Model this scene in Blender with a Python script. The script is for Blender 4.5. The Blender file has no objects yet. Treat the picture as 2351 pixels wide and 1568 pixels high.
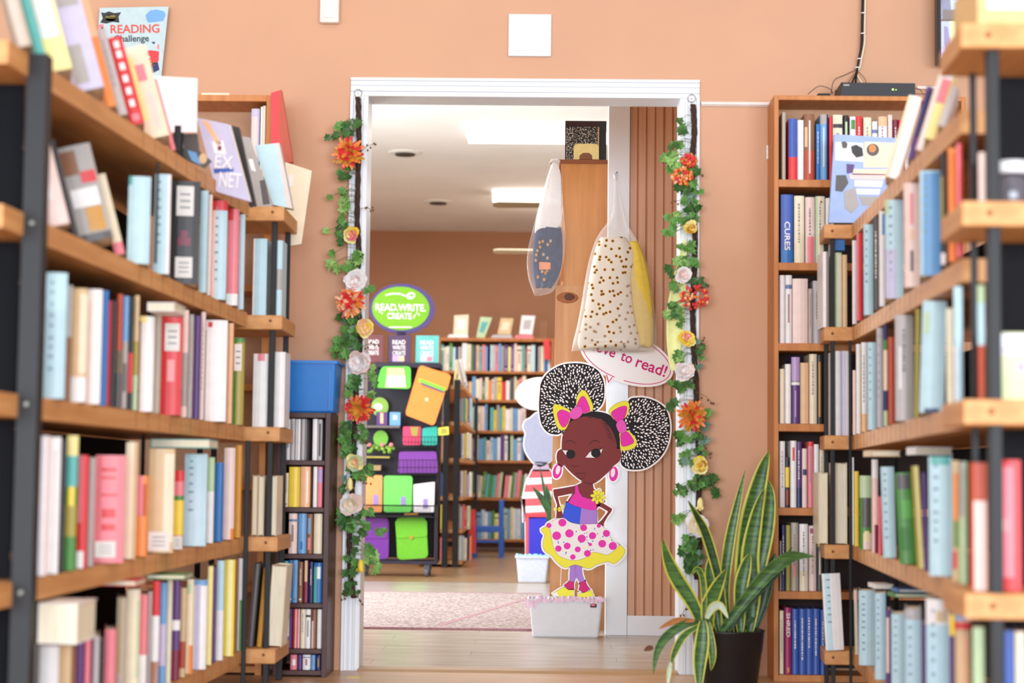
import bpy, math, random
from mathutils import Vector, Matrix
from mathutils.geometry import tessellate_polygon

random.seed(7)
SC = bpy.context.scene
COL = SC.collection
W, H, F = 2351, 1568, 4200.0

# ---------------------------------------------------------------- camera
CAM = Vector((0.0, -6.431, 0.68))
YAW, PITCH, ROLL = 0.0150, 0.07354, 0.0110
ROT = (Matrix.Rotation(YAW, 3, 'Z') @ Matrix.Rotation(math.pi / 2 + PITCH, 3, 'X') @ Matrix.Rotation(ROLL, 3, 'Z'))
cd = bpy.data.cameras.new('camera')
cam = bpy.data.objects.new('camera', cd)
COL.objects.link(cam)
cam.matrix_world = Matrix.Translation(CAM) @ ROT.to_4x4()
cd.sensor_width = 36.0
cd.lens = F / W * 36.0
cd.clip_start = 0.05
cd.clip_end = 60
cd.dof.use_dof = True
cd.dof.focus_distance = 7.85
cd.dof.aperture_fstop = 2.6
SC.camera = cam

# ---------------------------------------------------------------- light
SC.view_settings.view_transform = 'Standard'
SC.view_settings.look = 'None'
SC.view_settings.gamma = 1.0
SC.view_settings.use_curve_mapping = False
SC.view_settings.exposure = 0.06
wd = bpy.data.worlds.new('world')
SC.world = wd
wd.use_nodes = True
wd.node_tree.nodes['Background'].inputs[0].default_value = (0.98, 0.96, 0.98, 1)
wd.node_tree.nodes['Background'].inputs[1].default_value = 0.85


def area_light(name, loc, rot, sx, sy, power, color):
    d = bpy.data.lights.new(name, 'AREA')
    d.shape = 'RECTANGLE'
    d.size, d.size_y, d.energy, d.color = sx, sy, power, color
    o = bpy.data.objects.new(name, d)
    COL.objects.link(o)
    o.location = loc
    o.rotation_euler = rot
    return o


# daylight from the shop windows behind the photographer, and the ceiling lamps of both rooms
area_light('window_daylight', (0.4, -12.5, 1.3), (math.radians(90), 0, 0), 12.0, 2.6, 1500, (0.81, 0.905, 1.0))
area_light('front_ceiling_light', (-0.7, -1.7, 3.0), (0, 0, 0), 1.8, 1.4, 8, (1.0, 0.76, 0.50))
area_light('front_ceiling_light', (-0.1, -4.6, 3.0), (0, 0, 0), 1.8, 1.4, 26, (1.0, 0.88, 0.72))
area_light('back_room_ceiling_light', (-0.4, 3.2, 2.98), (0, 0, 0), 2.0, 1.6, 24, (0.95, 0.97, 1.0))
area_light('back_room_ceiling_light', (-0.4, 8.3, 2.90), (0, 0, 0), 2.4, 2.4, 62, (0.96, 0.97, 1.0))
area_light('back_room_window_light', (-2.5, 3.4, 1.5), (math.radians(90), 0, math.radians(-90)), 3.4, 1.8, 210, (0.88, 0.95, 1.0))


# ---------------------------------------------------------------- pixel <-> place
def ray(x, y):
    return ROT @ Vector(((x - W / 2) / F, -(y - H / 2) / F, -1.0))


def on_y(x, y, Y):
    d = ray(x, y)
    return CAM + d * ((Y - CAM.y) / d.y)


def on_z(x, y, z):
    d = ray(x, y)
    return CAM + d * ((z - CAM.z) / d.z)


def on_plane(x, y, P, n):
    d = ray(x, y)
    return CAM + d * ((P - CAM).dot(n) / d.dot(n))


def proj(P):
    q = ROT.transposed() @ (P - CAM)
    return (W / 2 + F * q.x / -q.z, H / 2 - F * q.y / -q.z, -q.z)


def lin(h):
    h = h.lstrip('#')
    c = [int(h[i:i + 2], 16) / 255 for i in (0, 2, 4)]
    return tuple([v / 12.92 if v <= 0.04045 else ((v + 0.055) / 1.055) ** 2.4 for v in c] + [1.0])


# ---------------------------------------------------------------- materials
MATS = {}


def mat(key, hexc, rough=0.5, spec=0.4, metal=0.0, noise=0.05, scale=40.0, stretch=(1, 1, 1), bump=0.0, alpha=1.0,
        emit=None, estr=1.0, hex2=None, trans=0.0):
    if key in MATS:
        return MATS[key]
    m = bpy.data.materials.new(key)
    m.use_nodes = True
    nt = m.node_tree
    b = nt.nodes['Principled BSDF']
    b.inputs['Roughness'].default_value = rough
    b.inputs['Specular IOR Level'].default_value = spec
    b.inputs['Metallic'].default_value = metal
    b.inputs['Alpha'].default_value = alpha
    b.inputs['Transmission Weight'].default_value = trans
    c = lin(hexc)
    tc = nt.nodes.new('ShaderNodeTexCoord')
    mp = nt.nodes.new('ShaderNodeMapping')
    mp.inputs['Scale'].default_value = stretch
    nz = nt.nodes.new('ShaderNodeTexNoise')
    nz.inputs['Scale'].default_value = scale
    nz.inputs['Detail'].default_value = 3.0
    nt.links.new(tc.outputs['Object'], mp.inputs['Vector'])
    nt.links.new(mp.outputs['Vector'], nz.inputs['Vector'])
    rp = nt.nodes.new('ShaderNodeValToRGB')
    if hex2:
        c2 = lin(hex2)
        rp.color_ramp.elements[0].position = 0.35
        rp.color_ramp.elements[1].position = 0.65
        rp.color_ramp.elements[0].color = c
        rp.color_ramp.elements[1].color = c2
    else:
        rp.color_ramp.elements[0].color = tuple([max(0, v * (1 - noise)) for v in c[:3]] + [1])
        rp.color_ramp.elements[1].color = tuple([min(1, v * (1 + noise)) for v in c[:3]] + [1])
        rp.color_ramp.elements[0].position = 0.3
        rp.color_ramp.elements[1].position = 0.7
    nt.links.new(nz.outputs['Fac'], rp.inputs['Fac'])
    nt.links.new(rp.outputs['Color'], b.inputs['Base Color'])
    if bump:
        bp = nt.nodes.new('ShaderNodeBump')
        bp.inputs['Strength'].default_value = bump
        bp.inputs['Distance'].default_value = 0.01
        nt.links.new(nz.outputs['Fac'], bp.inputs['Height'])
        nt.links.new(bp.outputs['Normal'], b.inputs['Normal'])
    if emit:
        b.inputs['Emission Color'].default_value = lin(emit)
        b.inputs['Emission Strength'].default_value = estr
    MATS[key] = m
    return m


# ---------------------------------------------------------------- mesh builder
WO = {}


class MB:
    def __init__(s):
        s.v, s.f, s.m = [], [], []

    def add(s, vs, fs, m=0, M=None):
        k = len(s.v)
        s.v += [tuple(M @ Vector(p)) if M is not None else tuple(p) for p in vs]
        for f in fs:
            s.f.append([i + k for i in f])
            s.m.append(m)

    def box(s, x0, x1, y0, y1, z0, z1, m=0, M=None):
        s.add([(x0, y0, z0), (x1, y0, z0), (x1, y1, z0), (x0, y1, z0), (x0, y0, z1), (x1, y0, z1), (x1, y1, z1), (x0, y1, z1)],
              [(0, 3, 2, 1), (4, 5, 6, 7), (0, 1, 5, 4), (1, 2, 6, 5), (2, 3, 7, 6), (3, 0, 4, 7)], m, M)

    def prism(s, pts, off, m=0, M=None):
        pts = [Vector(p) for p in pts]
        off = Vector(off)
        n = len(pts)
        vs = pts + [p + off for p in pts]
        fs = []
        for t in tessellate_polygon([pts]):
            fs.append(tuple(t))
            fs.append(tuple(i + n for i in reversed(t)))
        # orient
        nn = Vector((0, 0, 0))
        for i in range(n):
            nn += pts[i].cross(pts[(i + 1) % n])
        for i in range(n):
            j = (i + 1) % n
            fs.append((i, j, j + n, i + n) if nn.dot(off) < 0 else (j, i, i + n, j + n))
        fixed = []
        for f in fs[:-n]:
            a, b, c = vs[f[0]], vs[f[1]], vs[f[2]]
            q = (b - a).cross(c - a).dot(off)
            front = f[0] < n
            if (front and q > 0) or (not front and q < 0):
                f = tuple(reversed(f))
            fixed.append(f)
        s.add(vs, fixed + fs[-n:], m, M)

    def tube(s, pts, rad, seg=8, m=0, caps=True, flat=1.0, up=None):
        pts = [Vector(p) for p in pts]
        n = len(pts)
        if not hasattr(rad, '__len__'):
            rad = [rad] * n
        k = len(s.v)
        ref = Vector(up) if up else Vector((0.31, 0.83, 0.46))
        for i, p in enumerate(pts):
            t = (pts[min(i + 1, n - 1)] - pts[max(i - 1, 0)])
            t = t.normalized() if t.length > 1e-9 else Vector((0, 0, 1))
            a = t.cross(ref)
            a = a.normalized() if a.length > 1e-6 else Vector((1, 0, 0))
            b = t.cross(a)
            for j in range(seg):
                w = 2 * math.pi * j / seg
                s.v.append(tuple(p + (a * math.cos(w) + b * math.sin(w) * flat) * rad[i]))
        for i in range(n - 1):
            for j in range(seg):
                j2 = (j + 1) % seg
                s.f.append([k + i * seg + j, k + i * seg + j2, k + (i + 1) * seg + j2, k + (i + 1) * seg + j])
                s.m.append(m)
        if caps:
            s.f.append([k + j for j in reversed(range(seg))]); s.m.append(m)
            s.f.append([k + (n - 1) * seg + j for j in range(seg)]); s.m.append(m)

    def lathe(s, c, prof, seg=24, sx=1.0, sy=1.0, m=0, rot=0.0, M=None):
        k = []
        vs, fs = [], []
        c = Vector(c)
        for r, z in prof:
            for j in range(seg):
                w = 2 * math.pi * j / seg + rot
                vs.append((c.x + r * sx * math.cos(w), c.y + r * sy * math.sin(w), c.z + z))
        for i in range(len(prof) - 1):
            for j in range(seg):
                j2 = (j + 1) % seg
                fs.append((i * seg + j, i * seg + j2, (i + 1) * seg + j2, (i + 1) * seg + j))
        fs.append(tuple(reversed(range(seg))))
        fs.append(tuple((len(prof) - 1) * seg + j for j in range(seg)))
        s.add(vs, fs, m, M)

    def ell(s, c, rx, ry, rz, m=0, seg=10, rings=6, M=None):
        prof = []
        for i in range(rings + 1):
            a = -math.pi / 2 + math.pi * i / rings
            prof.append((max(1e-4, math.cos(a)), math.sin(a)))
        vs, fs = [], []
        for r, z in prof:
            for j in range(seg):
                w = 2 * math.pi * j / seg
                vs.append((rx * r * math.cos(w), ry * r * math.sin(w), rz * z))
        for i in range(rings):
            for j in range(seg):
                j2 = (j + 1) % seg
                fs.append((i * seg + j, i * seg + j2, (i + 1) * seg + j2, (i + 1) * seg + j))
        T = Matrix.Translation(Vector(c)) @ (M.to_4x4() if M is not None else Matrix.Identity(4))
        s.add(vs, fs, m, T)

    def build(s, name, mats, parent=None, origin=None, smooth=False, bevel=0.0, link=True):
        if not isinstance(mats, (list, tuple)):
            mats = [mats]
        xs = [p[0] for p in s.v]; ys = [p[1] for p in s.v]; zs = [p[2] for p in s.v]
        if origin is None:
            origin = Vector(((min(xs) + max(xs)) / 2, (min(ys) + max(ys)) / 2, min(zs)))
        origin = Vector(origin)
        me = bpy.data.meshes.new(name)
        me.from_pydata([(p[0] - origin.x, p[1] - origin.y, p[2] - origin.z) for p in s.v], [], s.f)
        for x in mats:
            me.materials.append(x)
        me.polygons.foreach_set('material_index', s.m)
        if smooth:
            me.polygons.foreach_set('use_smooth', [True] * len(s.f))
        me.update()
        o = bpy.data.objects.new(name, me)
        COL.objects.link(o)
        WO[o.name] = origin
        if parent:
            o.parent = parent
            o.location = origin - WO[parent.name]
        else:
            o.location = origin
        if bevel:
            b = o.modifiers.new('bevel', 'BEVEL')
            b.width = bevel
            b.segments = 2
            b.limit_method = 'ANGLE'
        return o


LABELS = {}


def tag(o, label=None, cat=None, group=None, kind=None):
    if label:
        o['label'] = label
    if cat:
        o['category'] = cat
    if group:
        o['group'] = group
    if kind:
        o['kind'] = kind
    return o


def empty(name, loc, label=None, cat=None, group=None, kind=None):
    o = bpy.data.objects.new(name, None)
    COL.objects.link(o)
    o.empty_display_size = 0.05
    o.location = loc
    WO[o.name] = Vector(loc)
    return tag(o, label, cat, group, kind)


def copy_thing(o, delta, label, group=None):
    delta = Vector(delta)
    c = o.copy()
    COL.objects.link(c)
    WO[c.name] = WO[o.name] + delta
    c.location = WO[c.name]
    c['label'] = label
    if group:
        c['group'] = group
    for ch in list(o.children):
        d = ch.copy()
        COL.objects.link(d)
        d.parent = c
        WO[d.name] = WO[ch.name] + delta
        for g in list(ch.children):
            e = g.copy()
            COL.objects.link(e)
            e.parent = d
            WO[e.name] = WO[g.name] + delta
    return c


def spline(pts, n=5, closed=True):
    out = []
    N = len(pts)
    rng = range(N) if closed else range(N - 1)
    for i in rng:
        if closed:
            p0, p1, p2, p3 = pts[(i - 1) % N], pts[i], pts[(i + 1) % N], pts[(i + 2) % N]
        else:
            p0, p1, p2, p3 = pts[max(i - 1, 0)], pts[i], pts[i + 1], pts[min(i + 2, N - 1)]
        for k in range(n):
            t = k / n
            q = []
            for a in range(len(p1)):
                q.append(0.5 * ((2 * p1[a]) + (-p0[a] + p2[a]) * t + (2 * p0[a] - 5 * p1[a] + 4 * p2[a] - p3[a]) * t * t
                                + (-p0[a] + 3 * p1[a] - 3 * p2[a] + p3[a]) * t ** 3))
            out.append(tuple(q))
    if not closed:
        out.append(tuple(pts[-1]))
    return out


def oval(cx, cy, rx, ry, ang=0.0, n=28):
    a = math.radians(ang)
    return [(cx + rx * math.cos(t) * math.cos(a) - ry * math.sin(t) * math.sin(a),
             cy + rx * math.cos(t) * math.sin(a) + ry * math.sin(t) * math.cos(a))
            for t in [2 * math.pi * i / n for i in range(n)]]


def flat(mb, pts, Y, t, m=0):
    """extrude a printed / cut outline standing in the plane Y, t metres thick towards the back"""
    mb.prism([on_y(p[0], p[1], Y) for p in pts], (0, t, 0), m)


def text_mesh(mb, s, O, ux, uz, width, height, m=0, depth=0.0012, bold=0.012):
    """lettering fitted in width x height; O = lower-left corner, ux along the line, uz up"""
    cu = bpy.data.curves.new('t', 'FONT')
    cu.body = s
    cu.resolution_u = 3
    cu.offset = bold
    cu.extrude = 0.02
    ob = bpy.data.objects.new('t', cu)
    COL.objects.link(ob)
    dg = bpy.context.evaluated_depsgraph_get()
    me = bpy.data.meshes.new_from_object(ob.evaluated_get(dg))
    xs = [v.co.x for v in me.vertices]; ys = [v.co.y for v in me.vertices]
    x0, x1, y0, y1 = min(xs), max(xs), min(ys), max(ys)
    ux = Vector(ux).normalized(); uz = Vector(uz).normalized(); n = ux.cross(uz)
    vs = []
    for v in me.vertices:
        vs.append(Vector(O) + ux * ((v.co.x - x0) / (x1 - x0) * width) + uz * ((v.co.y - y0) / (y1 - y0) * height)
                  + n * (v.co.z / 0.04 * depth))
    mb.add(vs, [tuple(p.vertices) for p in me.polygons], m)
    bpy.data.objects.remove(ob)
    bpy.data.curves.remove(cu)
    bpy.data.meshes.remove(me)


def text_px(mb, s, x, y, wpx, hpx, Y, ang=0.0, m=0, depth=0.0012):
    """x, y = lower-left corner of the line as it appears; ang clockwise degrees"""
    O = on_y(x, y, Y)
    a = math.radians(ang)
    ux = on_y(x + math.cos(a) * 10, y + math.sin(a) * 10, Y) - O
    uz = on_y(x + math.sin(a) * 10, y - math.cos(a) * 10, Y) - O
    k = ux.length / 10
    text_mesh(mb, s, O, ux, uz, wpx * k, hpx * k, m, depth)
# ================================================================ the setting
def struct(name, mb, m, bevel=0.0, parent=None):
    o = mb.build(name, m, parent, bevel=bevel)
    if not parent:
        o['kind'] = 'structure'
    return o


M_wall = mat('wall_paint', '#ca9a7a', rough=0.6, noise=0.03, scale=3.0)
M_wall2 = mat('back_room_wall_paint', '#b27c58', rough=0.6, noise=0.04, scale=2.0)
M_white = mat('white_gloss_paint', '#e6e9ee', rough=0.35, noise=0.015, scale=8)
M_ceil = mat('ceiling_paint', '#f0ede9', rough=0.8, noise=0.05, scale=1.2)
ZC = 3.02
XL, XR, ZH = -0.6167, 0.4920, 2.0245

mb = MB()
mb.box(-3.2, XL - 0.01, 0, 0.12, 0, ZC)
mb.box(XR + 0.01, 3.2, 0, 0.12, 0, ZC)
mb.box(XL - 0.01, XR + 0.01, 0, 0.12, ZH + 0.01, ZC)
struct('wall_front', mb, M_wall)
mb = MB(); mb.box(-2.75, -2.63, 0.12, 11.1, 0, ZC); struct('wall_left', mb, mat('cream_wall_paint', '#e9e3da', rough=0.7))
mb = MB(); mb.box(2.63, 2.75, 0.12, 11.1, 0, ZC); struct('wall_right', mb, mat('cream_wall_paint', '#e9e3da'))
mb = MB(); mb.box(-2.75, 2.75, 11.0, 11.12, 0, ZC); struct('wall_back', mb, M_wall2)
mb = MB(); mb.box(-2.75, 2.75, 0.12, 11.1, ZC, ZC + 0.1); struct('ceiling', mb, M_ceil)
mb = MB(); mb.box(-3.2, 3.2, -7.5, 0.0, ZC, ZC + 0.1); struct('ceiling_front_room', mb, M_ceil)


def wood_floor(key, c1, c2, plank, rough):
    m = mat(key, c1, rough=rough, hex2=c2, scale=3.0, stretch=(1.2, 9.0, 1), spec=0.5)
    return m


M_floor_b = wood_floor('grey_laminate', '#a79a8c', '#c0b4a3', 0.12, 0.26)
M_floor_bb = wood_floor('brown_laminate', '#8f6f50', '#b08a62', 0.12, 0.30)
M_floor_f = wood_floor('tan_floorboards', '#b98f66', '#cda57c', 0.12, 0.35)
M_seam = mat('floor_seam', '#6f5f50', rough=0.6)

mb = MB(); mb.box(-2.8, 2.8, -7.5, 0.0, -0.06, 0.0)
struct('floor', mb, M_floor_f)
mb = MB()
y = 0.06
k = 0
while y < 11.0:
    y1 = min(11.0, y + 0.17)
    x = -2.75 + (k % 3) * -0.35
    while x < 2.75:
        x1 = x + 1.25
        mb.box(max(x, -2.75) + 0.0006, min(x1, 2.75) - 0.0006, y + 0.0006, y1 - 0.0006, -0.06, 0.0, 1 if y > 5.3 else 0)
        x = x1
    y = y1
    k += 1
mb.box(-2.75, 2.75, 0.06, 11.0, -0.06, -0.002, 2)
struct('floor_back_room', mb, [M_floor_b, M_floor_bb, M_seam])
mb = MB()
mb.prism([(-0.62, -0.035, 0.0), (-0.62, -0.02, 0.008), (-0.62, 0.05, 0.011), (-0.62, 0.06, 0.0)], (1.11, 0, 0))
struct('trim_threshold', mb, mat('threshold_oak', '#b08a62', rough=0.4, noise=0.1, stretch=(3, 20, 20)))

# door casing: stepped moulding legs and head, plus jamb lining
def casing(mb, horiz, a0, a1, b0, b1, flip):
    steps = [(0.0, 0.16, 0.022), (0.16, 0.34, 0.014), (0.34, 0.42, 0.018), (0.42, 0.62, 0.012), (0.62, 0.74, 0.017), (0.74, 1.0, 0.010)]
    for s0, s1, t in steps:
        if flip:
            q0, q1 = b1 - (b1 - b0) * s1, b1 - (b1 - b0) * s0
        else:
            q0, q1 = b0 + (b1 - b0) * s0, b0 + (b1 - b0) * s1
        if horiz:
            mb.box(a0, a1, -t, 0, q0, q1)
        else:
            mb.box(q0, q1, -t, 0, a0, a1)


mb = MB()
casing(mb, False, 0, ZH - 0.0005, -0.680, XL, False)
o_c1 = struct('trim_1', mb, M_white, bevel=0.0015)
mb = MB()
casing(mb, False, 0, ZH - 0.0005, XR, 0.560, True)
struct('trim_2', mb, M_white, bevel=0.0015)
mb = MB()
casing(mb, True, -0.680, 0.560, ZH, 2.089, True)
struct('trim_3', mb, M_white, bevel=0.0015)
mb = MB()
mb.box(XL - 0.01, XL, 0, 0.14, 0, ZH)
mb.box(XR, XR + 0.01, 0, 0.14, 0, ZH)
mb.box(XL - 0.01, XR + 0.01, 0, 0.14, ZH, ZH + 0.01)
struct('trim_4', mb, M_white)

# grooved panel wall behind the doorway, its white post and skirting
YP = 1.55
xp = on_y(1440, 1200, YP).x
M_panel = mat('brown_panelling', '#d3a384', rough=0.4, hex2='#c99673', scale=2.0, stretch=(14, 1, 0.6))
mb = MB()
mb.box(xp, 2.63, YP + 0.008, YP + 0.06, 0.0, ZC, 1)
x = xp
k = 0
while x < 2.63:
    wv = 0.0385
    mb.prism([(x, YP + 0.008, 0.085), (x + 0.004, YP, 0.085), (x + wv - 0.006, YP, 0.085), (x + wv - 0.002, YP + 0.008, 0.085)], (0, 0, ZC - 0.085), 0)
    x += wv
struct('wall_panelled', mb, [M_panel, mat('panel_groove', '#b67d56', rough=0.6)])
mb = MB()
mb.box(on_y(1391, 1200, YP - .02).x, xp + 0.001, YP - 0.02, YP + 0.06, 0, ZC)
struct('trim_5', mb, M_white, bevel=0.003)
mb = MB()
mb.box(xp + 0.0015, 2.63, YP - 0.012, YP, 0, 0.086)
struct('baseboard_panelled', mb, M_white, bevel=0.002)
mb = MB(); mb.box(-2.63, 2.63, 10.985, 11.0, 0, 0.09); struct('baseboard_back', mb, M_white)

# yellow tape stuck on the floor by the doorway
mb = MB()
a = on_z(800, 1552, 0.0); b = on_z(832, 1552, 0.0)
mb.box(a.x, b.x, a.y - 0.06, a.y, 0.0, 0.0012)
tag(mb.build('floor_tape', mat('yellow_tape', '#dcc04a', rough=0.4)), 'short strip of yellow tape stuck on the tan floor before the doorway', 'tape')

# white cable duct along the wall
mb = MB()
A = on_y(1609, 238, 0); B = on_y(1790, 240, 0); C = on_y(2185, 203, 0)
D = on_y(1768, 238, 0); E = on_y(2104, 203, 0)
mb.box(A.x, D.x, -0.014, 0, A.z - 0.006, A.z + 0.005)
mb.box(A.x, D.x, -0.009, 0, A.z - 0.010, A.z - 0.0065)
mb2 = MB(); mb2.box(E.x, C.x, -0.014, 0, C.z - 0.006, C.z + 0.005)
dr = empty('cable_duct', (A.x, 0, A.z), 'thin white cable duct running along the wall right of the door casing', 'cable duct')
mb.build('duct_section', mat('duct_plastic', '#e2d3cb', rough=0.4), dr, bevel=0.001)
mb2.build('duct_section', mat('duct_plastic', '#e2d3cb'), dr, bevel=0.001)

# ---------------------------------------------------------------- ceiling things of the back room
M_tube = mat('lit_diffuser', '#ffffff', rough=0.4, emit='#fffaf0', estr=8.5)
M_fix = mat('fixture_metal', '#e8e6e0', rough=0.4)


def ceiling_lamp(yaw_px, x0px, x1w, ypx_bot, ypx_top, label):
    # depth from the fixture's top edge lying on the ceiling
    P = on_z(x0px, ypx_top, ZC - 0.0)
    Y = P.y
    zb = on_y(x0px, ypx_bot, Y).z
    r = empty('ceiling_lamp', (P.x + x1w / 2, Y, zb), label, 'ceiling lamp', 'fluorescent lamps on the back room ceiling')
    m1 = MB(); m1.box(P.x + 0.02, P.x + x1w - 0.02, Y + 0.01, Y + 0.22, ZC - 0.03, ZC); m1.build('lamp_housing', M_fix, r)
    m2 = MB()
    prof = [(Y, ZC - 0.035), (Y, zb + 0.02), (Y + 0.03, zb), (Y + 0.2, zb), (Y + 0.23, zb + 0.02), (Y + 0.23, ZC - 0.035)]
    m2.prism([(P.x, p[0], p[1]) for p in prof], (x1w, 0, 0)); m2.build('diffuser', M_tube, r)
    m3 = MB(); m3.box(P.x - 0.012, P.x, Y - 0.004, Y + 0.234, zb - 0.004, ZC - 0.01); m3.box(P.x + x1w, P.x + x1w + 0.012, Y - 0.004, Y + 0.234, zb - 0.004, ZC - 0.01)
    m3.build('end_cap', M_fix, r)
    return r


ceiling_lamp(0, 1074, 1.22, 316, 290, 'long glowing wraparound ceiling lamp closest to the doorway, partly behind the notebook box')
ceiling_lamp(0, 1132, 1.22, 461, 437, 'glowing ceiling lamp farther back, partly behind the bag hanging from the bookcase')
for (px, py, lab) in ((930, 350, 'round recessed ceiling vent left of the first glowing lamp'), (1006, 463, 'small round ceiling vent left of the farther glowing lamp')):
    P = on_z(px, py, ZC)
    r = empty('ceiling_vent', (P.x, P.y, ZC - 0.02), lab, 'vent', 'round vents in the back room ceiling')
    m1 = MB(); m1.lathe((P.x, P.y, ZC - 0.012), [(0.085, 0), (0.12, 0.004), (0.125, 0.012)], 28); m1.build('vent_rim', M_fix, r)
    m1 = MB(); m1.lathe((P.x, P.y, ZC - 0.022), [(0.05, 0), (0.07, 0.0), (0.075, 0.010)], 24); m1.build('vent_disc', mat('vent_dark', '#3c3630', rough=0.6), r)


def ceiling_fan(hub_px, blade_px, ypx, dep, label, m_blade, tip_y):
    zf = on_y(blade_px, ypx, dep).z
    tip = on_y(blade_px, ypx, dep)
    hx = on_y(hub_px, ypx, dep).x
    L = hx - tip.x
    r = empty('ceiling_fan', (hx, dep, zf), label, 'ceiling fan', 'ceiling fans in the back room')
    m1 = MB(); m1.tube([(hx, dep, zf + 0.05), (hx, dep, ZC)], 0.012); m1.build('down_rod', M_fix, r)
    m1 = MB(); m1.lathe((hx, dep, zf - 0.06), [(0.03, 0), (0.09, 0.03), (0.1, 0.09), (0.05, 0.12)], 20); m1.build('motor', M_fix, r, smooth=True)
    for k in range(5):
        a = math.pi + k * 2 * math.pi / 5
        Mx = Matrix.Translation((hx, dep, zf)) @ Matrix.Rotation(a, 4, 'Z') @ Matrix.Rotation(math.radians(9), 4, 'X')
        b = MB()
        b.prism([(0.1, -0.025, 0), (0.25, -0.055, 0), (L - 0.04, -0.065, 0), (L, -0.04, 0), (L, 0.04, 0), (L - 0.04, 0.065, 0), (0.25, 0.055, 0), (0.1, 0.025, 0)], (0, 0, 0.008), 0, Mx)
        b.build('fan_blade', m_blade, r)


ceiling_fan(1335, 1132, 471, 6.5, 'ceiling fan with a brown blade under the farther lamp', mat('fan_brown', '#8c7455', rough=0.5), 0)
ceiling_fan(1330, 1133, 578, 9.2, 'ceiling fan with a cream blade seen against the brown back wall', mat('fan_cream', '#d9cdb2', rough=0.5), 0)

# rug
M_rug = mat('rug_wool', '#85736f', rough=0.95, hex2='#c6b8b4', scale=70, stretch=(1.0, 1.0, 1), spec=0.1, bump=0.5)
a = on_z(1216, 1449, 0); b = on_z(836, 1440, 0); c = on_z(900, 1362, 0)
rg = empty('rug', (-0.2, (a.y + c.y) / 2, 0), 'pale mottled wool rug with a thin rose border on the back room floor', 'rug')
ang = 0.0
mb = MB(); mb.box(-2.0, 0.03, a.y + 0.02, c.y, 0.0, 0.008); mb.build('rug_field', M_rug, rg)
mb = MB(); mb.box(-2.0, 0.03, a.y, a.y + 0.02, 0.0, 0.010); mb.box(-2.0, 0.03, c.y, c.y + 0.02, 0.0, 0.010)
mb.prism([(-0.45, a.y + 0.15, 0.0), (-0.42, a.y + 0.15, 0.0), (-0.05, c.y - 0.5, 0.0), (-0.08, c.y - 0.5, 0.0)], (0, 0, 0.0088))
mb.build('rug_border', mat('rug_rose', '#a8828a', rough=0.95, noise=0.2, scale=80), rg)

# ---------------------------------------------------------------- things on the door wall
P0 = on_y(1168, 34, 0); P1 = on_y(1265, 131, 0)
r = empty('access_panel', ((P0.x + P1.x) / 2, -0.01, P1.z), 'square white access panel on the wall above the doorway', 'panel')
mb = MB(); mb.box(P0.x, P1.x, -0.014, 0, P1.z, P0.z); mb.build('panel_frame', M_white, r, bevel=0.003)
mb = MB(); mb.box(P0.x + 0.02, P1.x - 0.018, -0.019, -0.0135, P1.z + 0.018, P0.z - 0.018); mb.build('panel_door', M_white, r, bevel=0.002)

P0 = on_y(738, -45, 0); P1 = on_y(780, 57, 0)
r = empty('motion_sensor', ((P0.x + P1.x) / 2, -0.03, P1.z), 'small cream motion sensor high on the wall left of the doorway', 'sensor')
mb = MB(); mb.box(P0.x, P1.x, -0.035, 0, P1.z, P0.z); mb.build('sensor_body', mat('sensor_plastic', '#e6dcd2', rough=0.4), r, bevel=0.006)
mb = MB(); mb.lathe(((P0.x + P1.x) / 2, -0.034, P1.z + 0.015), [(0.017, 0), (0.02, 0.01), (0.018, 0.045), (0.012, 0.05)], 18, 1, 0.5); mb.build('sensor_lens', mat('sensor_lens', '#f4efe8', rough=0.3), r, smooth=True)

P0 = on_y(1759, 334, 0); P1 = on_y(1771, 367, 0)
mb = MB(); mb.box(P0.x, P1.x, -0.012, 0, P1.z, P0.z)
tag(mb.build('light_switch', M_white, bevel=0.003), 'edge of a white light switch plate beside the tall oak bookcase', 'light switch')
# ================================================================ books
CO = {  # key: (spoken colour, hex)
    'pb': ('pale blue', '#bcdbe6'), 'w': ('white', '#eeeaea'), 'cr': ('cream', '#eadcc0'), 'r': ('red', '#d8363a'),
    'k': ('black', '#2b2729'), 'gy': ('grey', '#a9a39f'), 'dg': ('dark grey', '#55504f'), 'b': ('blue', '#2f6fb5'),
    'lb': ('sky blue', '#6fa3d6'), 'nv': ('navy', '#20285c'), 'pu': ('purple', '#5d3a78'), 'li': ('lilac', '#b79ac9'),
    'pk': ('pink', '#e9828c'), 'pp': ('pale pink', '#ecd0c8'), 'g': ('green', '#4f8a3f'), 'lg': ('pale green', '#bcd3a8'),
    'tl': ('teal', '#5fb0ab'), 'y': ('yellow', '#f2d244'), 'ly': ('pale yellow', '#f3e49a'), 'o': ('orange', '#ec8a44'),
    'lo': ('peach', '#f0b98e'), 'tn': ('tan', '#d8b98d'), 'br': ('brown', '#8a5a3a'), 'ol': ('olive', '#a89a45'),
    'ma': ('maroon', '#7a2440'), 'mu': ('mustard', '#c98f2e'), 'si': ('silvery grey', '#bdb6b8'), 'ru': ('rust', '#b5492b'),
    'mg': ('magenta', '#a3285f'), 'lv': ('lavender', '#c5c0dc'), 'tp': ('taupe', '#b3a596'), 'bb': ('royal blue', '#3c5cae'),
}


def cmat(k):
    if k.startswith('#'):
        return mat('ink_' + k[1:], k, rough=0.45, noise=0.03)
    return mat('cover_' + CO[k][0].replace(' ', '_'), CO[k][1], rough=0.38, noise=0.05, scale=25, spec=0.4)


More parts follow.
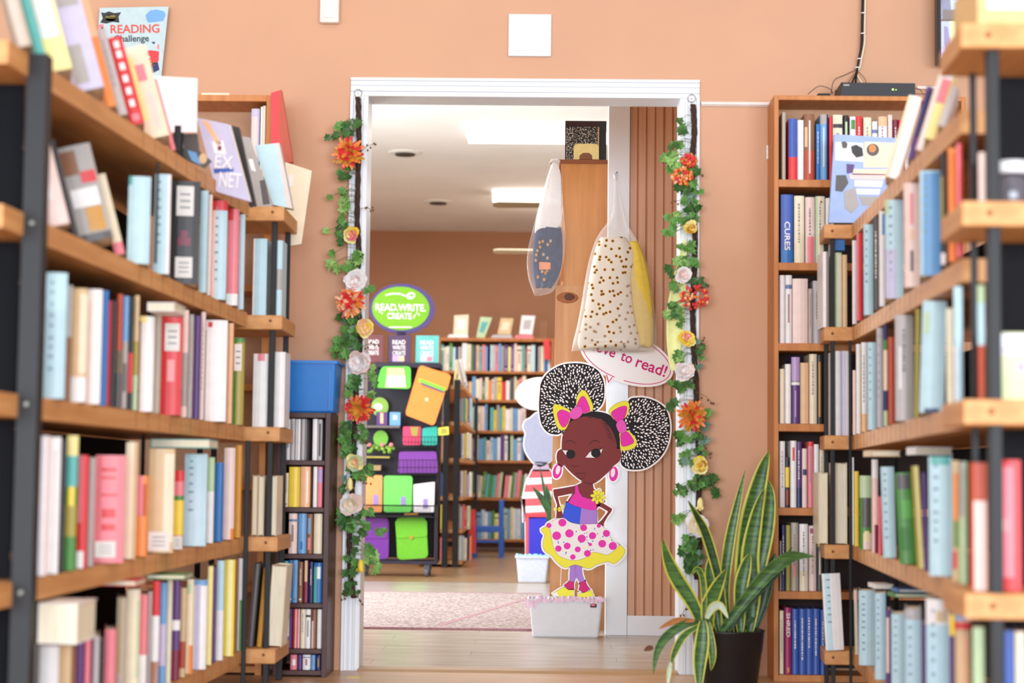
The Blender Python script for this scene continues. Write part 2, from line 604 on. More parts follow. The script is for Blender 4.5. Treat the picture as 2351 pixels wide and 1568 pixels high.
M_page = mat('book_pages', '#e9dfc8', rough=0.8, noise=0.08, scale=300, stretch=(1, 0.05, 0.05))
DARK = {'k', 'dg', 'b', 'nv', 'pu', 'g', 'br', 'ma', 'ru', 'mg', 'r', 'bb', 'mu', 'o'}


def make_book(P, d, w, h, pd, key, lean=0.0, bands=(), marks='auto', simple=False, rnd=None, name='book', fore=False):
    """P = world point under the middle of the spine, d = horizontal unit vector from the spine into the pages"""
    rnd = rnd or random
    r = Vector((d.y, -d.x, 0)); r.z = 0
    r.normalize()
    up = Vector((0, 0, 1))
    B = Matrix(((r.x, d.x, 0, 0), (r.y, d.y, 0, 0), (0, 0, 1, 0), (0, 0, 0, 1)))
    a = math.radians(lean)
    if abs(a) > 1e-4:
        px = -w / 2 if a > 0 else w / 2
        L = Matrix.Translation((px, 0, 0)) @ Matrix.Rotation(-a, 4, 'Y') @ Matrix.Translation((-px, 0, 0))
    else:
        L = Matrix.Identity(4)
    M = Matrix.Translation(P) @ B @ L
    tb = min(0.0026, w * 0.2)
    bu = min(0.0045, w * 0.18)
    mats = [cmat(key)]
    idx = {key: 0}

    def mi(k):
        if k not in idx:
            idx[k] = len(mats)
            mats.append(cmat(k))
        return idx[k]

    def arc(xf0, xf1, z0, z1, off, m, th=0.0):
        N = 4
        vs, fs = [], []
        for i in range(N + 1):
            t = xf0 + (xf1 - xf0) * i / N
            x = -w / 2 + w * t
            y = -bu * (1 - (2 * t - 1) ** 2) - off
            vs += [(x, y, z0), (x, y, z1), (x, y + th + 0.0004, z0), (x, y + th + 0.0004, z1)]
        for i in range(N):
            q = i * 4
            fs += [(q, q + 4, q + 5, q + 1), (q + 2, q + 3, q + 7, q + 6), (q + 1, q + 5, q + 7, q + 3), (q, q + 2, q + 6, q + 4)]
        fs += [(0, 1, 3, 2), (N * 4, N * 4 + 2, N * 4 + 3, N * 4 + 1)]
        mb.add(vs, fs, m, M)

    mb = MB()
    if fore:      # page edges face out
        mb.box(-w / 2, -w / 2 + tb, 0, pd, 0, h, 0, M)
        mb.box(w / 2 - tb, w / 2, 0, pd, 0, h, 0, M)
        mb.box(-w / 2 + tb, w / 2 - tb, pd - 0.003, pd, 0, h, 0, M)
    else:
        arc(0, 1, 0, h, 0, 0, bu * 0.0 + 0.0015)
        mb.box(-w / 2, w / 2, 0, 0.002, 0, h, 0, M)
        mb.box(-w / 2, -w / 2 + tb, 0.002, pd, 0, h, 0, M)
        mb.box(w / 2 - tb, w / 2, 0.002, pd, 0, h, 0, M)
        for b in bands:
            z0, z1, kk = b[:3]
            x0, x1 = (b[3], b[4]) if len(b) > 3 else (0.0, 1.0)
            arc(x0, x1, z0 * h, z1 * h, 0.0009, mi(kk))
        dk = '#efe9e0' if key in DARK else rnd.choice(['#857f86', '#94847c', '#7585a0', '#b0787a'])
        if marks == 'auto':
            marks = rnd.choice(['title', 'title', 'two', 'bar', 'none'])
        if marks == 'call':
            z = h * 0.93
            for q in range(rnd.randint(7, 9)):
                ww = rnd.uniform(0.12, 0.24)
                arc(0.30 - ww / 2, 0.30 + ww / 2, z - h * 0.022, z, 0.0011, mi('#7e97a8'))
                z -= h * rnd.uniform(0.07, 0.105)
        elif marks in ('title', 'two'):
            z = h * rnd.uniform(0.82, 0.9)
            end = h * rnd.uniform(0.25, 0.45)
            c0 = rnd.uniform(0.38, 0.45)
            while z > end:
                s = h * rnd.uniform(0.012, 0.04)
                arc(c0 - 0.05, c0 + 0.13, z - s, z, 0.0011, mi(dk))
                z -= s + h * rnd.uniform(0.006, 0.02)
            if marks == 'two':
                arc(0.25, 0.75, h * 0.06, h * 0.10, 0.0011, mi(dk))
        elif marks == 'bar':
            kk = rnd.choice(['#c9b36b', '#b8484a', '#6b7fa8', '#efe9e0', '#3c3a40'])
            arc(0.02, 0.98, h * 0.80, h * 0.86, 0.0010, mi(kk))
            arc(0.35, 0.62, h * 0.3, h * 0.72, 0.0010, mi(dk))
    if simple:
        k = len(mats)
        mats.append(M_page)
        if fore:
            mb.box(-w / 2 + tb, w / 2 - tb, 0.003, pd - 0.003, 0.003, h - 0.004, k, M)
        else:
            mb.box(-w / 2 + tb, w / 2 - tb, 0.002, pd - 0.003, 0.003, h - 0.004, k, M)
    o = mb.build(name, mats, origin=P)
    if not simple:
        mb = MB()
        mb.box(-w / 2 + tb + 0.0002, w / 2 - tb - 0.0002, 0.004 if fore else 0.0022, pd - 0.004, 0.0025, h - 0.004, 0, M)
        mb.build('pages', M_page, o)
    return o


NUM = ['first', 'second', 'third', 'fourth', 'fifth', 'sixth', 'seventh', 'eighth', 'ninth', 'tenth', 'eleventh', 'twelfth',
       'thirteenth', 'fourteenth', 'fifteenth', 'sixteenth', 'seventeenth', 'eighteenth', 'nineteenth', 'twentieth']


def ordinal(i):
    if i < 20:
        return NUM[i]
    t = {2: 'twenty', 3: 'thirty', 4: 'forty', 5: 'fifty', 6: 'sixty'}[(i + 1) // 10]
    n = (i + 1) % 10
    return t + '-' + NUM[n - 1] if n else {20: 'twentieth', 30: 'thirtieth', 40: 'fortieth', 50: 'fiftieth'}[i + 1]


USED = set()


def book_label(i, items, where, thick=None):
    """items: spoken colours of the row"""
    c = items[i]
    art = lambda s: ('an ' if s[0] in 'aeiou' else 'a ') + s
    size = (thick + ' ') if thick else ''
    if 0 < i < len(items) - 1:
        l = f"{size}{c} book between {art(items[i-1])} and {art(items[i+1])} one, {where}"
    elif i == 0:
        l = f"{size}{c} book at the left end, {where}"
    else:
        l = f"{size}{c} book at the right end, {where}"
    import re
    norm = lambda s: s.lower()
    same = sum(1 for j in range(1, len(items) - 1) if 0 < i < len(items) - 1 and items[j] == c and items[j - 1] == items[i - 1] and items[j + 1] == items[i + 1])
    if same > 1 or norm(l) in USED or len(l.replace('-', ' ').split()) > 16:
        l = f"{size}{c} book, {ordinal(i)} from the left, {where}"
    USED.add(norm(l))
    return l


def row(entries, zs, A, B, where, group, pd=0.17, fan=True, simple=False, seed=1, above=None, cat='book'):
    """entries: (x0, x1, ytop, colour key, options) as they stand along the shelf whose front runs A-B"""
    rnd = random.Random(seed)
    A = Vector((A[0], A[1], 0)); B = Vector((B[0], B[1], 0))
    n = (B - A).cross(Vector((0, 0, 1))).normalized()
    names = []
    for e in entries:
        op = e[4] if len(e) > 4 else {}
        names.append(op.get('say', CO[e[3]][0]))
    out = []
    for i, e in enumerate(entries):
        x0, x1, yt, key = e[:4]
        op = e[4] if len(e) > 4 else {}
        xc = (x0 + x1) / 2
        yb = 1100
        for _ in range(6):
            P = on_plane(xc, yb, A, n)
            P.z = (max(zs(P.y), zs(P.y + pd)) if callable(zs) else zs) + 0.0010
            yb = proj(P)[1]
        d = Vector((P.x - CAM.x, P.y - CAM.y, 0)).normalized() if fan else Vector((0, 1, 0))
        pull = op.get('pull', rnd.uniform(-0.004, 0.004) if fan else rnd.uniform(0, 0.012))
        P = P - d * (-pull)
        dep = proj(P)[2]
        sc = F / dep
        w = (x1 - x0) / sc * 0.985
        lean = op.get('lean', 0.0)
        if 'len' in op:
            h = op['len'] / sc
        else:
            T = on_plane(xc, yt, P, d)
            h = T.z - P.z
        h = max(0.05, h)
        if above:
            h = min(h, min(above(P.y), above(P.y + 0.17)) - TB - P.z - 0.005)
        w *= math.cos(math.radians(lean))
        bands = op.get('b', ())
        p = op.get('pd', pd)
        marks = op.get('m', 'auto')
        o = make_book(P, d, w, h, p, key, lean, bands, marks, simple, rnd, fore=op.get('fore', False))
        thick = 'thin' if w < 0.017 else ('thick' if w > 0.045 else None)
        tag(o, op.get('label') or book_label(i, names, where, thick), op.get('cat', cat), group)
        if op.get('label'):
            USED.add(op['label'])
        out.append((o, P, d, w, h))
        for (f0, f1, g0, g1) in op.get('sticker', ()):
            s = MB()
            r = Vector((d.y, -d.x, 0))
            MM = Matrix.Translation(P) @ Matrix(((r.x, d.x, 0, 0), (r.y, d.y, 0, 0), (0, 0, 1, 0), (0, 0, 0, 1)))
            bu = min(0.0045, w * 0.18)
            s.box(-w / 2 + w * f0, -w / 2 + w * f1, -bu - 0.0018, -bu * 0.3, h * g0, h * g1, 0, MM)
            for q in range(3):
                zz = g0 + (g1 - g0) * (0.25 + 0.22 * q)
                s.box(-w / 2 + w * (f0 + (f1 - f0) * 0.2), -w / 2 + w * (f0 + (f1 - f0) * 0.8), -bu - 0.0022, -bu - 0.0017, h * zz, h * (zz + (g1 - g0) * 0.06), 1, MM)
            st = s.build('spine_label', [mat('label_paper', '#e6e2de', rough=0.6), cmat('#8a8a92')], o)
            st['label'] = 'white spine label'
    return out


def slab(name, pts, Y, t, m, label=None, cat=None, group=None, parent=None, bevel=0.0):
    mb = MB()
    flat(mb, pts, Y, t)
    o = mb.build(name, m, parent, bevel=bevel)
    return tag(o, label, cat, group)


# ================================================================ the two long racks
M_pine = mat('pine_board', '#daa066', rough=0.5, hex2='#c88c54', scale=3.0, stretch=(10, 1.0, 14), bump=0.05)
M_pine_n = mat('pine_knot', '#7a4a26', rough=0.6)
M_blk = mat('black_steel', '#131216', rough=0.5, noise=0.1)
M_bolt = mat('bolt_steel', '#8d9590', rough=0.35, metal=0.8)
TB = 0.046


def board(parent, pts, z, joints=None):
    """pts run round the board; z is one height or (at the near end, at the far end); joints: butt joints along an edge"""
    zf = z if callable(z) else (lambda y: z)
    mb = MB()
    n = len(pts)
    vs = [(p[0], p[1], zf(p[1]) - TB) for p in pts] + [(p[0], p[1], zf(p[1])) for p in pts]
    fs = [tuple(reversed(range(n))), tuple(range(n, 2 * n))] + [(i, (i + 1) % n, (i + 1) % n + n, i + n) for i in range(n)]
    mb.add(vs, fs)
    if joints:
        A, B, y0, y1, step, out = joints
        A = Vector((A[0], A[1], 0)); B = Vector((B[0], B[1], 0))
        u = (B - A).normalized()
        nn = Vector((u.y, -u.x, 0)) * out
        t, t1 = (y0 - A.y) / u.y, (y1 - A.y) / u.y
        while t < t1:
            p = A + u * t
            q = [p - nn * 0.002, p + nn * 0.0006, p + nn * 0.0006 + u * 0.002, p - nn * 0.002 + u * 0.002]
            zz = zf(p.y)
            mb.prism([(v.x, v.y, zz - TB + 0.001) for v in q], (0, 0, TB - 0.002), 1)
            t += step
    return mb.build('shelf_board', [M_pine, M_joint], parent, bevel=0.0 if joints else 0.003)


def post(parent, x0, x1, y0, y1, z0, z1, bolts=()):
    mb = MB(); mb.box(x0, x1, y0, y1, z0, z1)
    o = mb.build('post', M_blk, parent, bevel=0.002)
    for z in bolts:
        b = MB()
        b.lathe((0, 0, 0), [(0.006, 0), (0.006, 0.003), (0.003, 0.005)], 10, M=Matrix.Translation(((x0 + x1) / 2, y0, z)) @ Matrix.Rotation(math.pi / 2, 4, 'X'))
        b.build('bolt', M_bolt, o)
    return o


def px_x(x, Y): return on_y(x, 1100, Y).x


M_joint = mat('plank_joint', '#8f5f36', rough=0.7)
LA, LB = (-1.0314, -2.743), (-0.9219, -0.698)
RA, RB = (0.8316, -2.837), (1.0347, -0.382)
LN, LF = [1.519, 1.1945, 0.832, 0.460, 0.120], [1.535, 1.185, 0.828, 0.480, 0.128]
RN, RM, RF = [1.525, 1.1935, 0.829, 0.4775, 0.122], [1.413, 1.118, 0.829, 0.479, 0.122], [1.527, 1.185, 0.826, 0.467, 0.123]


def zfun(zn, zf, A, B):
    return lambda y: zn + (zf - zn) * (y - A[1]) / (B[1] - A[1])


LZ = [zfun(a, b, LA, LB) for a, b in zip(LN, LF)]
RZ = [zfun(a, b, RA, RB) for a, b in zip(RM, RF)]


def face_x(A, B, y):
    return A[0] + (B[0] - A[0]) * (y - A[1]) / (B[1] - A[1])


rack = empty('shelving_rack', (-1.25, -1.7, 0), 'long pine and black steel rack full of books along the left side of the aisle', 'shelving rack')
for z in LZ:
    board(rack, [(face_x(LA, LB, -2.93), -2.93), (face_x(LA, LB, -0.70), -0.70), (-1.45, -0.70), (-1.55, -2.93)], z, (LA, LB, -1.95, -0.72, 0.11, 1))
post(rack, px_x(31, -2.81), px_x(80, -2.81), -2.81, -2.768, 0, 1.52, bolts=(LN[2] - 0.02, LN[3] - 0.02, LN[1] - 0.02))
post(rack, px_x(562, -.716), px_x(572, -.716), -0.716, -0.702, 0, LF[2] - TB)
for (px, yy, i) in ((333, -1.35, 2), (326, -1.35, 3)):
    x = px_x(px, yy)
    post(rack, x - .005, x + .005, yy, yy + .01, LZ[i](yy) + .001, LZ[i - 1](yy) - TB - .001)
x = px_x(346.5, -1.96)
post(rack, x - .0032, x + .0032, -1.975, -1.967, LZ[1](-1.97) + .001, LZ[0](-1.97) - TB - .035)
for y in (-2.85, -0.8):
    post(rack, -1.45, -1.42, y, y + 0.03, 0, 1.5)
M_mesh = mat('black_mesh_panel', '#101116', rough=0.8, spec=0.15)
for i in range(4):
    mb = MB()
    mb.box(-1.415, px_x(29, -2.74), -2.742, -2.738, LN[i + 1] + 0.003, LN[i] - TB - 0.003)
    mb.build('side_panel', M_mesh, rack)
    mb = MB()
    mb.box(-1.285, -1.279, -2.73, -0.72, max(LN[i + 1], LF[i + 1]) + 0.003, min(LN[i], LF[i]) - TB - 0.003)
    mb.build('back_panel', M_mesh, rack)  # black sheet set close behind the books to darken the gaps

cx0, cx1 = px_x(575, -.62), px_x(640, -.62)
endl = empty('end_shelf', (-1.0, -0.45, 0), 'small pine and black steel end shelf standing past the left rack, by the blue tub', 'shelf')
for z in LF:
    board(endl, [(cx0 - .2, -0.62), (cx1, -0.62), (px_x(671, -.29), -0.29), (cx0 - .2, -0.29)], z)
for (x, y) in ((px_x(619, -.58), -.58), (px_x(650, -.33), -.33), (cx0 - .17, -.58), (cx0 - .17, -.33)):
    post(endl, x - .0085, x + .0085, y - .0085, y + .0085, 0, LF[0] - TB)
for z in LF:
    mb = MB()
    mb.lathe((0, 0, 0), [(0.005, 0), (0.0035, 0.0012)], 10, M=Matrix.Translation((px_x(613, -.62), -0.62, z - 0.018)) @ Matrix.Rotation(math.pi / 2, 4, 'X'))
    mb.build('knot', M_pine_n, endl)

rackr = empty('shelving_rack', (1.1, -1.6, 0), 'long pine and black steel rack full of books along the right side of the aisle', 'shelving rack')
for z in RZ:
    board(rackr, [(1.40, -2.835), (1.45, -0.385), (face_x(RA, RB, -0.385), -0.385), (face_x(RA, RB, -2.835), -2.835)][::-1], z, (RA, RB, -2.2, -0.40, 0.11, -1))
for i in range(4):
    mb = MB()
    mb.box(1.279, 1.285, -2.82, -0.40, max(RM[i + 1], RF[i + 1]) + 0.003, min(RM[i], RF[i]) - TB - 0.003)
    mb.build('back_panel', M_mesh, rackr)  # added black sheet, stands in for the dark gaps behind the books
post(rackr, px_x(1950, -.402), px_x(1956, -.402), -0.402, -0.390, 0, RF[1] - TB)
for y in (-2.8, -0.45):
    post(rackr, 1.36, 1.38, y, y + 0.02, 0, 1.45)
ex0 = px_x(1893, -.378)
endr = empty('end_shelf', (1.05, -0.29, 0), 'small pine and black steel end shelf before the tall oak bookcase', 'shelf')
for z in RF:
    board(endr, [(ex0, -0.378), (1.2, -0.378), (1.2, -0.20), (px_x(1882, -.20), -0.20)], z)
for (x, y) in ((px_x(1912, -.36), -.36), (px_x(1897, -.215), -.215), (1.18, -.36), (1.18, -.215)):
    post(endr, x - .007, x + .007, y - .007, y + .007, 0, RF[0] - TB)
for z in RF:
    mb = MB()
    mb.lathe((0, 0, 0), [(0.005, 0), (0.0035, 0.0012)], 10, M=Matrix.Translation((px_x(1912, -.378), -0.378, z - 0.022)) @ Matrix.Rotation(math.pi / 2, 4, 'X'))
    mb.build('knot', M_pine_n, endr)
nx0 = px_x(2214, -3.09)
endn = empty('end_shelf', (1.0, -2.97, 0), 'pine end shelf with a black back panel at the near end of the right rack', 'shelf')
for z in RN:
    board(endn, [(nx0, -3.09), (1.30, -3.09), (1.30, -2.84), (nx0 + .015, -2.84)], z)
for (x, y, r_) in ((px_x(2285, -3.06), -3.06, .0115), (px_x(2240, -2.87), -2.87, .006)):
    post(endn, x - r_, x + r_, y - r_, y + r_, 0, RN[0] - TB)
for i in range(4):
    mb = MB()
    mb.box(px_x(2293, -2.85), 1.295, -2.852, -2.846, RN[i + 1] + 0.002, RN[i] - TB - 0.002)
    mb.build('back_panel', mat('grey_mesh_panel', '#1a1a1e', rough=0.8, spec=0.15), endn)
for z in RN:
    mb = MB()
    mb.lathe((0, 0, 0), [(0.006, 0), (0.004, 0.0012)], 10, M=Matrix.Translation((px_x(2277, -3.09), -3.09, z - 0.022)) @ Matrix.Rotation(math.pi / 2, 4, 'X'))
    mb.build('knot', M_pine_n, endn)

# ---------------------------------------------------------------- left rack rows
S = lambda *a: dict(sticker=a)
row([
    (42, 74, 0, 'tp', dict(lean=16, len=420, m='none', pull=-0.02)),
    (84, 108, -60, 'tl', dict(lean=16, len=330, m='none')),
    (110, 168, -60, 'w', dict(lean=16, len=360, b=((0, 0.22, 'ly'), (0.22, 1, 'ly', 0.85, 1), (.3, .9, 'pp', 0, .15)), m='none')),
    (170, 242, -60, 'lv', dict(lean=16, len=360, b=((0.05, 0.3, 'gy', .1, .6), (.55, .95, 'gy', .2, .9)), m='none')),
    (243, 268, -60, 'lo', dict(lean=16, len=330, b=((0, .5, 'o'),), m='none')),
    (272, 294, 60, 'si', dict(lean=16, len=205, m='title')),
    (300, 333, 60, 'r', dict(lean=16, len=208, b=((0.04, 0.12, 'pk', .2, .8), (.2, .28, 'w', .3, .7), (.34, .42, 'w', .3, .7), (.48, .56, 'w', .3, .7), (.62, .7, 'w', .3, .7), (.76, .84, 'w', .3, .7), (.87, .95, 'w', .3, .7)), m='none', say='bright red')),
    (336, 392, 60, 'cr', dict(lean=16, len=216, b=((.62, .8, 'pk', .3, .7), (.1, .5, 'pp', .55, .75), (.2, .9, 'ly', .1, .3)), m='none')),
    (394, 404, 60, 'pk', dict(lean=16, len=170, m='none')),
], LZ[0], LA, LB, 'top of the left rack', 'leaning books on the left rack top', seed=11)

row([
    (108, 162, 0, 'pp', dict(lean=15, len=215, b=((.3, .6, 'w', .1, .5), (.7, .95, 'o', .2, .8)), m='none')),
    (164, 180, 0, 'k', dict(lean=15, len=225, m='none')),
    (182, 262, 0, 'gy', dict(lean=15, len=225, b=((.1, .35, 'mu', .4, .9), (.6, .72, 'r', .5, .95), (.7, .95, 'br', .05, .5), (.36, .55, 'w', .1, .9), (0, .08, 'dg')), m='none')),
    (264, 288, 0, 'cr', dict(lean=15, len=190, b=((0, .15, 'pk'),), m='none')),
    (291, 342, 405, 'pb', dict(m='none', b=((.9, 1, 'tl', 0, .15),))),
    (351, 388, 400, 'pb', dict(m='call', b=((0, 1, 'w', .75, 1),))),
    (389, 455, 416, 'k', dict(m='none', sticker=((.18, .78, .66, .95), (.18, .78, .06, .26)), b=((.37, .45, 'ma', .25, .7), (.45, .52, 'ma', .35, .6)), pd=.2, label='thick black binder with two white labels, on the second shelf of the left rack')),
    (456, 474, 408, 'pb', dict(m='none')),
    (475, 483, 440, 'pp', dict(m='none')),
    (484, 518, 440, 'pb', dict(m='call', b=((.9, 1, 'r'), (0, .9, 'pp', 0, .25)))),
    (519, 545, 438, 'pk', dict(m='none', b=((.88, 1, 'r', 0, .5), (0, .12, 'w'),))),
    (546, 559, 468, 'pb', dict(m='none')),
], LZ[1], LA, LB, above=LZ[0], where= 'second shelf of left rack', group='books on the second shelf of the left rack', seed=12)

row([
    (83, 98, 700, 'dg', dict(m='none', say='dark violet')),
    (99, 147, 626, 'pb', dict(m='call')),
    (148, 160, 655, 'br', dict(b=((.55, 1, 'gy'),), m='none')),
    (161, 196, 662, 'tn', dict(b=((0, .22, 'w'), (.25, .95, 'cr', .5, 1)), m='none')),
    (197, 229, 664, 'w', dict(m='none', b=((.0, .9, 'pp', 0, .2),))),
    (230, 243, 667, 'b', dict(m='none')),
    (244, 250, 690, 'r', dict(m='none')),
    (251, 262, 690, 'k', dict(m='none')),
    (263, 276, 675, 'ru', dict(b=((0, .5, 'dg'), (.3, .5, 'tn')), m='none')),
    (277, 290, 680, 'lb', dict(b=((0, .6, 'gy'), (.15, .4, 'k', .3, .8)), m='none', say='blue-grey')),
    (291, 302, 682, 'k', dict(b=((.15, .5, 'r'),), m='none')),
    (303, 314, 678, 'tn', dict(b=((0, .3, 'lg'), (.3, .6, 'ol')), m='none')),
    (316, 350, 726, 'w', dict(b=((.93, 1, 'ly', 0, .5), (0, .95, 'ma', 0, .08)), m='none')),
    (351, 366, 705, 'tp', dict(m='none')),
    (367, 414, 727, 'r', dict(b=((.34, .56, '#f0a0a0', .3, .65),), sticker=((.15, .88, .65, .93),), m='none', label='thick red binder with a white spine label, third shelf of left rack')),
    (415, 428, 712, 'pp', dict(b=((.1, .6, 'gy'),), m='none')),
    (429, 440, 722, 'gy', dict(m='title')),
    (441, 456, 725, 'pu', dict(m='none')),
    (457, 467, 716, 'pp', dict(m='title')),
    (468, 518, 735, 'w', dict(b=((.93, .98, 'r', .1, .3), (.0, .9, 'gy', 0.0, .04)), m='none')),
    (519, 532, 742, 'lo', dict(m='none')),
    (533, 558, 776, 'g', dict(b=((0, .95, 'ol', .3, 1),), sticker=((.05, .75, .62, .93),), m='none')),
], LZ[2], LA, LB, above=LZ[1], where= 'third shelf of left rack', group='books on the third shelf of the left rack', seed=13)

row([
    (62, 84, 996, 'lv', dict(m='none')),
    (85, 106, 1000, 'w', dict(m='none', b=((0, 1, 'pp', .75, 1),))),
    (107, 132, 1003, 'w', dict(m='none', b=((0, .9, 'gy', .45, .55),))),
    (133, 145, 1010, 'k', dict(m='none')),
    (146, 172, 1000, 'g', dict(b=((.85, 1, 'ly'), (.62, .85, 'tl'), (.48, .62, 'y', .2, .8), (.25, .48, 'ol')), m='none', say='green and yellow')),
    (174, 197, 1045, 'r', dict(b=((0, .15, 'w', 0, .7), (.4, 1, 'pk', .0, .4)), m='none')),
    (198, 213, 1050, 'gy', dict(m='none')),
    (214, 282, 1045, 'pk', dict(b=((.05, 1, 'r', .12, .14), (.85, .88, 'r', .2, .7), (.78, .8, 'r', .2, .7), (.62, .64, 'r', .2, .75), (.42, .5, 'r', .25, .7), (.3, .36, 'r', .25, .7)), sticker=((.05, .74, .05, .2),), m='none', pd=.2, label='thick coral red book with a white label, fourth shelf of left rack')),
    (283, 310, 1015, 'cr', dict(m='none', b=((0, 1, 'tn', .7, .95),))),
    (311, 337, 1092, 'o', dict(b=((.5, 1, 'pk', 0, .5), (.5, .9, 'ru', .5, .8)), m='none')),
    (338, 396, 1030, 'tn', dict(b=((.1, .95, 'cr', .6, 1),), sticker=((.02, .86, .02, .2),), m='none', pd=.2)),
    (397, 419, 1080, 'r', dict(b=((.18, .62, 'y'), (.62, .68, 'g'), (.68, .86, 'pk')), sticker=((.0, .95, .0, .17),), m='none', say='red and yellow')),
    (420, 472, 1042, 'pb', dict(m='call', label='wide pale blue book with call letters, fourth shelf of left rack')),
    (473, 489, 1050, 'lg', dict(b=((0, .6, 'w'),), m='none')),
    (490, 510, 1062, 'b', dict(m='none')),
    (511, 536, 1028, 'pp', dict(b=((0, .12, 'o', .7, 1),), m='none')),
    (537, 552, 1022, 'mu', dict(m='none')),
], LZ[3], LA, LB, above=LZ[2], where= 'fourth shelf of left rack', group='books on the fourth shelf of the left rack', seed=14)

row([
    (62, 84, 1480, 'dg', dict(m='none')),
    (86, 130, 1482, 'w', dict(m='none')),
    (132, 170, 1482, 'tn', dict(b=((.3, 1, 'br', .7, 1),), m='none')),
    (171, 188, 1390, 'li', dict(b=((0, .7, 'pu'),), m='none')),
    (189, 208, 1378, 'ma', dict(b=((0, 1, 'pk', .1, .7),), m='none', say='rose')),
    (209, 224, 1460, 'si', dict(m='none')),
    (225, 235, 1470, 'k', dict(m='none')),
    (236, 262, 1445, 'pk', dict(m='none')),
    (263, 285, 1372, 'tp', dict(b=((.3, 1, 'ol', .3, .5),), m='none')),
    (286, 316, 1353, 'cr', dict(b=((.2, .9, 'lg', .8, .95),), m='none')),
    (317, 334, 1365, 'pk', dict(b=((0, .4, 'w'),), m='none')),
    (335, 344, 1358, 'gy', dict(m='none')),
    (345, 362, 1334, 'r', dict(b=((0, .68, 'w'), (0, .26, 'o')), m='none')),
    (363, 378, 1338, 'lb', dict(b=((.2, .6, 'lv'),), m='none')),
    (379, 391, 1330, 'cr', dict(m='none')),
    (392, 410, 1332, 'pu', dict(b=((.5, .6, 'w'), (0, .3, 'ma')), m='none')),
    (411, 424, 1350, 'tn', dict(b=((.1, .4, 'ru'),), m='none')),
    (425, 441, 1330, 'cr', dict(b=((0, .3, 'o', .4, 1), (.85, .95, 'lg', 0, .6)), m='none')),
    (442, 472, 1332, 'w', dict(b=((0, .95, 'lv', .1, .5), (.94, 1, 'lb')), m='none')),
    (473, 485, 1300, 'ly', dict(m='none')),
    (486, 493, 1302, 'pu', dict(m='none')),
    (494, 511, 1287, 'pb', dict(b=((0, .5, 'w'),), m='none')),
    (512, 536, 1285, 'y', dict(b=((0, 1, 'ly', .25, .8),), m='none')),
    (537, 543, 1283, 'br', dict(m='none')),
    (544, 556, 1282, 'w', dict(b=((0, .55, 'g', .3, 1),), m='none')),
], LZ[4], LA, LB, above=LZ[3], where= 'bottom shelf of left rack', group='books on the bottom shelf of the left rack', seed=15)

# books lying on top of the rows of the left rack
def lying(px0, px1, ypx, thick_px, key, plane_y, depth, label, group, zoff=None, tilt=0.0):
    """a book lying flat; px0..px1 its visible front edge, ypx its underside"""
    P0 = on_y(px0, ypx, plane_y); P1 = on_y(px1, ypx, plane_y)
    sc = F / proj(P0)[2]
    t = thick_px / sc
    z = (P0.z + P1.z) / 2
    mb = MB()
    tb = min(0.002, t * .2)
    mb.box(P0.x, P1.x, plane_y, plane_y + depth, z, z + tb)
    mb.box(P0.x, P1.x, plane_y, plane_y + depth, z + t - tb, z + t)
    mb.box(P0.x, P0.x + 0.003, plane_y, plane_y + depth, z + tb, z + t - tb)
    o = mb.build('book', cmat(key))
    mb = MB(); mb.box(P0.x + 0.003, P1.x - 0.003, plane_y + 0.003, plane_y + depth - 0.003, z + tb, z + t - tb)
    mb.build('pages', M_page, o)
    USED.add(label)
    return tag(o, label, 'book', group)


lying(338, 402, 714, 20, 'w', -1.95, .14, 'white book lying flat on the third row of the left rack', 'books lying on the rows of the left rack')
lying(345, 482, 1028, 20, 'tl', -1.50, .14, 'teal book lying flat on the fourth row of the left rack', 'books lying on the rows of the left rack')
lying(225, 312, 1346, 14, 'r', -2.0, .12, 'dark red book lying flat on the bottom row of the left rack', 'books lying on the rows of the left rack')
lying(335, 425, 1330, 11, 'g', -1.68, .12, 'green book lying flat on the bottom row of the left rack', 'books lying on the rows of the left rack')
lying(86, 178, 1478, 92, 'w', -2.66, .16, 'thick white volume lying on shorter books, bottom shelf of left rack', 'books lying on the rows of the left rack')

# the far end shelf on the left: things facing the camera
CAPL = ((-0.9, -0.565), (-0.8, -0.565))
row([
    (578, 610, 548, 'pb', dict(m='none', pd=.12, b=((0, 1, 'w', 0, .15),))),
    (566, 577, 580, 'tn', dict(m='none', pd=.12, lean=-2, b=((0, 1, 'mu'),))),
    (627, 646, 552, 'pb', dict(m='none', pd=.1, b=((.35, .62, 'gy'),))),
][0:1] + [(627, 646, 552, 'pb', dict(m='none', pd=.1, b=((.35, .62, 'gy'),), say='two-tone pale blue'))], LF[1], *CAPL, 'end shelf past left rack, second board', 'books on the far end shelf of the left side', pd=.12, fan=False, seed=16)
row([
    (578, 612, 812, 'w', dict(m='none', b=((.9, 1, 'pk', .3, .8),))),
    (627, 651, 808, 'w', dict(m='none')),
], LF[2], *CAPL, 'end shelf past left rack, third board', 'books on the far end shelf of the left side', pd=.12, fan=False, seed=17)
row([
    (577, 590, 1090, 'tn', dict(m='none', fore=True)),
    (591, 604, 1092, 'cr', dict(m='none', fore=True)),
    (614, 633, 1092, 'cr', dict(m='none', fore=True, say='page-side')),
], LF[3], *CAPL, 'end shelf past left rack, fourth board', 'books on the far end shelf of the left side', pd=.14, fan=False, seed=18)
row([
    (566, 580, 1290, 'dg', dict(m='none', lean=-4, len=190, say='charcoal')),
    (588, 600, 1300, 'mu', dict(m='none', lean=-4, len=180)),
    (611, 645, 1290, 'cr', dict(m='none', lean=-3, len=186, fore=True)),
], LF[4], *CAPL, 'end shelf past left rack, lowest board', 'books on the far end shelf of the left side', pd=.14, fan=False, seed=19)

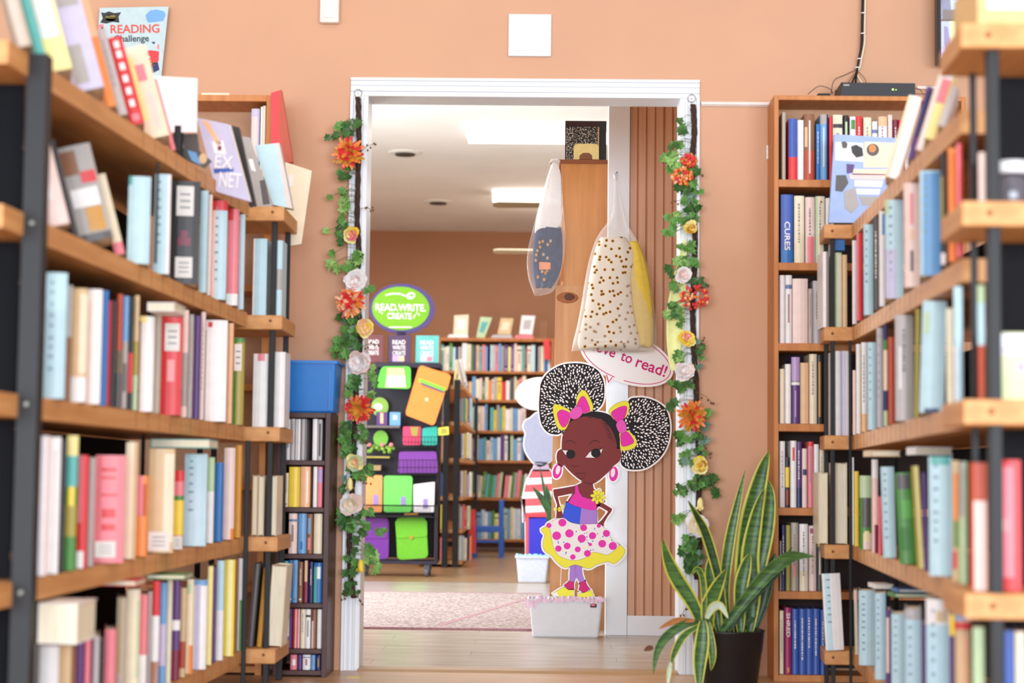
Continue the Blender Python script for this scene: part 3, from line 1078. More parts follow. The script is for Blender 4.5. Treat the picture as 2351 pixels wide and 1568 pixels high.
# big leaning things on top of the left rack and its end shelf
r = empty('sign_card', (-0.9, -1.38, LF[0]), 'blank white card sign standing on a dark holder on the left rack top', 'sign')
Yc = -1.40
mb = MB(); flat(mb, [(347, 174), (453, 180), (452, 304), (362, 303)], Yc, 0.004); mb.build('card', mat('card_white', '#f3f1f3', rough=0.5), r)
Pb = on_y(408, 305, Yc)
mb = MB()
mb.tube([(Pb.x, Yc + .01, Pb.z + .02), (Pb.x, Yc + .01, LZ[0](Yc) + 0.02)], 0.014, 12)
mb.lathe((Pb.x - .005, Yc + .01, LZ[0](Yc) + .002), [(0.03, 0), (0.035, 0.01), (0.02, 0.035), (0.012, 0.05)], 20)
mb.build('holder', M_blk, r, smooth=False)

def leaning_cover(name, quad, Y, t, key, label, cat, group=None, arts=(), page=True):
    o = slab(name, quad, Y, t, cmat(key) if isinstance(key, str) else key, label, cat, group)
    if page:
        mb = MB()
        c = [sum(p[0] for p in quad) / 4, sum(p[1] for p in quad) / 4]
        q = [(c[0] + (p[0] - c[0]) * .97 + 1.5, c[1] + (p[1] - c[1]) * .985) for p in quad]
        mb.prism([on_y(p[0], p[1], Y) + Vector((0.0015, 0.002, 0)) for p in q], (0, t - .004, 0))
        mb.build('pages', M_page, o)
    for i, (pts, kk, off) in enumerate(arts):
        mb = MB(); flat(mb, pts, Y - off, off)
        mb.build('cover_print', cmat(kk), o)
    USED.add(label)
    return o


o = leaning_cover('book', [(452, 270), (527, 286), (575, 463), (497, 440)], -1.16, .022, 'lv',
                  'periwinkle book leaning on the left rack top with white letters EX and NET', 'book', 'leaning books on the left rack top',
                  arts=[([(462, 275), (478, 279), (508, 330), (500, 335)], 'lo', .001), ([(486, 325), (512, 323), (520, 355), (492, 352)], 'w', .001),
                        ([(500, 335), (508, 335), (508, 345), (500, 345)], 'ma', .002), ([(490, 388), (535, 385), (537, 393), (492, 398)], 'bb', .0015)])
mb = MB()
text_px(mb, 'EX', 492, 385, 42, 30, -1.1625, 5)
text_px(mb, 'NET', 502, 428, 50, 34, -1.1625, 5)
mb.build('cover_lettering', cmat('w'), o)
leaning_cover('packet', [(392, 309), (452, 307), (456, 345), (484, 368), (468, 384), (424, 366), (396, 352)], -1.36, .02, 'dg', 'small dark patterned packet under the blank white card, left rack top', 'packet', page=False,
              arts=[([(404, 316), (420, 316), (422, 340), (408, 345)], 'si', .001), (oval(466, 364, 9, 12), 'tn', .001), ([(430, 345), (450, 350), (462, 380), (440, 368)], 'lb', .001)])
leaning_cover('binder', [(531, 288), (548, 292), (587, 470), (572, 474)], -0.96, .03, 'k', 'narrow black binder leaning between the periwinkle book and a grey magazine', 'binder', page=False)
leaning_cover('magazine', [(552, 312), (574, 316), (626, 474), (590, 474)], -0.60, .006, 'gy', 'grey magazine leaning beside the black binder on the end shelf', 'magazine', page=False,
              arts=[([(570, 365), (580, 365), (588, 395), (577, 390)], 'w', .001), ([(596, 415), (608, 412), (620, 468), (604, 470)], 'dg', .001)])
leaning_cover('binder', [(584, 334), (641, 328), (671, 479), (626, 470)], -0.565, .05, 'pb', 'pale blue binder with cream spine leaning on top of the left end shelf', 'binder', page=False,
              arts=[([(634, 329), (641, 328), (671, 479), (659, 476)], 'pp', .001)])
leaning_cover('envelope', [(655, 372), (716, 392), (692, 560), (655, 566)], -0.28, .012, 'cr', 'large cream card envelope leaning out beside the pale blue binder', 'envelope', page=False,
              arts=[([(664, 402), (673, 402), (673, 428), (664, 426)], 'w', .001)])
leaning_cover('folder', [(622, 213), (646, 206), (672, 372), (655, 374), (622, 332)], -0.235, .03, 'r', 'tall red folder leaning upright against the side of the far oak bookcase', 'folder', page=False,
              arts=[([(641, 212), (646, 206), (672, 372), (655, 374), (641, 300)], 'ru', .001)])

# ---------------------------------------------------------------- right rack rows
row([
    (2031, 2062, 0, 'cr', dict(lean=-16, len=196, m='none', b=((0, 1, 'w', .3, 1),), pd=.16)),
    (2083, 2098, 0, 'pu', dict(lean=-15, len=172, m='none', b=((.3, .95, 'nv', .3, 1),))),
    (2101, 2117, 0, 'w', dict(lean=-17, len=205, m='none', b=((0, 1, 'pp', 0, .3),))),
    (2121, 2145, 0, 'ly', dict(lean=-17, len=190, m='none', b=((.45, .75, 'pk', 0, .9), (.75, 1, 'w')))),
    (2152, 2170, 0, 'si', dict(lean=-20, len=95, m='none')),
], RZ[0], RA, RB, 'top of the right rack', 'leaning books on the right rack top', seed=21)

row([
    (1957, 1967, 552, 'w', dict(m='none')),
    (1967, 1981, 535, 'r', dict(m='none', b=((0, 1, 'pk', 0, .3),))),
    (1983, 2005, 472, 'pb', dict(m='call')),
    (2006, 2018, 470, 'dg', dict(m='title')),
    (2019, 2032, 485, 'w', dict(m='none', b=((.75, .97, 'lb', .5, 1),))),
    (2033, 2074, 428, 'pb', dict(m='call', b=((.0, .5, 'lv', 0, .6), (.85, 1, 'lg', 0, .2)))),
    (2076, 2112, 415, 'pp', dict(m='none', b=((.15, .35, 'dg', .4, .6), (.6, .9, 'pk', .4, .6), (.45, .55, 'lo', .4, .6)))),
    (2113, 2160, 392, 'pb', dict(m='call', b=((0, .98, 'lb', 0.15, 1),), say='grey-blue')),
    (2161, 2177, 352, 'k', dict(m='none', b=((.3, .8, 'ol', 0, .3), (.02, .12, 'w', 0, .6)))),
    (2178, 2197, 340, 'o', dict(m='none')),
    (2198, 2210, 330, 'r', dict(m='none', b=((0, 1, 'pk', 0, .5),))),
], RZ[1], RA, RB, above=RZ[0], where= 'second shelf of right rack', group='books on the second shelf of the right rack', seed=22)

row([
    (1958, 1965, 850, 'pp', dict(m='none')),
    (1966, 1977, 790, 'w', dict(m='none', b=((0, .95, 'ly', .8, 1),))),
    (1978, 1991, 786, 'w', dict(m='title', b=((0, .2, 'lo'),))),
    (1992, 2012, 786, 'pb', dict(m='call')),
    (2013, 2028, 752, 'si', dict(m='call')),
    (2029, 2038, 745, 'nv', dict(m='none', b=((.0, .15, 'lg'), (.35, .75, 'cr'), (.75, .85, 'g')))),
    (2039, 2055, 774, 'ru', dict(m='none')),
    (2056, 2098, 668, 'si', dict(m='title', b=((0, 1, 'gy', .6, 1), (.3, .7, 'w', .2, .35)), pd=.2, label='thick silvery file with worn spine, third shelf of right rack')),
    (2099, 2110, 690, 'ol', dict(m='none', lean=-1)),
    (2111, 2166, 692, 'pb', dict(m='none', lean=-2, b=((.7, .9, 'lg', .1, .3), (.0, .04, 'nv', .2, .8)), pd=.2, label='very wide pale blue book leaning slightly, third shelf of right rack')),
    (2174, 2189, 708, 'cr', dict(m='none')),
    (2191, 2211, 655, 'pb', dict(m='none', b=((0, .5, 'w', 0, .3),))),
], RZ[2], RA, RB, above=RZ[1], where= 'third shelf of right rack', group='books on the third shelf of the right rack', seed=23)

row([
    (1957, 1961, 1050, 'w', dict(m='none')),
    (1962, 1972, 1082, 'y', dict(m='none')),
    (1974, 2001, 1092, 'g', dict(m='none', b=((.7, 1, 'lg'), (.3, .7, 'dg', .2, .9), (0, .22, 'pp', .3, 1), (.1, .25, 'ly', .4, .8)), say='green photo')),
    (2002, 2016, 1055, 'pp', dict(m='none', b=((.8, 1, 'w'), (0, .3, 'ma', .4, 1)))),
    (2017, 2027, 1140, 'r', dict(m='none', b=((0, 1, 'pk', 0, .4),))),
    (2028, 2058, 1072, 'pb', dict(m='call', lean=1.5)),
    (2066, 2104, 1086, 'g', dict(m='none', lean=3, b=((.82, .98, 'dg', .1, .9), (.5, .7, '#5fa84f', .3, .9), (.15, .4, '#3a7a34', .1, .7)), pd=.2, label='wide green leaf-photo book leaning, fourth shelf of right rack')),
    (2106, 2122, 1070, 'ol', dict(m='none', lean=3, b=((0, 1, 'ly', .5, 1),))),
    (2123, 2132, 1085, 'pu', dict(m='none', lean=1.5)),
    (2134, 2187, 1048, 'pb', dict(m='call', b=((.93, 1, 'tl', .1, .9),), pd=.2, label='very wide pale blue book with mint top edge, fourth shelf of right rack')),
    (2188, 2203, 1058, 'tn', dict(m='none', b=((.5, .9, 'o', .2, .9), (.1, .25, 'r', 0, .6), (.28, .5, 'g', .2, .8)))),
    (2204, 2222, 1060, 'lg', dict(m='none', b=((.55, 1, 'gy', 0, .6),))),
], RZ[3], RA, RB, above=RZ[2], where= 'fourth shelf of right rack', group='books on the fourth shelf of the right rack', seed=24)

row([
    (1963, 1971, 1355, 'pp', dict(m='none', lean=1, b=((0, .8, 'lg', 0, .3),))),
    (1972, 2008, 1356, 'pb', dict(m='call', say='light blue')),
    (2009, 2034, 1362, 'pb', dict(m='call')),
    (2035, 2046, 1400, 'pu', dict(m='none', b=((.2, .9, 'pp', 0, .6),))),
    (2047, 2078, 1410, 'pb', dict(m='call')),
    (2079, 2116, 1398, 'pb', dict(m='call', b=((.9, 1, 'si'),))),
    (2117, 2127, 1432, 'pu', dict(m='none')),
    (2128, 2181, 1372, 'pb', dict(m='call', b=((.82, 1, 'w'), (.84, .92, 'tn', .4, .9)), pd=.2, label='wide pale blue book with white top, bottom shelf of right rack')),
    (2182, 2194, 1410, 'pu', dict(m='none', b=((.85, 1, 'y', 0, 1),))),
    (2195, 2230, 1402, 'tn', dict(m='none', b=((.94, 1, 'lb'), (.88, .93, 'r'), (0, .85, 'lo', .4, .9)))),
], RZ[4], RA, RB, above=RZ[3], where= 'bottom shelf of right rack', group='books on the bottom shelf of the right rack', seed=25)

lying(2010, 2052, 1352, 10, 'w', -1.10, .12, 'slim white book lying over the bottom row of the right rack', 'books lying on the rows of the right rack')
lying(2053, 2150, 1372, 9, 'g', -1.45, .10, 'green book lying over the bottom row of the right rack', 'books lying on the rows of the right rack')
lying(2062, 2165, 1361, 8, 'b', -1.45, .10, 'blue book lying on the green one, bottom row of right rack', 'books lying on the rows of the right rack')
lying(2103, 2188, 1044, 18, 'w', -1.85, .12, 'white book lying over the fourth row of the right rack', 'books lying on the rows of the right rack')
lying(2000, 2068, 1048, 14, 'tn', -1.45, .12, 'tan book lying over the fourth row of the right rack', 'books lying on the rows of the right rack')

# far end shelf, right side
CAPR = ((0.9, -0.348), (1.0, -0.348))
row([
    (1889, 1903, 578, 'w', dict(m='none', b=((0, 1, 'gy', .5, 1),))),
    (1917, 1934, 580, 'lg', dict(m='none', b=((0, .97, 'cr', .5, 1),))),
    (1935, 1946, 585, 'tn', dict(m='none', say='peach tan')),
], RF[1], *CAPR, 'end shelf before oak bookcase, second board', 'books on the end shelf before the oak bookcase', pd=.12, fan=False, seed=31)
row([
    (1915, 1931, 806, 'w', dict(m='none')),
    (1932, 1950, 806, 'w', dict(m='none', b=((0, 1, 'lv', 0, .5),))),
], RF[2], *CAPR, 'end shelf before oak bookcase, third board', 'books on the end shelf before the oak bookcase', pd=.12, fan=False, seed=32)
row([
    (1880, 1901, 1085, 'cr', dict(m='none', fore=True)),
    (1917, 1946, 1062, 'cr', dict(m='none', fore=True, say='thick page-side')),
], RF[3], *CAPR, 'end shelf before oak bookcase, fourth board', 'books on the end shelf before the oak bookcase', pd=.12, fan=False, seed=33)
row([
    (1896, 1938, 1357, 'w', dict(m='call', lean=3.0, len=175, pd=.012, pull=0, b=((0, 1, 'pb', .1, .4),))),
], RF[4], (.9, -.384), (1.0, -.384), 'end shelf before oak bookcase, lowest board', 'books on the end shelf before the oak bookcase', pd=.12, fan=False, seed=34)
mb = MB(); P0 = on_y(1918, 575, -.348); P1 = on_y(1940, 550, -.348)
mb.box(P0.x, P1.x, -.348, -.25, P0.z, P1.z)
tag(mb.build('card_box', cmat('b'), bevel=.002), 'small blue box lying on the books of the right end shelf', 'box')
mb = MB(); P0 = on_y(1906, 1083, -.348); P1 = on_y(1936, 1034, -.348)

# near end shelf, right side
CAPN = ((0.8, -2.63), (0.9, -2.63))
row([(2247, 2262, 350, 'pp', dict(m='none')), (2263, 2271, 365, 'tp', dict(m='none'))], RN[1], (0.8, -3.00), (0.9, -3.00), 'near end shelf on the right, second board', 'books on the near end shelf', pd=.12, seed=41)
row([(2246, 2262, 655, 'pb', dict(m='none', pd=.05, b=((0, .48, 'ru'), (.85, 1, 'lg'))))], RN[2], (0.8, -3.00), (0.9, -3.00), 'near end shelf on the right, third board', 'books on the near end shelf', pd=.12, seed=42)
row([
    (2229, 2268, 1062, 'ru', dict(m='none', b=((0, .7, 'pp', .2, .95),), label='red book with pale lower spine on the near end shelf')),
    (2290, 2345, 1056, 'r', dict(m='none', b=((.1, .95, 'pk', .25, .7), (.45, .55, 'pp', 0, .6)), label='thick bright red book beside the black post, near end shelf')),
], RN[3], (0.8, -3.00), (0.9, -3.00), 'near end shelf, fourth board', 'books on the near end shelf', pd=.12, seed=43)
row([
    (2236, 2262, 1440, 'lg', dict(m='none', b=((0, .5, 'ol'),))),
    (2296, 2330, 1448, 'bb', dict(m='none', b=((0, .55, 'ol'), (0, .5, 'lg', .2, .7)))),
    (2332, 2356, 1450, 'cr', dict(m='none')),
], RN[4], (0.8, -3.00), (0.9, -3.00), 'near end shelf, lowest board', 'books on the near end shelf', pd=.12, seed=44)

# jar with white lid, picture box and parcel on the near end shelf
Pj = on_y(2322, 500, -2.98); Pj.z = RN[1] + .0005
r = empty('jar', Pj, 'dark glass jar with a broad white lid on the near end shelf', 'jar')
mb = MB(); mb.lathe(Pj, [(0.026, 0), (0.030, 0.008), (0.030, 0.055), (0.024, 0.066)], 28); mb.build('jar_body', mat('smoked_glass', '#5a565e', rough=0.15, spec=0.7), r, smooth=True)
mb = MB(); mb.lathe(Pj + Vector((0, 0, 0.066)), [(0.036, 0), (0.038, 0.004), (0.038, 0.020), (0.034, 0.024)], 28); mb.build('jar_lid', M_white, r, bevel=.001)
P0 = on_y(2281, 762, -3.02)
ztop = on_y(2300, 762, -3.02).z
r = empty('picture_box', (P0.x + .05, -3.0, RN[2]), 'white and pale green picture box on the near end shelf', 'box')
mb = MB(); mb.box(P0.x, P0.x + .12, -3.02, -2.90, RN[2] + .0005, ztop); mb.build('carton', mat('box_green', '#d9dcae', rough=0.5, hex2='#bcd09a', scale=12), r, bevel=.004)
mb = MB(); hh = ztop - RN[2]; mb.box(P0.x + .002, P0.x + .118, -3.0215, -3.0195, RN[2] + hh * .68, ztop - .004)
mb.build('carton_top_print', M_white, r)
mb = MB(); mb.box(P0.x + .016, P0.x + .046, -3.023, -3.0213, RN[2] + hh * .72, RN[2] + hh * .76); mb.ell((P0.x + .05, -3.021, RN[2] + hh * .5), .007, .001, .01)
mb.build('carton_mark', cmat('li'), r)
P0 = on_y(2245, 110, -3.06); zt = on_y(2300, -60, -3.06).z
r = empty('parcel', (P0.x + .1, -3.0, RN[0]), 'tan cardboard parcel with white paper on top, over the near end shelf', 'box')
mb = MB(); mb.box(P0.x, P0.x + .3, -3.06, -2.86, RN[0] + .0005, zt); mb.build('carton', mat('cardboard', '#dfbb85', rough=0.8, noise=0.08), r, bevel=.004)
mb = MB(); z1 = on_y(2300, 22, -3.06).z; mb.box(P0.x + .018, P0.x + .3, -3.063, -3.0595, z1, zt - .004); mb.build('paper_label', M_white, r)
row([(2216, 2220, 0, 'si', dict(pd=.02, lean=0, len=60, m='none')), (2223, 2229, 0, 'br', dict(pd=.03, lean=0, len=130, m='none'))], RN[0], (0.8, -2.95), (0.9, -2.95), 'beside the tan parcel on top', 'leaning books on the right rack top', pd=.1, seed=45)

# periwinkle brochure with photos on the right end shelf
o = leaning_cover('brochure', [(1916, 308), (2070, 318), (2012, 512), (1903, 511)], -0.33, .02, mat('brochure_blue', '#9db4e4', rough=.4),
                  'light blue brochure with photographs of books propped on the right end shelf', 'brochure', None,
                  arts=[([(1918, 326), (1982, 328), (1984, 372), (1918, 368)], 'w', .001), ([(1985, 325), (2060, 328), (2042, 385), (1982, 385)], 'cr', .001),
                        ([(1958, 388), (2038, 388), (2033, 400), (1958, 398)], 'cr', .0015), ([(1950, 400), (2038, 401), (2030, 413), (1952, 411)], 'pp', .0015),
                        ([(1962, 413), (2028, 415), (2024, 430), (1962, 428)], 'w', .0015), ([(1965, 433), (2022, 434), (2018, 447), (1968, 446)], 'w', .0015),
                        ([(1958, 398.5), (2036, 400), (2036, 402), (1957, 401)], 'ma', .0025), ([(1972, 450), (2014, 452), (2006, 470), (1980, 472)], 'gy', .0015),
                        ([(1932, 326), (1940, 324), (1946, 330), (1944, 340), (1934, 340)], 'dg', .002), ([(1954, 336), (1966, 332), (1980, 340), (1982, 358), (1966, 362), (1956, 350)], 'k', .002),
                        ([(1944, 376), (1962, 378), (1958, 396), (1944, 398)], 'pu', .002), ([(1920, 402), (1942, 402), (1948, 420), (1934, 440), (1918, 438)], 'dg', .002),
                        ([(1938, 440), (1962, 430), (1972, 470), (1955, 490), (1940, 478)], 'gy', .002), (oval(2004, 344, 14, 14), 'dg', .002), (oval(2003, 341, 8, 9), 'o', .003)])
# ================================================================ tall oak bookcase, right of the doorway
M_oak = mat('oak_veneer', '#c98445', rough=0.45, hex2='#b9723a', scale=3.0, stretch=(14, 3, 1.2))
M_oakd = mat('bookcase_back', '#b98c68', rough=0.6)
M_dkw = mat('dark_mahogany', '#3a1a16', rough=0.4, hex2='#4c241c', scale=3.0, stretch=(10, 3, 1))


def bookcase(name, x0, x1, yf, yb, ztop, shelves, t, m, mback, label, cat='bookcase', sh_t=None, group=None, back=True):
    r = empty(name, ((x0 + x1) / 2, (yf + yb) / 2, 0), label, cat, group)
    sh_t = sh_t or t
    for a, b in ((x0, x0 + t), (x1 - t, x1)):
        mb = MB(); mb.box(a, b, yf, yb, 0, ztop); mb.build('side_board', m, r, bevel=0.0015)
    mb = MB(); mb.box(x0 + t, x1 - t, yf, yb, ztop - t, ztop); mb.build('top_board', m, r, bevel=0.0015)
    for z in shelves:
        mb = MB(); mb.box(x0 + t, x1 - t, yf + 0.002, yb - 0.01, z - sh_t, z); mb.build('shelf_board', m, r, bevel=0.0015)
    if back == 2:
        mb = MB(); mb.box(x0 + t, x1 - t, yb - 0.009, yb - 0.003, shelves[0], ztop - t); mb.build('back_board', mback, r)
        mb = MB(); mb.box(x0 + t, x1 - t, yb - 0.009, yb - 0.003, 0.03, shelves[0] - 0.001); mb.build('back_board', mat('back_board_painted_shade', '#2a1810', rough=0.7), r)['label'] = 'back board with shade painted in'  # shadow gap above the lower rows put into the board colour
    elif back:
        mb = MB(); mb.box(x0 + t, x1 - t, yb - 0.009, yb - 0.003, 0.03, ztop - t); mb.build('back_board', mback, r)
    return r


YF = -0.18
def zat(x, y, Y): return on_y(x, y, Y).z
xl = on_y(1777, 800, YF).x
RS = [zat(1840, y, YF) for y in (412, 603, 788, 973, 1166, 1358, 1550)]
bookcase('bookcase', xl, xl + 0.66, YF, -0.001, zat(1840, 219, YF), RS, 0.016, M_oak, M_oakd,
         'tall oak bookcase of novels against the wall, behind the right rack', sh_t=0.026, back=2)
CB = ((0, YF + .012), (1, YF + .012))
G = 'novels in the tall oak bookcase'
kw = dict(pd=.13, fan=False, group=G)
names = ['top shelf of oak bookcase', 'second shelf of oak bookcase', 'third shelf of oak bookcase', 'fourth shelf of oak bookcase',
         'fifth shelf of oak bookcase', 'sixth shelf of oak bookcase', 'seventh shelf of oak bookcase']
rows = [
    [(1796, 1804, 258, 'tp', dict(m='none')), (1811, 1831, 273, 'r', dict(b=((.37, 1, 'bb'), (.4, .95, 'nv', .55, .6)), m='none', say='blue-and-red')), (1832, 1846, 276, 'w', dict(m='none', lean=0)),
     (1847, 1871, 262, 'br', dict(b=((0, .45, 'ru'), (.1, .9, 'w', .45, .58), (.5, .8, 'lo', .05, .3)), m='none')), (1874, 1883, 285, 'b', dict(m='title')), (1884, 1902, 263, 'lb', dict(b=((.85, 1, 'gy'), (0, 1, 'nv', .8, 1), (.2, .8, 'cr', .35, .5)), m='none', say='slate blue')),
     (1905, 1912, 268, 'r'), (1913, 1935, 264, 'cr'), (1938, 1950, 265, 'k', dict(b=((.3, .9, 'lg', .3, .7),), m='none')), (1952, 1965, 268, 'w', dict(b=((.8, .95, 'g', .2, .9),), m='none')),
     (1966, 1981, 267, 'r', dict(m='title')), (1983, 2001, 270, 'cr', dict(m='title')), (2003, 2015, 279, 'w'), (2017, 2037, 268, 'w', dict(b=((.85, 1, 'lo'),), m='title', say='white and orange')), (2040, 2050, 264, 'pp'), (2052, 2064, 275, 'ma'), (2065, 2076, 275, 'r'), (2078, 2092, 270, 'w')],
    [(1793, 1821, 447, 'bb', dict(b=((0, .2, 'b'),), m='none', label='thick royal blue book with white CURES lettering, second shelf of oak bookcase')), (1824, 1847, 450, 'cr'), (1850, 1872, 453, 'pp', dict(b=((.0, .4, 'pk', .2, .9),), m='title')),
     (1873, 1894, 451, 'lg', dict(b=((0, 1, 'cr', .25, 1), (.9, .93, 'ma', .5, .7)), m='title')), (1896, 1915, 455, 'w')],
    [(1789, 1803, 632, 'w', dict(m='none')), (1804, 1819, 632, 'w', dict(m='bar')), (1820, 1855, 640, 'pp', dict(m='none', label='very thick bare cream paperback, third shelf of oak bookcase')), (1856, 1866, 663, 'tp'), (1867, 1886, 645, 'si', dict(m='title')), (1888, 1900, 650, 'gy')],
    [(1787, 1802, 847, 'cr', dict(m='none')), (1803, 1816, 836, 'w', dict(m='none')), (1818, 1837, 820, 'pu', dict(b=((.62, 1, 'li'), (.58, .65, 'w'), (.1, .5, 'li', .4, .55)), m='none')), (1838, 1857, 833, 'lo', dict(m='none', b=((0, 1, 'tn', 0, .5),))),
     (1859, 1876, 813, 'cr', dict(m='title', say='cream lettered')), (1877, 1888, 815, 'k', dict(b=((.1, .9, 'mu', .3, .7),), m='none'))],
    [(1787, 1803, 1013, 'w', dict(m='title')), (1804, 1813, 1050, 'k', dict(b=((.4, .8, 'y'), (.05, .35, 'ru', .2, .8)), m='none', say='black and yellow')), (1815, 1828, 1012, 'w', dict(b=((.7, .9, 'r', .3, .7),), m='none')), (1829, 1841, 1014, 'pu', dict(b=((0, .3, 'nv'),), m='title')),
     (1842, 1853, 1030, 'pp', dict(b=((.55, .65, 'nv', .1, .9),), m='none')), (1855, 1868, 1014, 'pk', dict(m='title', b=((.93, 1, 'r'),), say='coral')), (1869, 1880, 1020, 'w'), (1882, 1892, 1030, 'cr')],
    [(1787, 1794, 1242, 'gy'), (1795, 1803, 1205, 'nv', dict(m='title')), (1805, 1815, 1206, 'ol', dict(m='none')), (1817, 1833, 1200, 'tp', dict(b=((.85, .95, 'gy'), (.2, .4, 'pk', .3, .6)), m='title')), (1836, 1855, 1203, 'w', dict(m='title', b=((0, .3, 'cr'),))),
     (1858, 1875, 1207, 'pp', dict(b=((.88, .96, 'mg', .15, .85),), m='title', say='pale dotted')), (1877, 1888, 1230, 'dg')],
    [(1786, 1800, 1402, 'cr', dict(m='title')), (1802, 1817, 1395, 'mg', dict(m='none', label='magenta book with SHRED in white letters, seventh shelf of oak bookcase', b=((.03, .1, 'mu', .4, .7),))),
     (1819, 1834, 1398, 'bb', dict(m='title')), (1835, 1850, 1398, 'bb', dict(m='title')), (1851, 1866, 1398, 'bb', dict(m='title')), (1867, 1882, 1398, 'bb', dict(m='title')), (1884, 1896, 1400, 'bb', dict(m='title'))],
]
for i, rr in enumerate(rows):
    res = row([((max(e[0], 1791),) + tuple(e[1:])) for e in rr], RS[i], *CB, where=names[i], above=(lambda y, q=i: (RS[q - 1] if q else 1.99) - .026 + TB), seed=50 + i, **kw)
    if i == 1:
        o, P, d, w, h = res[0]
        mb = MB()
        text_mesh(mb, 'CURES', P + Vector((-w * .22, -0.0068, h * .60)), (0, 0, -1), (1, 0, 0), h * .42, w * .46)
        mb.build('spine_lettering', cmat('w'), o)
    if i == 6:
        o, P, d, w, h = res[1]
        mb = MB()
        text_mesh(mb, 'SHRED', P + Vector((-w * .25, -0.0048, h * .92)), (0, 0, -1), (1, 0, 0), h * .36, w * .55)
        mb.build('spine_lettering', cmat('w'), o)

# recorder on top of the oak bookcase
zt = zat(1840, 219, YF) + .001
P0 = on_y(1930, 190, -.15); P1 = on_y(2100, 221, -.15)
r = empty('video_recorder', ((P0.x + P1.x) / 2, -.09, zt), 'flat black video recorder with green lights on top of the oak bookcase', 'recorder')
hr = on_y(2000, 190, -.15).z - zt
mb = MB()
mb.prism([(P0.x, -.15, zt + .003), (P1.x, -.15, zt + .003), (P1.x, -.15, zt + hr * .95), (P0.x + .004, -.15, zt + hr)], (0, .13, 0))
for fx in (P0.x + .02, P1.x - .03):
    mb.box(fx, fx + .012, -.14, -.03, zt, zt + .004)
mb.build('recorder_case', mat('recorder_black', '#26262b', rough=0.45), r, bevel=.003)
mb = MB(); mb.box(P0.x + .010, P0.x + .030, -.1512, -.1498, zt + hr * .78, zt + hr * .88); mb.build('badge', cmat('gy'), r)
mb = MB(); mb.ell((on_y(2050, 205, -.15).x, -.151, zt + hr * .55), .0028, .0015, .0028); mb.ell((on_y(2057, 205, -.15).x, -.151, zt + hr * .53), .0014, .0012, .0014)
mb.build('led', mat('green_led', '#8cff5a', emit='#a6ff50', estr=6), r)
mb = MB()
P0 = on_y(1875, 217, -.12)
mb.box(P0.x, P0.x + .045, -.14, -.09, zt, zt + .016)
tag(mb.build('power_adapter', M_blk, bevel=.004), 'small black power adapter beside the video recorder on the oak bookcase', 'adapter')

# cables
def cable(pts, rad, key, label, Y0=-.02, smooth=True):
    q = [on_y(p[0], p[1], p[2] if len(p) > 2 else Y0) for p in pts]
    q = spline([tuple(v) for v in q], 5, closed=False)
    mb = MB(); mb.tube(q, rad, 7)
    return mb


mb = cable([(1982, -20), (1980, 60), (1979, 100), (1972, 135), (1968, 160), (1966, 175, -.03), (1964, 192, -.06)], .0042, 'k', '')
mb2 = cable([(1980, -20, -.024), (1978, 60, -.024), (1976, 110, -.024), (1970, 150, -.024), (1967, 165), (1955, 192, -.06)], .003, 'k', '')
r = empty('cable_bundle', on_y(1966, 192, -.02), 'bundle of black and cream cables running up the wall above the recorder', 'cable')
mb.build('black_cable', M_blk, r, smooth=True)
mb2.build('black_cable', M_blk, r, smooth=True)
mb = cable([(1987, -20), (1985, 60), (1985, 95), (1979, 130), (1974, 155), (1967, 168), (1980, 192, -.06)], .0028, 'cr', '')
mb.build('cream_cable', cmat('cr'), r, smooth=True)
for pts in ([(1966, 160), (1940, 172), (1915, 185, -.04), (1908, 216, -.08)], [(1966, 164), (1950, 185, -.04), (1945, 196, -.06)], [(1968, 162), (1985, 180, -.04), (1990, 196, -.06)],
            [(1855, 216, -.1), (1880, 198, -.08), (1905, 204, -.08), (1912, 215, -.1)], [(2098, 203, -.1), (2112, 205, -.08), (2120, 218, -.1)], [(2098, 215, -.1), (2125, 216, -.08), (2140, 219, -.1)]):
    cable(pts, .0013, 'k', '').build('thin_cable', cmat('k') if len(pts) != 3 else cmat('br'), r, smooth=True)
for y in (30, 77, 135, 155):
    P = on_y({30: 1982, 77: 1981, 135: 1973, 155: 1968}[y], y, -.024)
    mb = MB(); mb.lathe(P, [(.008, -.0015), (.008, .0015)], 12, 1, .8); mb.build('cable_tie', cmat('w'), r)

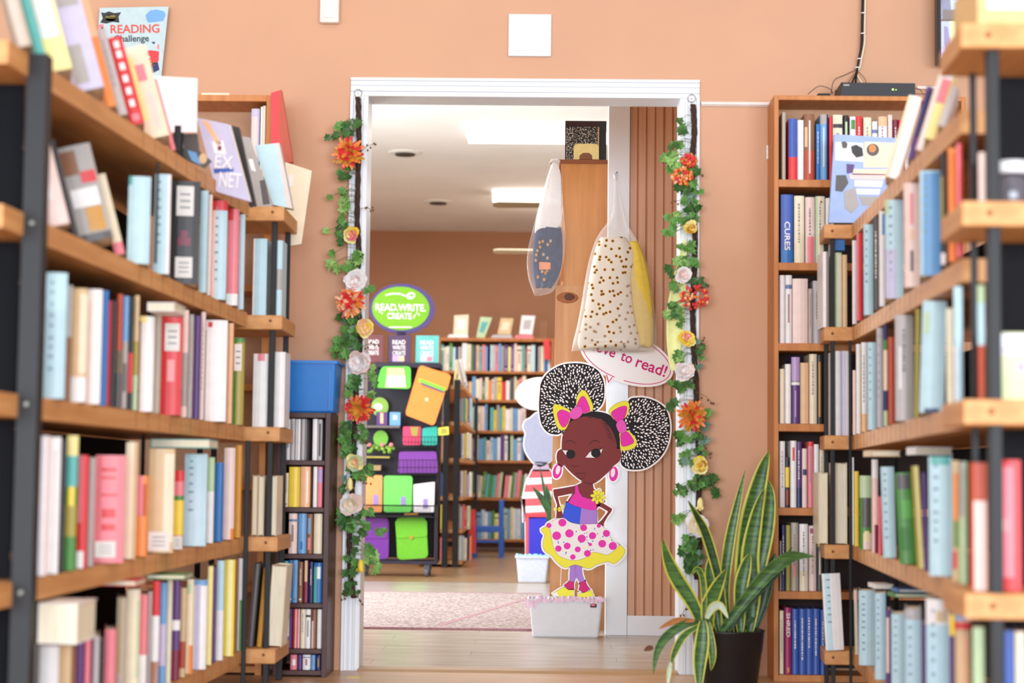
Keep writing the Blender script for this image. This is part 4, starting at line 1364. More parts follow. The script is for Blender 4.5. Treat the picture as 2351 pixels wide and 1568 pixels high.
# monitor on the wall
P0 = on_y(2153, 144, -.10); P1 = on_y(2330, -60, -.10)
r = empty('monitor', ((P0.x + P1.x) / 2, -.06, P0.z), 'wall-hung monitor showing camera pictures above the right rack', 'monitor')
mb = MB(); mb.box(P0.x, P1.x, -.10, -.05, P0.z, P1.z); mb.box(P0.x + .06, P1.x - .06, -.05, 0, P0.z + .05, P1.z - .05); mb.build('monitor_case', mat('monitor_black', '#1b1c20', rough=0.35), r, bevel=.004)
S0 = on_y(2161, 133, -.102)
mb = MB(); mb.box(S0.x, P1.x - .012, -.1015, -.0995, S0.z, P1.z - .012)
mb.build('screen', mat('screen_lit', '#8d8fa0', rough=0.2, emit='#8f93ad', estr=0.55, hex2='#6c6f80', scale=30), r)
arts = [([(2161, 48), (2235, 48), (2235, 132), (2161, 132)], '#a9b0c8'), ([(2180, 48), (2192, 48), (2206, 132), (2186, 132)], '#d8dca6'), ([(2194, 50), (2236, 50), (2236, 132), (2208, 132)], '#9ec1d6'),
        ([(2161, 112), (2180, 116), (2178, 132), (2160, 132)], '#c0c4ff'), ([(2160, 44), (2240, 44), (2240, 48.5), (2160, 48.5)], '#6a6158'), ([(2182, 0), (2200, 0), (2200, 20), (2184, 22)], '#b4cdf0'), ([(2165, 22), (2235, 26), (2235, 44), (2165, 44)], '#77706c'),
        ([(2204, 70), (2222, 72), (2224, 95), (2208, 98)], '#7f9fd8'), ([(2168, 60), (2176, 62), (2182, 110), (2176, 130), (2168, 100)], '#8a84a4')]
for i, (pts, c) in enumerate(arts):
    mb = MB(); flat(mb, pts, -.1018 - .0003 * i, .0004); mb.build('screen_image', mat('screen_' + c[1:], c, rough=.3, emit=c, estr=0.5), r)

# ================================================================ far oak bookcase on the left + poster
xr = on_y(625, 300, -.2).x
zt2 = zat(560, 218, -.2)
bookcase('bookcase', -1.78, xr, -.2, -.001, zt2, [zt2 - .33, zt2 - .66, zt2 - 1.0, zt2 - 1.34, .3, .03], 0.022, M_oak, M_oakd,
         'oak bookcase against the wall behind the left rack')
row([
    (573, 592, 250, 'lv', dict(b=((0, .9, 'pp', .1, .8),), m='none')),
    (594, 599, 245, 'w', dict(m='none')), (600, 606, 243, 'cr', dict(m='none')),
], zt2 - .33, (0, -.185), (1, -.185), 'top shelf of oak bookcase behind left rack', 'books in the far oak bookcase on the left', pd=.14, fan=False, seed=61)
mb = MB(); P0 = on_y(462, 217, -.17); P1 = on_y(527, 217, -.17)
mb.box(P0.x, P1.x, -.17, -.05, zt2 + .001, zt2 + .013)
tag(mb.build('book', cmat('cr'), bevel=.002), 'slim cream book lying on top of the oak bookcase behind the left rack', 'book')

PY = -0.03
r = empty('poster', on_y(300, 217, PY), 'pale blue READING Challenge poster propped on the far oak bookcase', 'poster')
Pq = [(229, 18), (387, 15), (366, 217), (215, 217)]
mb = MB(); flat(mb, Pq, PY, .004); mb.build('poster_board', mat('poster_blue', '#b9cdd0', rough=0.5), r)
for pts, c in (([(232, 28), (240, 30), (250, 26), (262, 30), (278, 28), (272, 38), (274, 52), (258, 50), (244, 54), (230, 52), (236, 42)], 'k'),
               (oval(254, 41, 13, 8), 'ol'), ([(334, 35), (345, 24), (360, 22), (377, 26), (380, 34), (374, 48), (358, 50), (340, 52), (336, 44)], 'lb'),
               ([(226, 56), (238, 56), (238, 72), (226, 72)], 'pk'), ([(232, 62), (237, 62), (237, 69), (232, 69)], 'k'), ([(225, 80), (240, 78), (250, 100), (238, 120), (226, 110)], 'o'),
               ([(331, 119), (345, 115), (365, 118), (364, 140), (352, 148), (338, 138), (346, 130), (334, 126)], 'r'), ([(347, 96), (356, 96), (354, 102)], 'nv'),
               ([(340, 150), (362, 142), (366, 160), (350, 168)], 'nv'), (oval(350, 146, 8, 5), 'o'), ([(362, 100), (366, 104), (364, 114), (360, 110)], 'pk')):
    mb = MB(); flat(mb, pts, PY - .0012, .0012); mb.build('poster_print', cmat(c), r)
mb = MB()
text_px(mb, 'READING', 254, 77, 112, 20, PY - .0012, -1)
mb.build('poster_title', cmat('#d8442c'), r)
mb = MB()
text_px(mb, 'Challenge', 262, 101, 80, 20, PY - .0012, -1)
mb.build('poster_title', cmat('#2b3338'), r)

# ================================================================ narrow mahogany bookcase + blue tub
YD = -.235
xa, xb = on_y(634, 1100, YD).x, on_y(757, 1100, YD).x
xa = max(xa, xr + .004)
DS = [zat(700, y, YD) for y in (1057, 1165, 1272, 1385, 1490)]
ztd = zat(700, 947, YD)
bookcase('bookcase', xa - 0.0, xb, YD, -.001, ztd, DS + [0.022], 0.018, M_dkw, M_dkw, 'narrow dark mahogany bookcase of paperbacks left of the doorway', sh_t=.016)
G2 = 'paperbacks in the narrow mahogany bookcase'
CD = ((0, YD + .012), (1, YD + .012))
drows = [
    [(655, 665, 962, 'w'), (667, 676, 960, 'si'), (677, 688, 962, 'w', dict(b=((0, 1, 'gy', .4, .6),), m='none')), (690, 701, 962, 'si', dict(b=((0, 1, 'dg', .7, .9),), m='none')), (716, 727, 962, 'w', dict(m='none')), (728, 738, 963, 'si', dict(b=((.1, .9, 'k', .3, .7),), m='none'))],
    [(644, 652, 1070, 'w', dict(m='none')), (653, 661, 1086, 'cr'), (662, 688, 1072, 'y', dict(m='none', b=((0, 1, '#e0b81e', .75, 1),))), (689, 711, 1070, 'lo', dict(b=((.1, .9, 'w', .65, .8),), m='none')), (718, 727, 1070, 'w', dict(m='none')), (728, 739, 1069, 'pk', dict(b=((.6, .95, 'li'),), m='none'))],
    [(644, 661, 1177, 'cr', dict(m='none')), (662, 681, 1178, 'pp', dict(m='bar')), (683, 702, 1178, 'lb', dict(b=((.1, .3, 'b', .3, .6),), m='none')), (703, 717, 1180, 'br', dict(b=((.5, .9, 'lb', .2, .6), (.1, .4, 'pk', .2, .6)), m='none')), (719, 738, 1177, 'cr', dict(m='none'))],
    [(650, 660, 1288, 'tl', dict(b=((0, .4, 'w', .2, .9),), m='none')), (661, 670, 1286, 'b', dict(m='two')), (671, 682, 1286, 'lb', dict(m='two')), (684, 694, 1290, 'br', dict(m='two')), (696, 706, 1287, 'ma', dict(b=((.5, 1, 'tn', .2, .8),), m='none')), (708, 717, 1290, 'nv'), (719, 738, 1292, 'b', dict(b=((.0, .9, 'tl', 0, .4), (.6, .9, 'w', .3, .8)), m='none'))],
    [(650, 669, 1396, 'pu', dict(m='bar')), (671, 687, 1394, 'r', dict(b=((0, 1, 'w', .8, .95), (0, 1, 'pp', .3, .5)), m='none')), (689, 700, 1396, 'cr'), (701, 712, 1395, 'w'), (714, 725, 1396, 'br', dict(b=((0, .7, 'pp', 0, .4),), m='none')), (727, 738, 1397, 'w', dict(m='none'))],
    [(643, 664, 1498, 'w', dict(b=((.45, .75, 'r'),), m='none')), (666, 681, 1510, 'pk', dict(b=((.3, .7, 'w', .3, .8),), m='none')), (683, 692, 1502, 'pu'), (694, 712, 1500, 'w', dict(m='bar')), (714, 723, 1512, 'lb'), (725, 736, 1505, 'nv', dict(b=((.2, .8, 'mu', .4, .6),), m='none'))],
]
for i, rr in enumerate(drows):
    row([e for e in rr if on_y(e[0], 1100, YD).x > xa + .019], (DS + [0.022])[i], *CD, above=(lambda y, q=i: (DS[q - 1] if q else ztd) - .016 + TB), where=NUM[i] + ' shelf of mahogany bookcase', group=G2, pd=.13, fan=False, seed=70 + i)

# blue tub
x0, x1 = on_y(651, 945, -.2).x, on_y(771, 945, -.2).x
x0 = max(x0, xr + .003)
hT = zat(710, 828, -.2) - ztd
r = empty('storage_tub', ((x0 + x1) / 2, -.11, ztd), 'bright blue plastic tub on top of the narrow mahogany bookcase', 'tub')
M_tub = mat('tub_blue', '#1573c6', rough=0.35, noise=0.04)


def tub_mesh(cx, cy, z0, wb, db, wt, dt, h, th=0.003, rim=0.008, rim_h=0.010):
    mb = MB()
    def ring(w, d, z, r=.012):
        pts = []
        for sx, sy, a0 in ((1, -1, -90), (1, 1, 0), (-1, 1, 90), (-1, -1, 180)):
            for k in range(4):
                a = math.radians(a0 + 30 * k)
                pts.append((cx + sx * (w / 2 - r) + r * math.cos(a), cy + sy * (d / 2 - r) + r * math.sin(a), z))
        return pts
    rings = [ring(wb - .01, db - .01, z0), ring(wb, db, z0 + .006), ring(wt, dt, z0 + h - rim_h), ring(wt + rim * 2, dt + rim * 2, z0 + h - rim_h),
             ring(wt + rim * 2, dt + rim * 2, z0 + h), ring(wt - th, dt - th, z0 + h), ring(wb - th * 2, db - th * 2, z0 + .01)]
    n = 16
    vs = [p for rg in rings for p in rg]
    fs = [tuple(reversed(range(n)))]
    for i in range(len(rings) - 1):
        for j in range(n):
            j2 = (j + 1) % n
            fs.append((i * n + j, i * n + j2, (i + 1) * n + j2, (i + 1) * n + j))
    fs.append(tuple((len(rings) - 1) * n + j for j in range(n)))
    mb.add(vs, fs)
    return mb


tub_mesh((x0 + x1) / 2, -.115, ztd + .001, (x1 - x0) * .93, .16, (x1 - x0) * 1.0, .19, hT - .001).build('tub_body', M_tub, r)
mb = MB()
for fx in (.12, .88):
    mb.box(x0 + (x1 - x0) * fx - .003, x0 + (x1 - x0) * fx + .003, -.208, -.198, ztd + .01, ztd + hT * .8)
mb.build('tub_rib', M_tub, r)
# ================================================================ around the doorway
# ---- girl display cutout in a white bin
GY = 1.455
def c5(*p): return [(1180 + x / 4.02, 740 + y / 4.02) for x, y in p]
def c6(*p): return [(1180 + x / 3.825, 1090 + y / 3.825) for x, y in p]
girl = empty('display_cutout', on_y(1325, 1376, GY), 'cartoon display cutout of a girl with two black hair puffs and polka-dot skirt', 'cutout')
COLG = {'skin': '#84393a', 'ink': '#201b22', 'white': '#fbfbfd', 'mag': '#f03abc', 'pinkb': '#f462cc', 'yel': '#faf64c', 'blu': '#3d60f4', 'lav': '#b588e4', 'rose': '#d6307f'}
def gm(k): return mat('print_' + k, COLG[k], rough=0.55, spec=0.2, noise=0.01)


def inflate(pts, d):
    n = len(pts)
    A = sum(pts[i][0] * pts[(i + 1) % n][1] - pts[(i + 1) % n][0] * pts[i][1] for i in range(n))
    s = 1 if A > 0 else -1
    out = []
    for i in range(n):
        p0, p2 = pts[i - 1], pts[(i + 1) % n]
        tx, ty = p2[0] - p0[0], p2[1] - p0[1]
        L = math.hypot(tx, ty) or 1
        out.append((pts[i][0] + s * ty / L * d, pts[i][1] - s * tx / L * d))
    return out


BOARD = MB()
LAYER = [0]


def art(name, pts, key, lay, inf=0, smooth=True, outline=0, mb=None, sp=5):
    q = spline(pts, sp) if smooth else pts
    if inf:
        flat(BOARD, inflate(q, inf * 1.5), GY, .005)
    if outline:
        m0 = MB(); flat(m0, inflate(q, outline), GY - .0005 * lay + .00025, .0003)
        m0.build(name + '_outline', gm('ink'), girl)
    m1 = mb or MB()
    flat(m1, q, GY - .0005 * lay, .0005)
    if mb is None:
        return m1.build(name, gm(key), girl)


puffL = c5((240, 640), (250, 560), (300, 480), (380, 420), (470, 385), (600, 378), (700, 400), (780, 450), (825, 540), (835, 640), (820, 740), (760, 810), (600, 900), (500, 960), (450, 1010), (400, 1035), (320, 1020), (265, 960), (240, 880), (232, 760))
puffR = c5((1055, 730), (1130, 695), (1230, 700), (1330, 740), (1400, 800), (1435, 900), (1440, 1010), (1420, 1120), (1370, 1220), (1290, 1300), (1200, 1350), (1100, 1360), (1030, 1345), (985, 1290), (1000, 1150), (1000, 950))
face = c5((470, 990), (520, 920), (620, 875), (720, 870), (820, 900), (900, 990), (940, 1090), (950, 1170), (940, 1260), (900, 1350), (830, 1420), (760, 1475), (700, 1485), (620, 1460), (520, 1380), (460, 1300), (442, 1180), (445, 1070))
cap = c5((480, 960), (560, 880), (640, 835), (740, 822), (850, 840), (930, 890), (970, 950), (1000, 1050), (1000, 1150), (945, 1160), (925, 1080), (890, 990), (820, 915), (700, 875), (600, 885), (540, 925))
torso = c6((545, 95), (610, 60), (690, 60), (700, 120), (760, 180), (780, 240), (725, 300), (728, 430), (430, 375), (460, 250), (490, 200), (540, 150))
art('hair_puff', puffL, 'ink', 1, inf=2.6)
art('hair_puff', puffR, 'ink', 1, inf=2.6)
rn = random.Random(5)


def inside(p, poly):
    c = False
    for i in range(len(poly)):
        a, b = poly[i], poly[i - 1]
        if (a[1] > p[1]) != (b[1] > p[1]) and p[0] < (b[0] - a[0]) * (p[1] - a[1]) / (b[1] - a[1]) + a[0]:
            c = not c
    return c


for poly, cen, root in ((puffL, (1313, 915), (1322, 945)), (puffR, (1478, 1000), (1435, 985))):
    mb = MB()
    spots = []
    tries = 0
    while len(spots) < 330 and tries < 12000:
        tries += 1
        p = (rn.uniform(1236, 1545), rn.uniform(830, 1085))
        if not inside(p, poly) or not inside((p[0] + (p[0] - cen[0]) * .04, p[1] + (p[1] - cen[1]) * .04), poly):
            continue
        dr = math.hypot(p[0] - root[0], p[1] - root[1])
        dens = min(1, max(0.12, (dr - 18) / 40))
        if rn.random() > dens:
            continue
        s = rn.uniform(1.6, 2.8)
        if any((p[0] - q[0]) ** 2 + (p[1] - q[1]) ** 2 < (s + q[2] + .7) ** 2 for q in spots):
            continue
        spots.append((p[0], p[1], s))
        a = math.degrees(math.atan2(p[1] - root[1], p[0] - root[0]))
        flat(mb, oval(p[0], p[1], s * rn.uniform(1.1, 1.6), s * .85, a + rn.uniform(-20, 20), 7), GY - .0010, .0004)
    mb.build('hair_curls', gm('white'), girl)['label'] = 'white curl marks'
art('neck_and_chest', torso, 'skin', 1, inf=2.2, smooth=False)
art('arm', c6((560, 92), (440, 115), (345, 130), (350, 180), (378, 260), (375, 320), (370, 380), (440, 378), (420, 320), (400, 260), (385, 190), (490, 168), (545, 160)), 'skin', 1, inf=2.2, smooth=False)
art('arm', c6((730, 232), (790, 255), (862, 298), (856, 322), (820, 370), (792, 420), (785, 460), (735, 430), (770, 398), (812, 345), (826, 322), (770, 288), (722, 268)), 'skin', 1, inf=2.2, smooth=False)
art('ear', c5((455, 1180), (410, 1185), (393, 1240), (408, 1310), (440, 1325), (465, 1300)), 'skin', 2, inf=2)
art('ear', c5((930, 1170), (972, 1160), (992, 1210), (975, 1275), (940, 1310), (895, 1330), (900, 1230)), 'skin', 2, inf=2)
for cx, cy, a in ((400, 1375, 12), (920, 1400, 8)):
    q = [(1180 + x / 4.02, 740 + y / 4.02) for x, y in oval(cx, cy, 40, 68, a)]
    art('earring', q, 'mag', 2, inf=2.2, smooth=False)
    q = [(1180 + x / 4.02, 740 + y / 4.02) for x, y in oval(cx + (6 if cx < 500 else -7), cy - 12, 20, 42, a)]
    art('earring_centre', q, 'white', 3, smooth=False)
art('hairline', cap, 'ink', 2, inf=2.2)
art('face', face, 'skin', 3, inf=2.0)
mb = MB()
for x0, y0, x1, y1, x2, y2 in ((780, 880, 820, 890, 870, 930), (790, 900, 840, 915, 880, 960), (800, 925, 850, 940, 900, 1000), (810, 950, 850, 965, 905, 1030), (830, 975, 870, 1000, 925, 1065),
                               (840, 1005, 880, 1035, 935, 1100), (850, 1040, 885, 1065, 940, 1120), (640, 850, 700, 880, 760, 870), (700, 850, 760, 885, 820, 890)):
    q = c5((x0, y0), (x1, y1 + 4), (x2, y2), (x1, y1 - 5))
    flat(mb, q, GY - .0021, .0004)
mb.build('hair_strand', gm('ink'), girl)
# face drawing
def stroke(name, pts, w, lay=4, key='ink'):
    q = spline(pts, 4, closed=False)
    mb = MB()
    n = len(q)
    up, dn = [], []
    for i in range(n):
        a, b = q[max(i - 1, 0)], q[min(i + 1, n - 1)]
        tx, ty = b[0] - a[0], b[1] - a[1]
        L = math.hypot(tx, ty) or 1
        ww = w * (0.5 + 0.5 * math.sin(math.pi * (i + .6) / (n + .2)))
        up.append((q[i][0] + ty / L * ww, q[i][1] - tx / L * ww)); dn.append((q[i][0] - ty / L * ww, q[i][1] + tx / L * ww))
    for i in range(n - 1):
        flat(mb, [up[i], up[i + 1], dn[i + 1], dn[i]], GY - .0005 * lay, .0004)
    return mb.build(name, gm(key), girl)


art('eye_white', c5((446, 1178), (490, 1182), (520, 1190), (500, 1240), (470, 1215)), 'white', 4, smooth=False)
art('eye_white', c5((660, 1248), (705, 1192), (745, 1185), (745, 1250)), 'white', 4, smooth=False)
art('eye_white', c5((785, 1185), (818, 1165), (805, 1205), (790, 1212)), 'white', 4, smooth=False)
art('iris', [(1180 + x / 4.02, 740 + y / 4.02) for x, y in oval(524, 1217, 42, 42)], 'ink', 5, smooth=False)
art('iris', [(1180 + x / 4.02, 740 + y / 4.02) for x, y in oval(756, 1206, 44, 42)], 'ink', 5, smooth=False)
stroke('brow', c5((472, 1112), (505, 1090), (545, 1100), (572, 1125)), .7)
stroke('brow', c5((690, 1130), (718, 1102), (752, 1090), (790, 1108)), .7)
stroke('eyelid', c5((448, 1178), (490, 1180), (530, 1180), (560, 1195)), .7, 6)
stroke('eyelid', c5((700, 1195), (735, 1178), (780, 1170), (820, 1158)), .8, 6)
stroke('nose', c5((535, 1312), (545, 1328), (570, 1330), (602, 1326)), .5)
stroke('mouth', c5((565, 1382), (600, 1395), (640, 1393), (672, 1386)), .5)
stroke('mouth', c5((572, 1390), (600, 1435), (640, 1440), (665, 1395)), .45)
stroke('chin_line', c5((640, 1470), (700, 1490), (760, 1478)), .5)
# bows
for nm, pts, k, lay in (('bow', c5((360, 780), (400, 758), (510, 808), (525, 860), (505, 930), (470, 990), (410, 982), (375, 900)), 'yel', 6), ('bow', c5((578, 700), (610, 640), (650, 628), (690, 680), (725, 760), (722, 812), (640, 842), (580, 800)), 'yel', 6),
                        ('bow_inner', c5((400, 842), (440, 808), (505, 832), (518, 870), (492, 940), (455, 968), (420, 925)), 'mag', 7), ('bow_inner', c5((582, 760), (615, 695), (650, 688), (690, 765), (695, 822), (620, 838), (580, 800)), 'mag', 7),
                        ('bow_knot', c5((508, 845), (555, 790), (610, 778), (635, 830), (595, 882), (540, 892)), 'pinkb', 8),
                        ('bow', c5((880, 805), (960, 742), (1040, 728), (1065, 768), (1050, 850), (1010, 892), (940, 905), (895, 860)), 'yel', 6), ('bow', c5((978, 1005), (1050, 1000), (1100, 1040), (1130, 1088), (1120, 1150), (1030, 1185), (985, 1170), (978, 1090)), 'yel', 6),
                        ('bow_inner', c5((900, 832), (970, 785), (1030, 773), (1042, 805), (1020, 880), (965, 925), (920, 885)), 'mag', 7), ('bow_inner', c5((988, 1030), (1040, 1008), (1088, 1060), (1102, 1112), (1005, 1145), (985, 1085)), 'mag', 7),
                        ('bow_knot', c5((948, 930), (1000, 898), (1035, 950), (1030, 1010), (980, 1022), (950, 975)), 'pinkb', 8)):
    art(nm, pts, k, lay, outline=.45)
# clothes
art('top', c6((538, 92), (560, 95), (572, 150), (600, 192), (660, 212), (718, 215), (726, 312), (640, 305), (560, 285), (478, 245), (510, 190), (535, 160)), 'mag', 3, inf=1.5, smooth=False, outline=.4)
art('waistband', c6((460, 238), (520, 268), (592, 290), (576, 432), (490, 415), (425, 372), (445, 310)), 'blu', 3, smooth=False, outline=.4, inf=2)
art('waistband', c6((592, 290), (660, 308), (726, 312), (730, 432), (660, 437), (576, 432)), 'lav', 3, smooth=False, outline=.4, inf=2)
frill = c6((238, 480), (320, 455), (330, 560), (350, 640), (400, 705), (480, 738), (560, 742), (640, 718), (690, 676), (740, 682), (820, 698), (880, 648), (915, 612), (975, 660), (945, 730), (880, 782), (840, 765), (790, 770), (720, 792), (650, 825), (540, 788), (450, 815), (380, 770), (330, 710), (265, 662), (255, 590), (270, 530))
art('legging', c6((498, 790), (545, 780), (548, 880), (530, 945), (488, 945), (490, 870)), 'lav', 3, inf=2.4, smooth=False, outline=.4)
art('legging', c6((542, 785), (592, 800), (602, 880), (622, 935), (580, 952), (545, 890), (515, 830)), 'lav', 3, inf=2.4, smooth=False, outline=.4)
art('frill', frill, 'yel', 5, inf=3.0, outline=.45, sp=3)
skirt = c6((430, 378), (490, 415), (575, 435), (730, 432), (780, 452), (830, 520), (870, 580), (922, 615), (880, 662), (820, 702), (740, 684), (690, 680), (640, 722), (540, 752), (440, 732), (380, 695), (340, 610), (318, 480), (283, 440), (340, 402))
art('skirt', skirt, 'white', 6, inf=2.4, outline=.45, sp=3)
mb = MB()
for x, y, r_ in ((425, 420, 35), (308, 445, 22), (375, 535, 38), (487, 515, 37), (595, 560, 36), (612, 465, 30), (690, 535, 32), (812, 515, 31), (775, 605, 34), (467, 625, 30), (390, 648, 28), (560, 655, 26), (868, 625, 36), (645, 690, 30), (517, 722, 24), (745, 448, 18), (670, 612, 15)):
    q = [(1180 + a / 3.825, 1090 + b / 3.825) for a, b in oval(x, y, r_, r_ * .97)]
    flat(mb, q, GY - .0035, .0004)
mb.build('skirt_dots', gm('mag'), girl)
for k, n0 in (('yel', 14), ('blu', 16), ('lav', 12)):
    mb = MB()
    c = 0
    while c < n0:
        x, y = rn.uniform(330, 880), rn.uniform(400, 740)
        p = (1180 + x / 3.825, 1090 + y / 3.825)
        if inside(p, skirt) and inside((p[0], p[1] + 3), skirt):
            flat(mb, oval(p[0], p[1], 1.4, 1.7, 0, 8), GY - .0033, .0002)
            c += 1
    mb.build('skirt_dot_pattern', gm(k), girl)
art('sock', c6((480, 938), (525, 938), (528, 1000), (475, 1008), (438, 968)), 'rose', 4, inf=2, smooth=False, outline=.4)
art('sock', c6((585, 942), (626, 930), (642, 970), (668, 1000), (620, 1038), (568, 1010)), 'rose', 4, inf=2, smooth=False, outline=.4)
art('shoe', c6((335, 1045), (395, 1008), (440, 985), (480, 1012), (522, 1010), (522, 1062), (440, 1074), (360, 1070)), 'yel', 5, inf=2.4, smooth=False, outline=.4)
art('shoe', c6((565, 1045), (620, 1035), (680, 1012), (698, 1062), (640, 1078), (562, 1074)), 'yel', 5, inf=2.4, smooth=False, outline=.4)
art('shoe_toe', c6((330, 1048), (375, 1030), (395, 1066), (350, 1070)), 'white', 6, smooth=False)
for k in range(8):
    a = math.radians(45 * k + 10)
    q = oval(738 + 38 * math.cos(a), 192 + 38 * math.sin(a), 30, 15, math.degrees(a), 14)
    art('flower_petal', [(1180 + x / 3.825, 1090 + y / 3.825) for x, y in q], 'yel', 5, smooth=False, outline=.35, inf=2 if k % 2 == 0 else 0)
art('flower_centre', [(1180 + x / 3.825, 1090 + y / 3.825) for x, y in oval(738, 192, 12, 12, 0, 14)], 'yel', 6, smooth=False, outline=.4)
for x, y in ((368, 303), (398, 295), (424, 278), (400, 312)):
    art('bracelet', [(1180 + a / 3.825, 1090 + b / 3.825) for a, b in oval(x, y, 14, 11, -20, 12)], 'yel', 4, smooth=False, inf=1)
# speech bubble
bub = [(1180 + x / 4.02, 740 + y / 4.02) for x, y in oval(1040, 330, 452, 232, 20, 60)]
flat(BOARD, bub, GY + .006, .005)
ring = [(1180 + x / 4.02, 740 + y / 4.02) for x, y in oval(1040, 330, 428, 208, 20, 60)]
ring2 = [(1180 + x / 4.02, 740 + y / 4.02) for x, y in oval(1040, 330, 421, 201, 20, 60)]
mb = MB()
for i in range(60):
    j = (i + 1) % 60
    if 14 <= i <= 15:
        continue
    flat(mb, [ring[i], ring[j], ring2[j], ring2[i]], GY + .0055, .0005)
flat(mb, c5((850, 483), (857, 480), (876, 548), (869, 562)), GY + .0050, .0006)
flat(mb, c5((869, 562), (872, 548), (905, 503), (912, 508)), GY + .0050, .0006)
mb.build('bubble_line', gm('rose'), girl)
flat(BOARD, c5((840, 470), (930, 505), (874, 580)), GY + .0058, .005)
mb = MB()
SL = 20.0
bx, by = 1180 + 975 / 4.02, 740 + 348 / 4.02
ux, uy = math.cos(math.radians(SL)), math.sin(math.radians(SL))
def tline(s, along, wpx, hpx, drop=0.0):
    text_px(mb, s, bx + ux * along - uy * drop, by + uy * along + ux * drop, wpx, hpx, GY + .0045, SL, 0, .0012)
tline('to', 0, 27, 20)
tline('read!', 38, 72, 27, 2)
tline('love', -66, 52, 24)
tline('I', -84, 6, 24)
mb.build('bubble_lettering', gm('rose'), girl)
BOARD.build('cut_board', mat('board_white', '#fbfbfd', rough=0.3, noise=0.01), girl)
# support string of the cutout
mb = MB(); mb.tube([on_y(1287, 1345, GY + .01), on_y(1289, 1290, GY + .01)], .0012, 6); mb.build('support_wire', gm('white'), girl)

# ---- white bin
M_binw = mat('bin_plastic', '#dfe3ea', rough=0.4, noise=0.02)
M_film = mat('pink_film', '#f3d3ea', rough=0.3, alpha=0.8, noise=0.05, scale=60)


def white_bin(x0t, x1t, x0b, x1b, ybot, ytop, Y, dep, label, mm, liner=None):
    a, b = on_y(x0t, ytop, Y), on_y(x1t, ytop, Y)
    c, d = on_y(x0b, ybot, Y), on_y(x1b, ybot, Y)
    h = a.z
    cx = (c.x + d.x) / 2
    r = empty('storage_bin', (cx, Y + dep / 2, 0), label, 'bin')
    tub_mesh((a.x + b.x + c.x + d.x) / 4, Y + dep / 2, 0, d.x - c.x, dep * .86, b.x - a.x - .012, dep, h).build('bin_body', mm, r)
    return r, a, b, h


Yb = 1.385
r, a, b, h = white_bin(1212, 1387, 1222, 1375, 1468, 1374, Yb, .15, 'white plastic bin with pink film around the rim, holding the girl cutout', M_binw)
mb = MB()
p = on_y(1362, 1389, Yb)
mb.box(p.x - .012, p.x + .014, Yb - .0035, Yb + .004, p.z - .010, p.z + .004)
mb.build('handle_hole', mat('bin_hole', '#5a2a44', rough=.6), r)
# crumpled film draped over the rim
mb = MB()
N = 40
prev = None
rr = random.Random(3)
x0, x1 = a.x - .012, b.x + .004
for i in range(N + 1):
    x = x0 + (x1 - x0) * i / N
    up = h + rr.uniform(.0, .016)
    lo = h - (.030 + rr.uniform(0, .018) if i < 6 else rr.uniform(.006, .02))
    col = [(x, Yb + .012, up - .012), (x, Yb - .004 + rr.uniform(-.004, .002), up), (x, Yb - .011 + rr.uniform(-.004, .002), (up + lo) / 2), (x - (.008 if i < 4 else 0), Yb - .011 + rr.uniform(-.004, .003), lo)]
    if prev:
        k = len(mb.v)
        mb.v += prev + col
        for q in range(3):
            mb.f.append([k + q, k + q + 4, k + q + 5, k + q + 1]); mb.m.append(0)
    prev = col
mb.build('film_liner', M_film, r, smooth=True)
mb = MB(); mb.ell((p.x, Yb - .006, p.z + .001), .010, .004, .006); mb.build('film_bow', cmat('pk'), r, smooth=True)
# second bin + the cutout seen from behind
Y2 = 5.35
r2, a2, b2, h2 = white_bin(1183, 1262, 1190, 1254, 1343, 1277, Y2, .22, 'pale translucent bin farther back, holding the cutout seen from behind', mat('bin_blue', '#d3dcec', rough=.35), None)
mb = MB()
prev = None
for i in range(21):
    x = a2.x + .004 + (b2.x - a2.x - .008) * i / 20
    col = [(x, Y2 + .02, h2 + rr.uniform(0, .02)), (x, Y2 + .012, h2 + rr.uniform(.002, .014)), (x, Y2 + .006, h2 - .006)]
    if prev:
        k = len(mb.v); mb.v += prev + col
        for q in range(2):
            mb.f.append([k + q, k + q + 3, k + q + 4, k + q + 1]); mb.m.append(0)
    prev = col
mb.build('film_liner', mat('blue_film', '#9fd8e8', rough=.3), r2, smooth=True)
BY = Y2 + .10
boy = empty('display_cutout', on_y(1235, 1285, BY), 'pale cutout figure seen from behind in red striped shirt and blue trousers, with white bubble', 'cutout')
def art2(name, pts, col, lay=0, inf=0, smooth=True):
    q = spline(pts, 4) if smooth else pts
    if inf:
        m0 = MB(); flat(m0, inflate(q, inf), BY + .002, .005); m0.build('cut_board', gm('white'), boy)
    m1 = MB(); flat(m1, q, BY - .0008 * lay, .001); m1.build(name, mat('tint_' + col[1:], col, rough=.4, hex2=None), boy)
art2('bubble', oval(1238, 904, 54, 37, -4, 36), '#eef0f5', 0, 1, False)
art2('head', [(1217, 960), (1232, 948), (1252, 945), (1272, 952), (1284, 975), (1284, 1010), (1274, 1040), (1262, 1060), (1240, 1072), (1222, 1060), (1208, 1040), (1203, 1020), (1206, 995), (1201, 980), (1206, 966)], '#a0a4bd', 1, 2)
art2('neck', [(1228, 1060), (1256, 1060), (1262, 1082), (1222, 1082)], '#b7a3bb', 1, 2, False)
art2('shirt', [(1222, 1078), (1262, 1078), (1284, 1110), (1284, 1190), (1206, 1190), (1199, 1150), (1207, 1110)], '#cf5c66', 1, 2.4, False)
for y0, x0 in ((1098, 1208), (1130, 1199), (1162, 1206)):
    art2('shirt_stripe', [(x0, y0), (1285, y0 - 3), (1285, y0 + 11), (x0 + 1, y0 + 15)], '#e8edf2', 2, 0, False)
